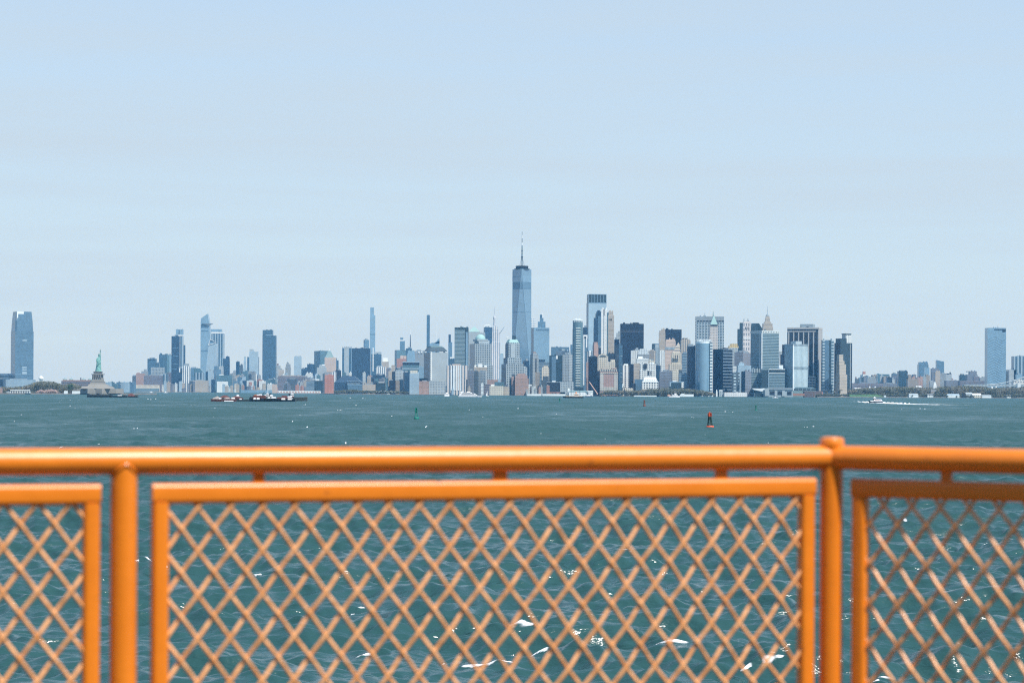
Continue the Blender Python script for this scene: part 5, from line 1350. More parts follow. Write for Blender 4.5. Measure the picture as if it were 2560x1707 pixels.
B('long slate blue shed wall in the far right gap', 1436, 1600, 712, 8400, PURG, cat='building', depth=40, pent=[])
B('square teal block in the far right gap', 1596, 1668, 646, 9100, DTEAL, cat='building')
B('stepped brown-grey castle-like block in the far right gap', 1684, 1806, 640, 8900, PURG, tiers=[(1716, 1800, 600)], pent=[(1686, 1702, 612)])
B('brown-grey block right of the castle-like block', 1760, 1828, 662, 8800, PURP, cat='building')
B('long dull brick wall of blocks left of the tall chevron tower', 1600, 1930, 716, 8350, PURP, cat='building', depth=40, pent=[])
B('small roofed block left foot of the tall chevron tower', 1836, 1924, 680, 8700, GREYG, cat='building')
b = B('tall pale blue slab with a chevron pattern, alone at the far right', 1922, 2140, 92, 7600, LBLUE, pent=[])
m = MB(); w = b.W; l = b.L / 2
for k in range(30):
    z0 = 26 + k * 8.6
    if z0 + 14 > b.top - 20: break
    m.tube([(-w / 2 + 1, -l - .1, z0), (-w * .12, -l - .1, z0 + 11), (w * .3, -l - .1, z0 - 4), (w / 2 - 1, -l - .1, z0 + 3)], .42, 4)
m.build('chevron_brace', MBLUE, b.root)
strip(b, 2002, 2136, 106, 118, DBLUE, 'dark_slot', .6); strip(b, 2096, 2134, 106, 138, NAVY, 'dark_notch', .9); mast(b, 2056, 92, 62, .7)
b = B('blue ribbed tower cut by the right edge of the photograph', 2234, 2400, 425, 8200, STRV, pent=[(2290, 2360, 420)])
B('grey block left of the blue ribbed tower at the right edge', 2134, 2182, 600, 8300, GREYD)
B('pale grey block before the blue ribbed tower', 2176, 2258, 585, 8200, GREYL, cat='building')
B('pale blue block in the gap left of the blue ribbed tower', 2262, 2330, 640, 8100, LBLUE, cat='building')
b = B('cream warehouse with rows of windows under the bridge cable', 2228, 2420, 706, 7000, fac((.66, .62, .58), (.2, .2, .22), 'grid', 8, 8, .5, .5), cat='building', depth=30, pent=[]); strip(b, 2228, 2300, 755, 775, WHITE, 'white_front', .5)
B('small white tower block in front of the cream warehouse', 2276, 2312, 745, 6800, WHITE, cat='building', pent=[])
clutter(400, 1100, 640, 715, 9000, 26, [(GREYL, 'grey'), (PURG, 'slate'), (BEIGED, 'tan'), (MBLUE, 'blue')], 'in the far right skyline left of the blue stepped tower', w=(5, 12))
clutter(1430, 1920, 670, 720, 9000, 14, [(GREYL, 'grey'), (PURG, 'slate'), (PBRICK, 'brick')], 'in the far right gap left of the chevron tower', w=(5, 12))
clutter(1000, 1440, 640, 740, 8700, 14, [(GREYL, 'grey'), (PBRICK, 'brick'), (BEIGED, 'tan')], 'around the foot of the sloping-roofed tower', w=(5, 10))
# suspension bridge
def bridge():
    D = 7000
    P0 = at(cx(1900), cy(757), D)
    e = empty('suspension_bridge', P0); tag(e, 'pale suspension bridge deck and rising cable at the far right', 'bridge')
    for dy in (0, 26):
        m = MB(); pts = []
        for k in range(25):
            s = k / 24; u = 1935 + s * 820; v = 757 - 22 * s - 118 * s * s * 2.3
            p = at(cx(u), cy(v), D); pts.append((p.x - P0.x, dy, p.z - P0.z))
        m.tube(pts, 1.2, 6); c = m.build('main_cable', GREYL, e)
        m = MB()
        for k in range(2, 25):
            x, y, z = pts[k]; m.box(x - .15, x + .15, dy - .15, dy + .15, at(cx(1935), cy(770), D).z - P0.z, z)
        m.build('hanger', GREYL, c)
    a, b_ = at(cx(1650), cy(768), D), at(cx(2900), cy(764), D)
    m = MB(); m.raw([(a.x - P0.x, -2, a.z - P0.z - 3), (b_.x - P0.x, -2, b_.z - P0.z - 3), (b_.x - P0.x, 28, b_.z - P0.z - 3), (a.x - P0.x, 28, a.z - P0.z - 3), (a.x - P0.x, -2, a.z - P0.z + 3), (b_.x - P0.x, -2, b_.z - P0.z + 3), (b_.x - P0.x, 28, b_.z - P0.z + 3), (a.x - P0.x, 28, a.z - P0.z + 3)],
                    [(0, 1, 5, 4), (4, 5, 6, 7), (1, 2, 6, 5), (3, 0, 4, 7), (2, 3, 7, 6), (0, 3, 2, 1)]); m.build('bridge_deck', GREYL, e)
bridge()
# ================================================================== trees
def leafmat(name, c1, c2, sc=.06):
    m = bpy.data.materials.new(name); m.use_nodes = True; nt = m.node_tree; N, L = nt.nodes, nt.links; b = N['Principled BSDF']
    b.inputs['Roughness'].default_value = .8; b.inputs['Specular IOR Level'].default_value = .2
    t = N.new('ShaderNodeTexCoord'); n = N.new('ShaderNodeTexNoise'); n.inputs['Scale'].default_value = sc; n.inputs['Detail'].default_value = 3
    r = N.new('ShaderNodeValToRGB'); r.color_ramp.elements[0].position = .38; r.color_ramp.elements[1].position = .62
    r.color_ramp.elements[0].color = (*c1, 1); r.color_ramp.elements[1].color = (*c2, 1)
    L.new(t.outputs['Object'], n.inputs['Vector']); L.new(n.outputs['Fac'], r.inputs['Fac']); L.new(r.outputs['Color'], b.inputs['Base Color'])
    return m
LEAF = leafmat('spring_leaves', (.12, .14, .095), (.21, .205, .155), .03)
LEAFD = leafmat('dark_leaves', (.085, .11, .08), (.145, .16, .11), .05)
LEAFG = leafmat('fresh_leaves', (.06, .12, .05), (.11, .17, .07), .05)
LEAFP = leafmat('blossom', (.36, .27, .25), (.50, .40, .36), .08)
BARK = P('bark', (.10, .075, .055), .9)
GRASS = P('lawn', (.05, .13, .05), .9, noise=(.03, .2))
def leaves(m, c, rad, n, size, rng, sq=.8):
    for _ in range(n):
        d = Vector((rng.gauss(0, 1), rng.gauss(0, 1), rng.gauss(0, 1))).normalized() * rng.random() ** .45
        p = Vector((c[0] + d.x * rad, c[1] + d.y * rad, c[2] + d.z * rad * sq))
        a = Vector((rng.uniform(-1, 1), rng.uniform(-1, 1), rng.uniform(-1, 1))).normalized() * size * rng.uniform(.5, 1.3)
        b = a.cross(Vector((rng.uniform(-1, 1), rng.uniform(-1, 1), rng.uniform(-1, 1))).normalized()).normalized() * size * rng.uniform(.4, 1)
        m.poly([p - a - b * .4, p + b, p + a - b * .3])
def belt(name, label, prof, D, mat, seed, depth=60, size=1.3, step=3.2, dens=120, base=1.6, kind='stuff'):
    """prof: (px, py of the tree tops); a band of crowns one cannot count"""
    rng = random.Random(seed); m = MB()
    X0 = at(prof[0][0], 985, D); o = Vector((X0.x, D, base))
    px = prof[0][0]
    while px < prof[-1][0]:
        for row in range(3):
            d = D + depth * (row + rng.random()) / 3
            yt = float(np.interp(px, [p[0] for p in prof], [p[1] for p in prof])) + rng.uniform(-.6, 2.2) + (2 - row) * 1.1
            top = at(px, yt, d)
            H = top.z - base
            if H > 2:
                r_ = min(max(H * .42, 2.2), 7.5); 
                leaves(m, (top.x - o.x, d - o.y, H - r_ * .75), r_, dens, size, rng)
                if H > 9: leaves(m, (top.x - o.x + rng.uniform(-2, 2), d - o.y, H * .45), r_ * 1.05, int(dens * .8), size, rng)
                if H > 17: leaves(m, (top.x - o.x, d - o.y, H * .2), r_, int(dens * .6), size, rng)
        px += step * rng.uniform(.6, 1.3)
    ob = m.build(name, mat); ob.location = o; tag(ob, label, 'trees', kind=kind); return ob
def tree(label, px, ytop, D, mat, seed, base=2.2, wide=.38, group=None, z0=.35):
    rng = random.Random(seed); top = at(px, ytop, D); H = top.z - base
    e = empty('tree', (top.x, D, base)); tag(e, label, 'tree', group)
    m = MB(); m.tube([(0, 0, -.3), (rng.uniform(-.2, .2), 0, H * .4), (rng.uniform(-.5, .5), 0, H * .8)], [H * .03, H * .022, H * .008], 6)
    for k in range(5):
        a_ = rng.uniform(0, 6.28); z = H * rng.uniform(.3, .6); m.tube([(0, 0, z), (math.cos(a_) * H * .22, math.sin(a_) * H * .22, z + H * .2)], [H * .012, H * .004], 5)
    m.build('trunk', BARK, e)
    m = MB()
    for k in range(9):
        a_ = rng.uniform(0, 6.28); rr = rng.uniform(0, wide * .62) * H; zz = rng.uniform(z0 + .1, .86) * H
        leaves(m, (math.cos(a_) * rr, math.sin(a_) * rr, zz), H * rng.uniform(.13, .2), 130, H * .035, rng)
    m.build('crown', mat, e)
# statue island
belt('tree_belt', 'bare and budding trees massed along the statue island left of the pedestal', [(-60, 970), (0, 966), (20, 967), (60, 964), (78, 958), (95, 952), (115, 951), (135, 953), (148, 957), (158, 964), (168, 959), (178, 957), (190, 960), (205, 965), (216, 972)], 5120, LEAF, 1, 80, dens=90)
belt('tree_belt', 'pale pink blossom trees in front of the island wood', [(92, 978), (100, 973), (112, 975), (122, 971), (135, 973), (147, 977)], 4990, LEAFP, 2, 15, size=.9, dens=60)
belt('tree_belt', 'low dark shrubs around the white arcade pavilion at far left', [(-40, 974), (0, 975), (15, 977), (40, 978), (75, 979), (90, 976), (100, 980)], 5010, LEAFD, 3, 20, size=1.0, dens=60)
tree('round green tree just left of the pedestal fort', 176, 958, 5060, LEAFG, 11)
tree('dark evergreen at the right end of the white arcade pavilion', 80, 974, 4990, LEAFD, 12, wide=.3)
# city waterfront
belt('tree_belt', 'budding park trees along the river below the middle towers', [(838, 977), (860, 974), (880, 972), (905, 975), (950, 975), (990, 976), (1030, 978), (1060, 975), (1100, 974), (1118, 975), (1130, 972), (1150, 971), (1170, 974), (1200, 976), (1222, 973), (1250, 976), (1270, 973), (1290, 975), (1320, 978), (1345, 976), (1360, 979)], 6560 - 90, LEAFD, 4, 40, size=1.2, dens=80)
belt('tree_belt', 'olive green park trees at the tip of the city below the custom house', [(1500, 982), (1515, 975), (1540, 974), (1560, 973), (1590, 975), (1608, 972), (1625, 969), (1645, 971), (1665, 968), (1690, 971), (1715, 970), (1730, 972), (1755, 974), (1775, 978), (1790, 984)], 5740, LEAF, 5, 45, size=1.2, dens=90)
belt('tree_belt', 'trees at the right foot of the city cluster before the brick pier', [(2040, 979), (2060, 977), (2080, 975), (2100, 978)], 6300, LEAF, 6, 30, size=1.2, dens=80)
tree('bright green rounded tree in the park left of the stepped white hall', 1281, 973, 6200, LEAFG, 21)
tree('small dark tree left of the stepped white hall, beside the bright green one', 1264, 975, 6180, LEAFD, 22)
# wooded island
belt('tree_belt', 'long olive-brown wood covering the right island up to the low housing', [(2026, 984), (2040, 977), (2060, 974), (2085, 975), (2105, 973), (2130, 972), (2160, 969), (2200, 966), (2240, 965), (2290, 966), (2320, 968), (2360, 965), (2400, 963), (2440, 964), (2480, 968), (2520, 967), (2560, 966), (2640, 965), (2700, 968)], 5950, LEAF, 7, 160, size=1.5, step=3.0, dens=90)
belt('tree_belt', 'darker nearer trees along the shore of the right island', [(2040, 985), (2060, 983), (2110, 984), (2150, 981), (2180, 984), (2230, 984), (2280, 985), (2330, 983), (2380, 985), (2440, 986), (2520, 985), (2580, 984), (2660, 986)], 5540, LEAFD, 8, 60, size=1.2, step=3.6, dens=70)
for i, (px, yt) in enumerate(((2066, 976), (2098, 972), (2184, 975), (2238, 977), (2298, 972), (2342, 974), (2432, 975), (2490, 975))):
    tree(['broad brown budding tree above the left end of the right island', 'tall olive tree over the left lawn of the right island', 'dark pointed tree behind the small white ferry', 'olive tree between the small ferry and the white boathouses',
          'brown tree left of the white island chapel tower', 'dark tree right of the white island chapel tower', 'olive tree above the long white sheds', 'brown tree under the twin white vents'][i], px, yt, 5620 + 30 * (i % 3), (LEAF, LEAF, LEAFD, LEAF, LEAF, LEAFD, LEAF, LEAF)[i], 40 + i, wide=.42)
# lawn slope
a = at(2132, 985, 5450); m = MB(); m.raw([(0, 0, 0), (85, 0, 0), (75, 60, 6), (8, 60, 6)], [(0, 1, 2, 3)]); o = m.build('lawn', GRASS); o.location = (a.x, 5500, 2.4); tag(o, kind='structure')
# small island buildings
crop(2060, 800, 4.704)
def house(label, u0, u1, vt, vr, D, wall, roof, base=2.3, group=None, depth=None, cat='house'):
    b = B(label, u0, u1, vt, D, wall, cat=cat, name='house', pent=[], base=base, group=group, depth=depth or 12)
    m = MB(); w, l = b.W / 2 + .4, b.L / 2 + .4
    m.raw([(-w, -l, b.top - .05), (w, -l, b.top - .05), (w, l, b.top - .05), (-w, l, b.top - .05), (-w * .9, 0, b.z(vr)), (w * .9, 0, b.z(vr))], [(0, 1, 5, 4), (2, 3, 4, 5), (1, 2, 5), (3, 0, 4), (3, 2, 1, 0)])
    m.build('roof', roof, b.root); return b
SLATE = P('slate_roof', (.13, .15, .16), .7)
house('pale low grey-roofed boathouse, leftmost white shore building of the right island', 1000, 1110, 882, 864, 5540, WHITE, GREYP)
house('small white house left of the long white sheds on the right island', 1215, 1285, 880, 866, 5540, WHITEG, SLATE)
house('long white shed with pale green roof on the shore of the right island', 1450, 1595, 885, 868, 5540, WHITE, PALEB)
b = B('dark square dock gate left of the grey terminal on the right island', 1628, 1668, 862, 5530, DARK, cat='dock', name='dock_gate', pent=[], base=2.3, depth=8)
house('grey island terminal with a broad flat roof', 1668, 1745, 868, 852, 5560, GREYP, GREYL)
house('cream and white shore building with gables right of the grey island terminal', 1745, 1850, 880, 862, 5540, CREAM, WHITE)
house('low white shed at the right end of the white shore row', 1860, 1968, 890, 880, 5540, WHITE, GREYP)
house('white shed tucked in the trees near the right edge', 2150, 2200, 890, 878, 5560, WHITE, SLATE)
house('small white hut alone on the lawn behind the small ferry', 706, 730, 898, 886, 5530, WHITE, GREYP, depth=5)
house('long white roof in the trees at the left end of the right island', 362, 452, 806, 798, 6200, WHITE, WHITE, depth=15)
house('white curved roof in the middle of the island wood', 1085, 1148, 786, 776, 6200, WHITE, WHITE, depth=12)
house('grey gabled house below the white chapel tower', 1258, 1330, 838, 820, 5900, BEIGED, SLATE)
e_ = empty('chapel_tower', (*at(cx(1302), 985, 6000).xy, 2.0)); tag(e_, 'white stepped chapel tower rising from the right island trees', 'tower')
z = lambda v: at(cx(1302), cy(v), 6000).z - 2
for i, (w, v0, v1) in enumerate(((4.4, 800, 770), (3.4, 770, 750), (2.4, 750, 735), (1.6, 735, 728))):
    m = MB(); m.box(-w, w, -w, w, z(v0) if i else 0, z(v1)); m.build('belfry_stage', WHITE, e_)
for (u, lab) in ((537, 'left of the pair behind the small ferry'), (600, 'right of the pair behind the small ferry'), (1974, 'left of the pair near the right edge'), (2023, 'right of the pair near the right edge')):
    p = at(cx(u), 985, 6050); e_ = empty('vent_tower', (p.x, 6050, 2.0)); tag(e_, f'small white bell-shaped vent tower over the trees, {lab}', 'vent tower', 'white vent towers on the right island')
    zz = lambda v: at(cx(u), cy(v), 6050).z - 2
    m = MB(); m.lathe(0, 0, [(2.9, 0), (2.9, zz(806)), (2.3, zz(800)), (1.6, zz(796))], 10); m.build('shaft', WHITE, e_, True)
    m = MB(); m.lathe(0, 0, [(1.2, zz(798)), (2.1, zz(792)), (1.8, zz(786)), (.4, zz(778))], 10); m.build('cap', WHITE, e_, True)

# ================================================================== waterfront low structures
crop(0, 750)
# white arcade pavilion
b = B('white open arcade pavilion on the shore at far left', 96, 445, 1340, 4960, GREYL, cat='pavilion', name='pavilion', pent=[], base=2.6, depth=10)
m = MB()
for k in range(12): X = b.fx(158 + k * 25); m.box(X - .8, X + .8, -b.L / 2 - .9, -b.L / 2 + .3, 0, b.top)
m.build('arcade_piers', WHITE, b.root); strip(b, 150, 442, 1318, 1332, WHITE, 'roof_slab', 1.2)
m = MB()
for k in range(11): X = b.fx(170 + k * 25); m.box(X - 1, X + 1, -b.L / 2 - .5, -b.L / 2 + .1, .2, b.top - .5)
m.build('dark_openings', DARK, b.root)
B('small white tent left of the pedestal on the island', 940, 990, 1332, 4960, WHITE, cat='tent', name='tent', pent=[], base=2.6, depth=6)
B('long white awning at the foot of the fort', 1058, 1172, 1336, 4950, WHITE, cat='awning', name='awning', pent=[], base=2.6, depth=5)
B('low pink-brown house on the shore left of the white arcade', -40, 20, 1290, 5000, PBRICK, cat='house', name='house', base=2.6, depth=12)
crop(1100, 750)
b = B('low red brick arched hall on the waterfront', 1612, 1840, 1352, 5950, BRICK, cat='hall', name='arched_hall', pent=[], depth=20)
for u in (1655, 1700, 1765): m = MB(); X = b.fx(u); m.lathe(X, -b.L / 2 - .3, [(4.0, 0), (4.0, 3.5), (2.6, 5.6), (.3, 6.4)], 12, sy=.12); m.build('arch', DARK, b.root, True)
for (u0, u1, lab) in ((1282, 1490, 'long low white floating pier right of the stepped white hall'), (1505, 1842, 'long low white floating pier below the arched brick hall')):
    B(lab, u0, u1, 1380, 5850, WHITE, cat='pier', name='floating_pier', pent=[], base=.3, depth=12)
def clock_pier():
    crop(1100, 750)
    b = B('white pier house with a tall clock tower at its left end', 1896, 2250, 1350, 5700, fac((.82, .80, .78), (.45, .42, .42), 'grid', 5, 6, .4, .4), cat='pier house', name='pier_house', pent=[], base=1.0, depth=18)
    m = MB(); w, l = b.W / 2 + .5, b.L / 2 + .5; m.raw([(-w, -l, b.top - .05), (w, -l, b.top - .05), (w, l, b.top - .05), (-w, l, b.top - .05), (-w, 0, b.z(1332)), (w, 0, b.z(1332))], [(0, 1, 5, 4), (2, 3, 4, 5), (1, 2, 5), (3, 0, 4)]); m.build('roof', COPPERD, b.root)
    o = boxp(b, 1880, 1906, 1395, 1318, WHITE, 'clock_tower', -5, 3)
    m = MB(); X = b.fx(1893); m.lathe(X, -1, [(2.6, b.z(1318)), (2.8, b.z(1312)), (1.4, b.z(1306)), (.2, b.z(1296))], 8); m.build('tower_cap', WHITE, o)
    boxp(b, 2165, 2250, 1352, 1330, WHITE, 'end_hall', -9, 8)
clock_pier()
def ferry_terminals():
    crop(1700, 750)
    b = B('white curved-ended ferry shed with a dark opening, left of the long terminal', 318, 488, 1376, 5750, WHITE, cat='ferry shed', name='ferry_shed', pent=[], base=1, depth=20); strip(b, 340, 462, 1388, 1402, DARK, 'opening', .4)
    b = B('long white and rose ferry terminal with rows of windows', 652, 982, 1356, 5750, fac((.74, .70, .68), (.40, .36, .36), 'grid', 4.5, 4.5, .4, .5), cat='terminal', name='ferry_terminal', pent=[(820, 860, 1344)], base=1, depth=30)
    b = B('small white lighthouse-like kiosk left of the long rose terminal', 530, 552, 1340, 5760, WHITE, cat='kiosk', name='kiosk', pent=[(535, 547, 1315)], base=1, roofm=WHITE, depth=5)
    B('white round-roofed kiosk beside the lighthouse-like one', 575, 632, 1330, 5765, GREYL, cat='kiosk', name='kiosk', pent=[(578, 625, 1320)], base=1, roofm=WHITE, depth=8)
    # the slanted white canopy
    D = 5780; a, c, d_, g = at(cx(1058), cy(1298), D), at(cx(1244), cy(1298), D), at(cx(1244), cy(1352), D), at(cx(1090), cy(1318), D)
    e = empty('canopy', (c.x - 15, D, 1)); tag(e, 'slanted white wedge canopy at the left end of the big ferry terminal', 'canopy'); o = e.location
    m = MB(); q = [a, g, d_, c]; m.raw([(p.x - o.x, 0, p.z - o.z) for p in q] + [(p.x - o.x, 25, p.z - o.z) for p in q], [(0, 1, 2, 3), (7, 6, 5, 4), (0, 4, 5, 1), (1, 5, 6, 2), (2, 6, 7, 3), (3, 7, 4, 0)]); m.build('wedge_roof', WHITE, e)
    m = MB(); m.box(a.x - o.x + 8, c.x - o.x, 2, 24, -.5, a.z - o.z - 12); m.build('dark_base', DTEAL, e)
    b = B('big grey ferry terminal with tall open slips', 1250, 1662, 1318, 5740, fac((.30, .38, .41), (.1, .1, .1), 'plain'), cat='terminal', name='ferry_terminal', pent=[], base=.8, depth=40)
    strip(b, 1285, 1660, 1290, 1318, STEEL, 'roof_beam', 2.0); strip(b, 1248, 1306, 1300, 1410, GREYP, 'end_tower', 2.4)
    for (u0, u1) in ((1318, 1388), (1432, 1498), (1575, 1640)): strip(b, u0, u1, 1345, 1392, DSLIT, 'slip_opening', .6)
    for (u0, u1) in ((1390, 1430), (1500, 1540)): strip(b, u0, u1, 1330, 1412, GREYP, 'slip_pier', 2.0)
    b = B('green trussed ferry building with an open upper deck', 1664, 2002, 1330, 5760, COPPERD, cat='terminal', name='ferry_building', pent=[], base=.8, depth=30)
    strip(b, 1668, 1998, 1300, 1306, COPPERD, 'deck_edge', 1.0); strip(b, 1690, 1960, 1280, 1288, COPPERD, 'roof_edge', 1.0); strip(b, 1672, 1990, 1306, 1328, NAVYG, 'dark_gallery', .4); strip(b, 1690, 1960, 1288, 1300, PALEB, 'upper_gallery', .2)
    for u in (1740, 1800, 1860, 1920): strip(b, u, u + 6, 1282, 1330, PALEB, 'truss_post', .9)
    b = B('dark brick pier building at the right end of the ferry piers', 1830, 2100, 1338, 5700, fac((.13, .10, .10), (.05, .05, .05), 'plain'), cat='pier building', name='pier_building', pent=[], base=.5, depth=30)
    strip(b, 2082, 2100, 1350, 1400, BRICK, 'end_panel', .5); strip(b, 1660, 1830, 1372, 1408, BRICK, 'brick_slip', .2)
ferry_terminals()
crop(1400, 750)
b = B('pale tent roof on the park front under the navy block', 948, 1076, 1292, 5760, CREAM, cat='tent', name='tent_roof', pent=[], depth=12)
B('white wharf strip with moored cars and vans along the park', 1088, 1420, 1402, 5690, WHITE, cat='wharf', name='wharf', pent=[], base=.2, depth=5)
B('white low ferry slip right of the small white cutter', 1765, 1965, 1384, 5720, WHITE, cat='pier', name='ferry_slip', pent=[(1780, 1830, 1378)], roofm=WHITE, base=.3, depth=12)
crane('salmon crane boom leaning over the white pier house', 552, 1380, 5690, [[(552, 1385), (540, 1375)], [(552, 1382), (430, 1205)]], P('salmon_paint', (.55, .36, .28), .6), 1.5)
crane('thin dark crane leaning left in front of the park trees', 968, 1385, 5680, [[(968, 1392), (966, 1370)], [(968, 1388), (915, 1210)]], DARK, .9)
B('white hoarding panel on the dark leaning crane', 916, 932, 1230, 5670, WHITE, cat='panel', name='hoarding', pent=[], vb=1285, depth=1.5)

# ================================================================== the statue and its fort
def statue():
    D = 5000; S_ = D / F
    p0 = at(241, 985, D); bx, by = p0.x, D + 30
    GRAN = fac((.25, .225, .195), (.16, .15, .14), 'plain'); GRAN2 = fac((.20, .19, .175), (.3, .3, .3), 'plain')
    e = empty('stone_pedestal', (bx, by, 2.2)); tag(e, 'tall granite pedestal with a colonnade on a star-shaped fort, under the green statue', 'pedestal')
    crop(0, 750); X = lambda u: at(cx(u), 960, D).x - bx; Z = lambda v: at(cx(1405), cy(v), D).z - 2.2
    def fr(u0, u1, v0, U0, U1, v1, mat, nm, dep=None, par=e):
        w0, w1 = X(u0), X(u1); W0, W1 = X(U0), X(U1); d0 = dep or (w1 - w0) / 2; d1 = dep or (W1 - W0) / 2
        m = MB(); m.frus(w0, w1, -d0, d0, Z(v0), Z(v1), W0, W1, -d1, d1); return m.build(nm, mat, par)
    m = MB(); star = []
    for i in range(22):
        a_ = i * 2 * math.pi / 22 + .1; r_ = (X(1780) - X(1020)) / 2 * (1.0 if i % 2 else .80); star.append((r_ * math.cos(a_), r_ * .7 * math.sin(a_)))
    m.loft([[(x, y, 0) for x, y in star], [(x * .98, y * .98, Z(1302)) for x, y in star]]); m.build('star_fort', GRAN, e)
    fr(1185, 1620, 1302, 1210, 1590, 1268, GRAN, 'terrace')
    fr(1270, 1560, 1270, 1290, 1520, 1236, GRAN, 'upper_terrace')
    fr(1300, 1506, 1238, 1312, 1490, 1205, GRAN, 'plinth')
    fr(1308, 1498, 1206, 1312, 1494, 1196, GRAN2, 'cornice')
    fr(1322, 1484, 1198, 1330, 1474, 1142, GRAN, 'shaft')
    fr(1335, 1470, 1143, 1335, 1470, 1095, GRAN2, 'loggia_core')
    m = MB()
    for k in range(5):
        x = X(1348) + (X(1458) - X(1348)) * k / 4; m.box(x - .9, x + .9, X(1335) - 0.6, X(1335) + .8, Z(1143), Z(1095))
    for k in range(5):
        y = X(1348) + (X(1458) - X(1348)) * k / 4; m.box(X(1335) - .7, X(1335) + .8, y - .9, y + .9, Z(1143), Z(1095))
    m.build('columns', GRAN, e)
    fr(1318, 1490, 1096, 1318, 1490, 1084, GRAN, 'balcony'); fr(1345, 1462, 1085, 1350, 1456, 1056, GRAN2, 'top_block'); fr(1340, 1466, 1057, 1340, 1466, 1048, GRAN2, 'cap_slab')
    m = MB()
    for k in range(9): x = X(1400 + k * 24) ; m.box(x - .8, x + .8, -(X(1780) - X(1020)) * .36, -(X(1780) - X(1020)) * .30, Z(1345), Z(1330))
    # robed figure
    z0 = at(241, cy(1048), D).z
    s = empty('robed_statue', (bx, by, z0)); tag(s, 'green copper robed statue holding a torch high, standing on the granite pedestal', 'statue')
    COP = P('green_copper', (.15, .33, .30), .7, noise=(.25, .45))
    H = at(241, cy(838), D).z - z0       # height to the shoulders' top
    def ring(cx_, cy_, z, rx, ry, fold=0.0, n=28, ph=0):
        return [(cx_ + rx * (1 + fold * math.sin(7 * a_ + ph)) * math.cos(a_), cy_ + ry * (1 + fold * math.sin(9 * a_ + ph)) * math.sin(a_), z) for a_ in [2 * math.pi * k / n for k in range(n)]]
    m = MB()
    U = 1.0
    rings = [ring(0, 0, 0, 7.4, 6.2, .07), ring(.1, 0, 3, 6.6, 5.8, .08, ph=.3), ring(.3, 0, 9, 5.6, 5.0, .09, ph=.6), ring(.5, 0, 15, 5.1, 4.5, .09, ph=1), ring(.6, 0, 20, 4.6, 4.2, .08, ph=1.5),
             ring(.5, 0, 25, 4.9, 3.9, .06, ph=2.2), ring(.6, 0, 29, 4.7, 3.4, .05, ph=2.6), ring(.9, 0, 31.5, 3.6, 2.6, .03), ring(1.1, 0, 32.6, 1.5, 1.5, 0), ring(1.2, 0, 34.2, 1.3, 1.4, 0),
             ring(1.3, 0, 35.2, 1.9, 2.1), ring(1.3, 0, 37.0, 2.1, 2.3), ring(1.3, 0, 38.6, 1.7, 1.9), ring(1.3, 0, 39.4, .8, .9)]
    m.loft(rings)
    # diagonal drapery roll, raised arm, tablet arm
    m.tube([(-4.6, -3.2, 12), (-1.5, -5.0, 17), (2.4, -4.6, 21.5), (4.2, -2.6, 26.5)], [1.0, 1.3, 1.3, 1.1], 8)
    m.tube([(3.2, 0, 29.5), (4.0, -.6, 33.5), (3.6, -.6, 38), (3.9, -.4, 43.5)], [1.9, 1.55, 1.15, .8], 10)
    m.tube([(-2.9, .2, 29.8), (-4.6, -1.6, 25.5), (-3.8, -3.6, 22.8)], [1.6, 1.3, .9], 10)
    body = m.build('body', COP, s, True)
    m = MB(); m.lathe(4.0, -.4, [(.5, 42.5), (.7, 44.3), (1.5, 45.4), (1.6, 46.0), (.8, 46.2)], 12); t = m.build('torch', COP, s, True)
    m = MB(); m.lathe(4.0, -.4, [(.7, 46.1), (1.15, 47.4), (.8, 49.2), (.15, 50.8)], 10); m.build('flame', P('gilt_flame', (.16, .24, .17), .5), t, True)
    m = MB(); m.frus(-6.0, -5.2, -4.4, -1.6, 21.5, 27.5, -5.7, -4.9, -4.4, -1.6); m.build('tablet', COP, s)
    m = MB()
    for k in range(7):
        a_ = R(20) + R(140) * k / 6; m.tube([(1.3 + 1.9 * math.cos(a_), 0, 38.0 + 1.2 * math.sin(a_)), (1.3 + 4.1 * math.cos(a_), 0, 38.0 + 3.6 * math.sin(a_))], [.28, .06], 5)
    m.lathe(1.3, 0, [(2.2, 37.6), (2.4, 38.6), (2.2, 38.9)], 16); m.build('crown', COP, s)
    s.rotation_euler = (0, 0, R(25))
    # scale so that the torch tip reaches its place in the photograph
    tip = at(242, 872, D).z - z0; k = tip / 50.8; s.scale = (k, k, k)
    s.location.x -= 1.2
statue()

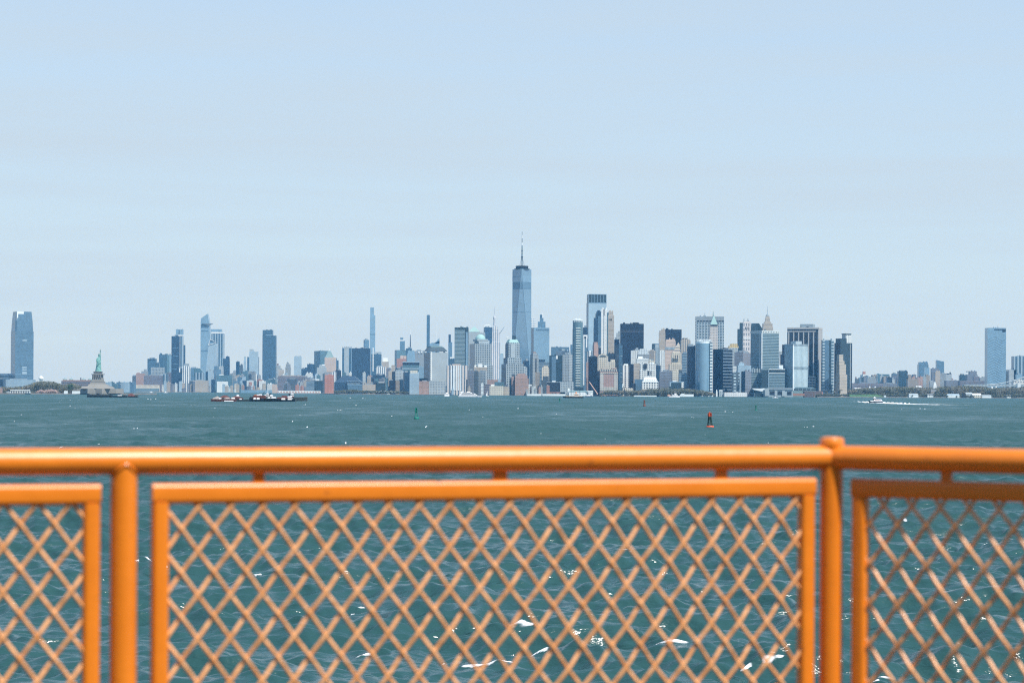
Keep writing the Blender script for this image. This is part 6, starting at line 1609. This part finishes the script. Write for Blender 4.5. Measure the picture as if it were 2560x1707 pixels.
# ================================================================== boats and buoys
BW = P('boat_white', (.82, .83, .83), .35); BD = P('boat_dark_hull', (.02, .03, .035), .4); BR = P('rust_red', (.115, .045, .035), .8, noise=(.3, .4)); BG = P('barge_grey', (.07, .085, .08), .7, noise=(.2, .3))
BGL = P('boat_window', (.03, .04, .05), .1); BH = P('scrap_heap', (.26, .24, .22), .9, noise=(.5, .4), bump=(.6, .8, 1)); BO = P('boat_orange', (.75, .24, .05), .5); BBL = P('boat_blue', (.04, .09, .16), .4)
BUOYG = P('buoy_green', (.008, .18, .135), .5); BUOYR = P('buoy_red', (.50, .085, .035), .5, noise=(1.5, .35)); BUOYK = P('buoy_dark_teal', (.01, .05, .045), .6)  # BUOYK: dark teal of the red buoy's lattice and reflector
def hull(L, W, H, bow=1.3, z0=-.6, sheer=.4, sq=False):
    m = MB(); rings = []
    n = 9
    for i in range(n):
        s = i / (n - 1); x = -L / 2 + L * s
        k = 1.0 if sq else (1 - max(0, (s - .62) / .38) ** 1.8 * .96)
        sh = H + sheer * max(0, s - .5) * 2
        xx = x if sq else x
        rings.append([(xx + (bow * max(0, s - .6) / .4 if True else 0), -W / 2 * k, sh), (xx, -W / 2 * k * .82, z0), (xx, W / 2 * k * .82, z0), (xx + bow * max(0, s - .6) / .4, W / 2 * k, sh)])
    m.loft([list(reversed(r)) for r in rings]); return m
def boat(name, label, cat, px, py, rz, build, group=None):
    p, D = on_water(px, py)
    e = empty(name, (p.x, p.y, 0), rz); tag(e, label, cat, group); build(e, D / F); return e
def bx_(par, nm, mat, *a, smooth=False): m = MB(); m.box(*a); return m.build(nm, mat, par)
def yacht(e, s):
    L = 58 * s; hull(L, 9, 2.2, 2.5).build('hull', BW, e)
    m = MB(); m.box(-L / 2 + .3, L / 2 - 1, -4.2, 4.2, -.3, .25); m.build('boot_stripe', BBL, e)
    for i, (a, c, z0, z1) in enumerate(((-.44, .36, 2.2, 4.7), (-.40, .28, 4.7, 7.0), (-.36, .12, 7.0, 9.0))):
        m = MB(); m.frus(a * L, c * L, -3.9 + .3 * i, 3.9 - .3 * i, z0, z1, a * L, (c - .05) * L, -3.7 + .3 * i, 3.7 - .3 * i); d = m.build('deckhouse', BW, e)
        m = MB(); m.box((a + .05) * L, (c - .08) * L, -4.0 + .3 * i, 4.0 - .3 * i, z0 + .8, z0 + 1.7); m.build('window_band', BGL, d)
    bx_(e, 'funnel_wing', BW, -.40 * L, -.26 * L, -3, 3, 9.0, 11.2); bx_(e, 'wheelhouse', BW, -.12 * L, .02 * L, -2, 2, 9, 10.8)
boat('yacht', 'white multi-deck cruise yacht facing right below the striped riverside apartments', 'yacht', 1174, 992.3, 0.02, yacht)
def small_head(e, s):
    L = 13 * s; m = MB(); m.frus(-L * .42, L * .42, -8, 8, -.5, 3.2, -L * .5, L * .5, -8, 8); m.build('hull', BW, e)
    m = MB(); m.box(-L * .40, L * .40, -6, 6, 3.2, 6.0); d = m.build('cabin', BW, e); bx_(d, 'window_band', BGL, -L * .34, L * .34, -6.3, 6.2, 4.0, 5.0)
    m = MB(); m.box(-L * .2, L * .2, -3, 3, 6, 8); m.build('wheelhouse', BW, e); m = MB(); m.tube([(0, 0, 8), (0, 0, 11)], .2, 5); m.build('mast', BD, e)
boat('ferry_boat', 'small white ferry seen end-on left of the cruise yacht', 'ferry', 1117.5, 990.6, 0, small_head)
def fast_ferry(e, s):
    L = 33 * s; h = hull(L, 6, 1.9, 1.2); h.build('hull', BD, e)
    m = MB(); m.frus(-L * .5, L * .40, -2.7, 2.7, 1.5, 2.4, -L * .5, L * .45, -2.8, 2.8); m.build('bulwark', BW, e)
    m = MB(); m.frus(-L * .42, L * .20, -2.3, 2.3, 2.4, 4.2, -L * .40, L * .12, -2.2, 2.2); d = m.build('cabin', BW, e); bx_(d, 'window_band', P('cabin_window', (.22, .10, .08), .3), -L * .36, L * .08, -2.45, 2.4, 2.9, 3.6)
    m = MB(); m.frus(L * .0, L * .26, -1.7, 1.7, 2.4, 5.4, L * .02, L * .18, -1.5, 1.5); w = m.build('wheelhouse', BD, e)
    m = MB(); m.box(L * .0, L * .20, -1.8, 1.8, 5.4, 5.9); m.build('roof', BW, w); m = MB(); m.tube([(L * .1, 0, 5.9), (L * .1, 0, 7.6)], .3, 5); m.build('mast', BW, e)
    m = MB(); m.lathe(L * .1, 0, [(.1, 6.6), (.6, 6.9), (.6, 7.4), (.1, 7.7)], 8); m.build('radar_dome', BW, e, True)
boat('ferry_boat', 'small fast ferry with dark bow racing left and trailing a long white wake', 'ferry', 2190, 1006.6, math.pi - .12, fast_ferry)
def barge(mat, L_px, H=2.4, W=11, cargo=()):
    def f(e, s):
        L = L_px * s; hull(L, W, H, 0, sq=True, sheer=0).build('hull', mat, e)
        for (nm, mt, a, c, z0, z1, k) in cargo:
            if nm == 'heap':
                m = MB(); rg = random.Random(int(a * 100)); n = 9
                rings = []
                for i in range(n):
                    t = i / (n - 1); hh = (z1 - z0) * max(.05, math.sin(math.pi * (t * .9 + .05))) * rg.uniform(.75, 1.05); x = (a + (c - a) * t) * L
                    rings.append([(x, -W * .42, z0), (x, -W * .2, z0 + hh * .8), (x, 0, z0 + hh), (x, W * .2, z0 + hh * .8), (x, W * .42, z0)])
                m.loft([list(reversed(r)) for r in rings]); m.build('cargo_heap', mt, e)
            else:
                m = MB(); m.frus(a * L, c * L, -W * k / 2, W * k / 2, z0, z1, a * L + .4, c * L - .4, -W * k / 2 + .2, W * k / 2 - .2); o = m.build(nm, mt, e)
                if nm in ('deckhouse', 'wheelhouse') : bx_(o, 'window_band', BGL, a * L + .8, c * L - .8, -W * k / 2 - .06, W * k / 2 + .06, z0 + (z1 - z0) * .45, z0 + (z1 - z0) * .7)
    return f
boat('barge', 'rust red barge with a low grey scrap heap, leftmost of the moored group', 'barge', 542, 1003.6, 0, barge(BR, 27, 2.6, 9, [('heap', BH, -.4, .42, 2.6, 5.4, 1), ('locker', BW, .2, .42, 2.6, 3.6, .9)]))
boat('barge', 'rust red barge with white-topped cargo, second of the moored group', 'barge', 574, 1003.8, .02, barge(BR, 32, 2.8, 9, [('heap', BH, -.45, .1, 2.8, 4.6, 1), ('container', BW, .15, .4, 2.8, 4.2, .8), ('fender_strip', BW, -.4, .35, 0.3, 1.0, 1.04)]))
boat('barge', 'barge piled with dark scrap behind the two rust red barges', 'barge', 562, 1000.4, 0, barge(BG, 26, 3, 10, [('heap', BR, -.45, .45, 3, 6.4, 1)]))
boat('barge', 'brown heaped barge behind the low grey one', 'barge', 593, 1000.6, 0, barge(BR, 28, 3, 10, [('heap', BR, -.45, .35, 3, 5.6, 1), ('container', BW, -.05, .15, 4.6, 6.4, .6)]))
boat('barge', 'low empty grey barge joining the red barges to the dark one', 'barge', 606, 1003.2, 0, barge(BG, 36, 2.0, 9, [('locker', BW, -.2, -.05, 2, 2.9, .5)]))
boat('barge', 'long black work barge with red sheds and white containers', 'barge', 682, 1003.7, 0, barge(BD, 114, 3.0, 14, [
    ('bow_block', BD, -.5, -.43, 3, 4.8, 1), ('shed', BR, -.43, -.26, 3.0, 6.4, .8), ('container', BW, -.41, -.355, 2.2, 4.0, 1.04), ('container', BW, -.34, -.27, 2.2, 4.0, 1.04), ('container', BW, -.345, -.29, 6.2, 7.2, .6),
    ('shed', BR, -.25, -.16, 3, 6.2, .8), ('container', BW, -.10, -.04, 3.4, 4.6, 1.03), ('container', BW, -.02, .06, 3.4, 4.7, 1.03), ('container', BW, -.06, .0, 5.6, 6.8, .6), ('shed', BG, -.14, .05, 3, 5.4, .7),
    ('shed', BR, .10, .40, 3, 4.6, .9), ('shed', BR, .20, .31, 4.6, 6.2, .7), ('container', BW, .20, .29, 2.0, 3.6, 1.04), ('container', BW, .34, .43, 2.0, 3.6, 1.04), ('container', BW, .33, .41, 4.6, 5.6, .6)]))
boat('barge', 'plain dark barge sticking out at the right end of the moored group', 'barge', 748, 1002.2, 0, barge(BG, 40, 4.2, 12, [('bow_block', BG, .3, .5, 4.2, 4.8, .9)]))
def tug(e, s, sc=1.0, hm=BD):
    L = 30 * s * sc; hull(L, L * .3, 2.4, 1.0).build('hull', hm, e)
    m = MB(); m.box(-L * .2, L * .28, -2.4, 2.4, 2.2, 5.0); d = m.build('deckhouse', BR if hm is BD else BW, e)
    m = MB(); m.frus(-L * .02, L * .26, -1.9, 1.9, 5, 8.0, L * .02, L * .22, -1.7, 1.7); w = m.build('wheelhouse', BW, e); bx_(w, 'window_band', BGL, L * .0, L * .25, -2.0, 2.0, 6.2, 7.1)
    m = MB(); m.lathe(-L * .12, 0, [(1.1, 5), (.9, 8)], 10); m.build('funnel', BD, e, True); m = MB(); m.tube([(L * .1, 0, 8), (L * .08, 0, 12)], .22, 5); m.build('mast', BW, e)
boat('tugboat', 'tug with a tall white wheelhouse behind the long black barge', 'tugboat', 727, 1000.8, .05, lambda e, s: tug(e, s))
boat('tugboat', 'small working tug in the middle of the moored barges', 'tugboat', 672, 1000.6, math.pi, lambda e, s: tug(e, s, .9))
def deck_crane(e, s):
    hull(44 * s, 12, 2.2, 0, sq=True, sheer=0).build('hull', BG, e)
    for x, h in ((-14, 7.4), (-8, 6.0), (-3, 8.2), (3, 6.8), (9, 7.6)):
        m = MB(); m.box(x * s * 1.1 - 1.5, x * s * 1.1 + 1.8, -3, 3, 2.2, h - 1.5); m.build('deck_cargo', [BW, BO, BW, BBL, BW][int(x) % 5], e)
    m = MB(); m.tube([(-6 * s, 0, 2), (6 * s, 0, 9.5)], .35, 5); m.build('boom', BD, e)
boat('barge', 'cluttered deck barge of white and orange gear behind the long black barge', 'barge', 655, 998.6, 0, deck_crane)
boat('barge', 'long low black barge loaded with dark heaps in front of the statue fort', 'barge', 250, 993.0, 0, barge(BD, 62, 3.6, 12, [('heap', BG, -.48, -.1, 3.6, 6.2, 1), ('heap', BG, -.1, .42, 3.6, 5.8, 1)]))
boat('barge', 'lower dark barge with white specks right of the black heaped barge', 'barge', 299, 993.2, 0, barge(BD, 40, 2.4, 11, [('container', BW, -.1, .12, 2.4, 3.3, .8), ('container', BG, .25, .4, 2.4, 4.2, .8)]))
boat('barge', 'rusty pink barge heap at the right end of the statue barges', 'barge', 332, 993.0, 0, barge(BD, 26, 2.0, 10, [('heap', BR, -.5, .2, 2.0, 6.4, 1), ('bow_block', BG, .25, .5, 2, 4.4, .8)]))
def ship(e, s):
    L = 50 * s; hull(L, 9, 2.6, 2).build('hull', BD, e)
    m = MB(); m.box(-L * .44, L * .40, -4.3, 4.3, 2.6, 3.8); m.build('deck', P('buff_paint', (.5, .44, .34), .7), e)
    m = MB(); m.box(-L * .26, -L * .02, -3, 3, 3.8, 8.0); w = m.build('deckhouse', P('ship_cream', (.62, .56, .48), .6), e); bx_(w, 'window_band', BGL, -L * .24, -L * .04, -3.1, 3.1, 5.4, 6.4)
    for x, h in ((-.3, 15), (.12, 22), (.3, 12)): m = MB(); m.tube([(x * L, 0, 3), (x * L, 0, h)], .28, 5); m.build('mast', BD, e)
    m = MB(); m.lathe(-.12 * L, 0, [(1.2, 8), (1.0, 11)], 8); m.build('funnel', BO, e)
boat('ship', 'old buff-decked working ship with thin masts before the white pier house', 'ship', 1434, 994.8, math.pi, ship)
boat('tugboat', 'small white-housed tug right of the old working ship', 'tugboat', 1471, 992.2, 0, lambda e, s: tug(e, s, .55, BBL))
def cutter(e, s):
    L = 26 * s; hull(L, 7, 3.2, 1.5).build('hull', BW, e)
    bx_(e, 'stern_house', P('salmon_house', (.58, .36, .27), .6), -L * .66, -L * .40, -3, 3, 2.0, 6.2)
    m = MB(); m.box(-L * .2, L * .3, -2.6, 2.6, 3.0, 5.8); d = m.build('deckhouse', BW, e); bx_(d, 'window_band', BGL, -L * .15, L * .25, -2.7, 2.7, 4.2, 5.0)
    m = MB(); m.box(.0, L * .2, -2, 2, 5.8, 8.2); m.build('wheelhouse', BW, e)
    for x, h in ((-.25, 10), (.05, 14), (.15, 11)): m = MB(); m.tube([(x * L, 0, 5), (x * L, 0, h)], .3, 5); m.build('mast', BW, e)
boat('ship', 'small white cutter with masts and an orange stern house in front of the park', 'ship', 1686, 993.2, 0, cutter)
def wferry(e, s):
    L = 31 * s; hull(L, 8, 2.6, 1.5).build('hull', BW, e)
    m = MB(); m.frus(-L * .40, L * .34, -3.4, 3.4, 2.6, 5.2, -L * .38, L * .26, -3.2, 3.2); d = m.build('cabin', BW, e); bx_(d, 'window_band', P('pale_window', (.4, .44, .46), .3), -L * .35, L * .22, -3.5, 3.4, 3.4, 4.3)
    m = MB(); m.frus(-L * .34, -L * .1, -2.4, 2.4, 5.2, 8.6, -L * .28, -L * .14, -2, 2); m.build('wheelhouse', BW, e)
boat('ferry_boat', 'white ferry berthed before the big grey terminal slips', 'ferry', 1971, 991.8, 0, wferry)
def oferry(e, s):
    L = 20 * s; m = MB(); m.box(-L / 2, L / 2, -6, 6, -.5, 5.5); m.build('hull', BO, e); m = MB(); m.box(-L * .46, L * .40, -5, 5, 5.5, 8.2); m.build('upper_deck', BW, e); bx_(e, 'stripe', BW, -L / 2 - .05, L / 2 + .05, -6.05, 6.05, 3.6, 4.6)
boat('ferry_boat', "orange ferry with white upper deck in the green ferry building's slip", 'ferry', 2002, 990.2, 0, oferry)
def launch(e, s):
    L = 15 * s; hull(L, 3, 1.2, .8).build('hull', BW, e); m = MB(); m.frus(-L * .2, L * .15, -1.1, 1.1, 1.1, 2.4, -L * .18, L * .08, -1, 1); m.build('cabin', BW, e)
boat('motorboat', 'tiny white launch in open water before the big grey terminal', 'motorboat', 1938, 994.6, math.pi, launch)
def launch2(e, s):
    L = 9 * s; hull(L, 4, 1.6, 1).build('hull', BW, e); m = MB(); m.frus(-L * .2, L * .2, -1.3, 1.3, 1.5, 3.6, -L * .15, L * .1, -1.1, 1.1); m.build('cabin', BW, e)
boat('motorboat', 'tiny white boat at the foot of the waterfront just left of the white arcade ferries', 'motorboat', 378, 981.4, 0, launch2)['label'] = 'white boat near the far pier right of the statue island'
boat('motorboat', 'white boat by the far shore right of the first', 'motorboat', 414, 981.8, 0, launch2)['label'] = 'second white boat near the far shore, below the purple-grey warehouse end'
def sailboat(e, s):
    hull(9 * s, 3, 1, .8).build('hull', BW, e); m = MB(); m.tube([(0, 0, 1), (0, 0, 12)], .15, 5); m.build('mast', BW, e)
    m = MB(); m.raw([(-.1, 0, 1.6), (-3.6, .15, 1.8), (-.1, 0, 11.5), (-.1, .08, 1.6), (-3.6, .23, 1.8), (-.1, .08, 11.5)], [(0, 1, 2), (5, 4, 3), (0, 3, 4, 1), (1, 4, 5, 2), (0, 2, 5, 3)]); m.build('sail', BW, e)
boat('sailboat', 'tiny white sailboat right of the cruise yacht near the shore', 'sailboat', 1218.5, 990.2, 0, lambda e, s: (hull(5 * s, 2, .9, .5).build('hull', BW, e), sailboat_rig(e))) if False else None
def buoy(label, px, py, H, cm, kind, rz=0.0, group=None):
    p, D = on_water(px, py); e = empty('channel_buoy', (p.x, p.y, 0), rz); tag(e, label, 'buoy', group); k = H / 5.4
    e.rotation_euler = (R(2), R(-2), rz)
    m = MB(); m.lathe(0, 0, [(1.0 * k, -.6 * k), (1.22 * k, -.2 * k), (1.3 * k, .35 * k), (1.25 * k, .8 * k), (1.1 * k, .95 * k), (.3 * k, 1.0 * k)] if kind != 'slim' else [(.9 * k, -.5 * k), (1.0 * k, .1 * k), (.8 * k, .5 * k), (.45 * k, .8 * k)], 20); m.build('float', cm, e, True)
    m = MB()
    for i in range(4):
        a_ = math.pi / 4 + i * math.pi / 2; m.tube([(.85 * k * math.cos(a_), .85 * k * math.sin(a_), .9 * k), (.42 * k * math.cos(a_), .42 * k * math.sin(a_), 4.0 * k)], .15 * k, 6)
    for z, r_ in ((1.9, .74), (2.9, .60), (3.9, .46)):
        for i in range(4):
            a0, a1 = math.pi / 4 + i * math.pi / 2, math.pi / 4 + (i + 1) * math.pi / 2
            m.tube([(r_ * k * math.cos(a0), r_ * k * math.sin(a0), z * k), (r_ * k * math.cos(a1), r_ * k * math.sin(a1), z * k)], .11 * k, 5)
    lm = BUOYK if cm is BUOYR else cm
    m.build('lattice_tower', lm if kind != 'plain' else cm, e)
    m = MB()
    for i in range(2):
        a_ = R(45) + i * math.pi / 2; c, s = math.cos(a_), math.sin(a_); r_, t = .72 * k, .05 * k
        m.raw([(x * c - y * s, x * s + y * c, z) for x, y, z in [(-r_, -t, 3.9 * k), (r_, -t, 3.9 * k), (r_, t, 3.9 * k), (-r_, t, 3.9 * k), (-r_, -t, 5.1 * k), (r_, -t, 5.1 * k), (r_, t, 5.1 * k), (-r_, t, 5.1 * k)]],
              [(0, 3, 2, 1), (4, 5, 6, 7), (0, 1, 5, 4), (1, 2, 6, 5), (2, 3, 7, 6), (3, 0, 4, 7)])
    m.build('daymark', cm, e)
    m = MB()
    for i in range(2):
        a_ = i * math.pi / 2; c, s = math.cos(a_), math.sin(a_); r_, t = .62 * k, .05 * k
        m.raw([(x * c - y * s, x * s + y * c, z) for x, y, z in [(-r_, -t, 3.0 * k), (r_, -t, 3.0 * k), (r_, t, 3.0 * k), (-r_, t, 3.0 * k), (-r_, -t, 3.8 * k), (r_, -t, 3.8 * k), (r_, t, 3.8 * k), (-r_, t, 3.8 * k)]],
              [(0, 3, 2, 1), (4, 5, 6, 7), (0, 1, 5, 4), (1, 2, 6, 5), (2, 3, 7, 6), (3, 0, 4, 7)])
    m.build('radar_reflector', lm, e)
    m = MB(); m.lathe(0, 0, [(.16 * k, 5.0 * k), (.2 * k, 5.2 * k), (.14 * k, 5.45 * k), (.02 * k, 5.5 * k)], 10); m.build('lamp', cm, e, True)
buoy('red channel buoy with a round float and dark lattice tower, the largest buoy', 1775, 1071, 5.45, BUOYR, 'round', .25)
buoy('green lattice channel buoy standing clear of the others left of the middle', 1041, 1047.5, 4.9, BUOYG, 'round', .1)
buoy('small slim green buoy left of the old working ship', 1399, 1006.4, 4.6, BUOYG, 'slim', .6)
buoy('small rust-coloured buoy below the park trees', 1611, 1015.3, 5.2, P('buoy_rust', (.20, .075, .05), .6), 'plain', .5)
buoy('small low green buoy right of the large red one', 1890, 1025.8, 3.5, BUOYG, 'round', .3)
def sail2():
    p, D = on_water(1218.5, 990.6); e = empty('sailboat', (p.x, p.y, 0)); tag(e, 'tiny white sailboat right of the cruise yacht near the shore', 'sailboat'); sailboat(e, D / F * .6)
sail2()
# ------------------------------------------------------------------ air
mb = MB(); mb.box(-16000, 16000, -2800, 16400, -2.2, 660)
hz = mb.build('haze', [])
hz.data.materials.clear()
m = bpy.data.materials.new('haze_air'); m.use_nodes = True
nt = m.node_tree; nt.nodes.clear()
ov = nt.nodes.new('ShaderNodeOutputMaterial'); pv = nt.nodes.new('ShaderNodeVolumePrincipled')
pv.inputs['Color'].default_value = HAZE_COL
pv.inputs['Density'].default_value = HAZE_D
pv.inputs['Absorption Color'].default_value = (.86, .86, .86, 1)
pv.inputs['Anisotropy'].default_value = 0.1
nt.links.new(pv.outputs[0], ov.inputs['Volume'])
hz.data.materials.append(m)
tag(hz, kind='stuff')
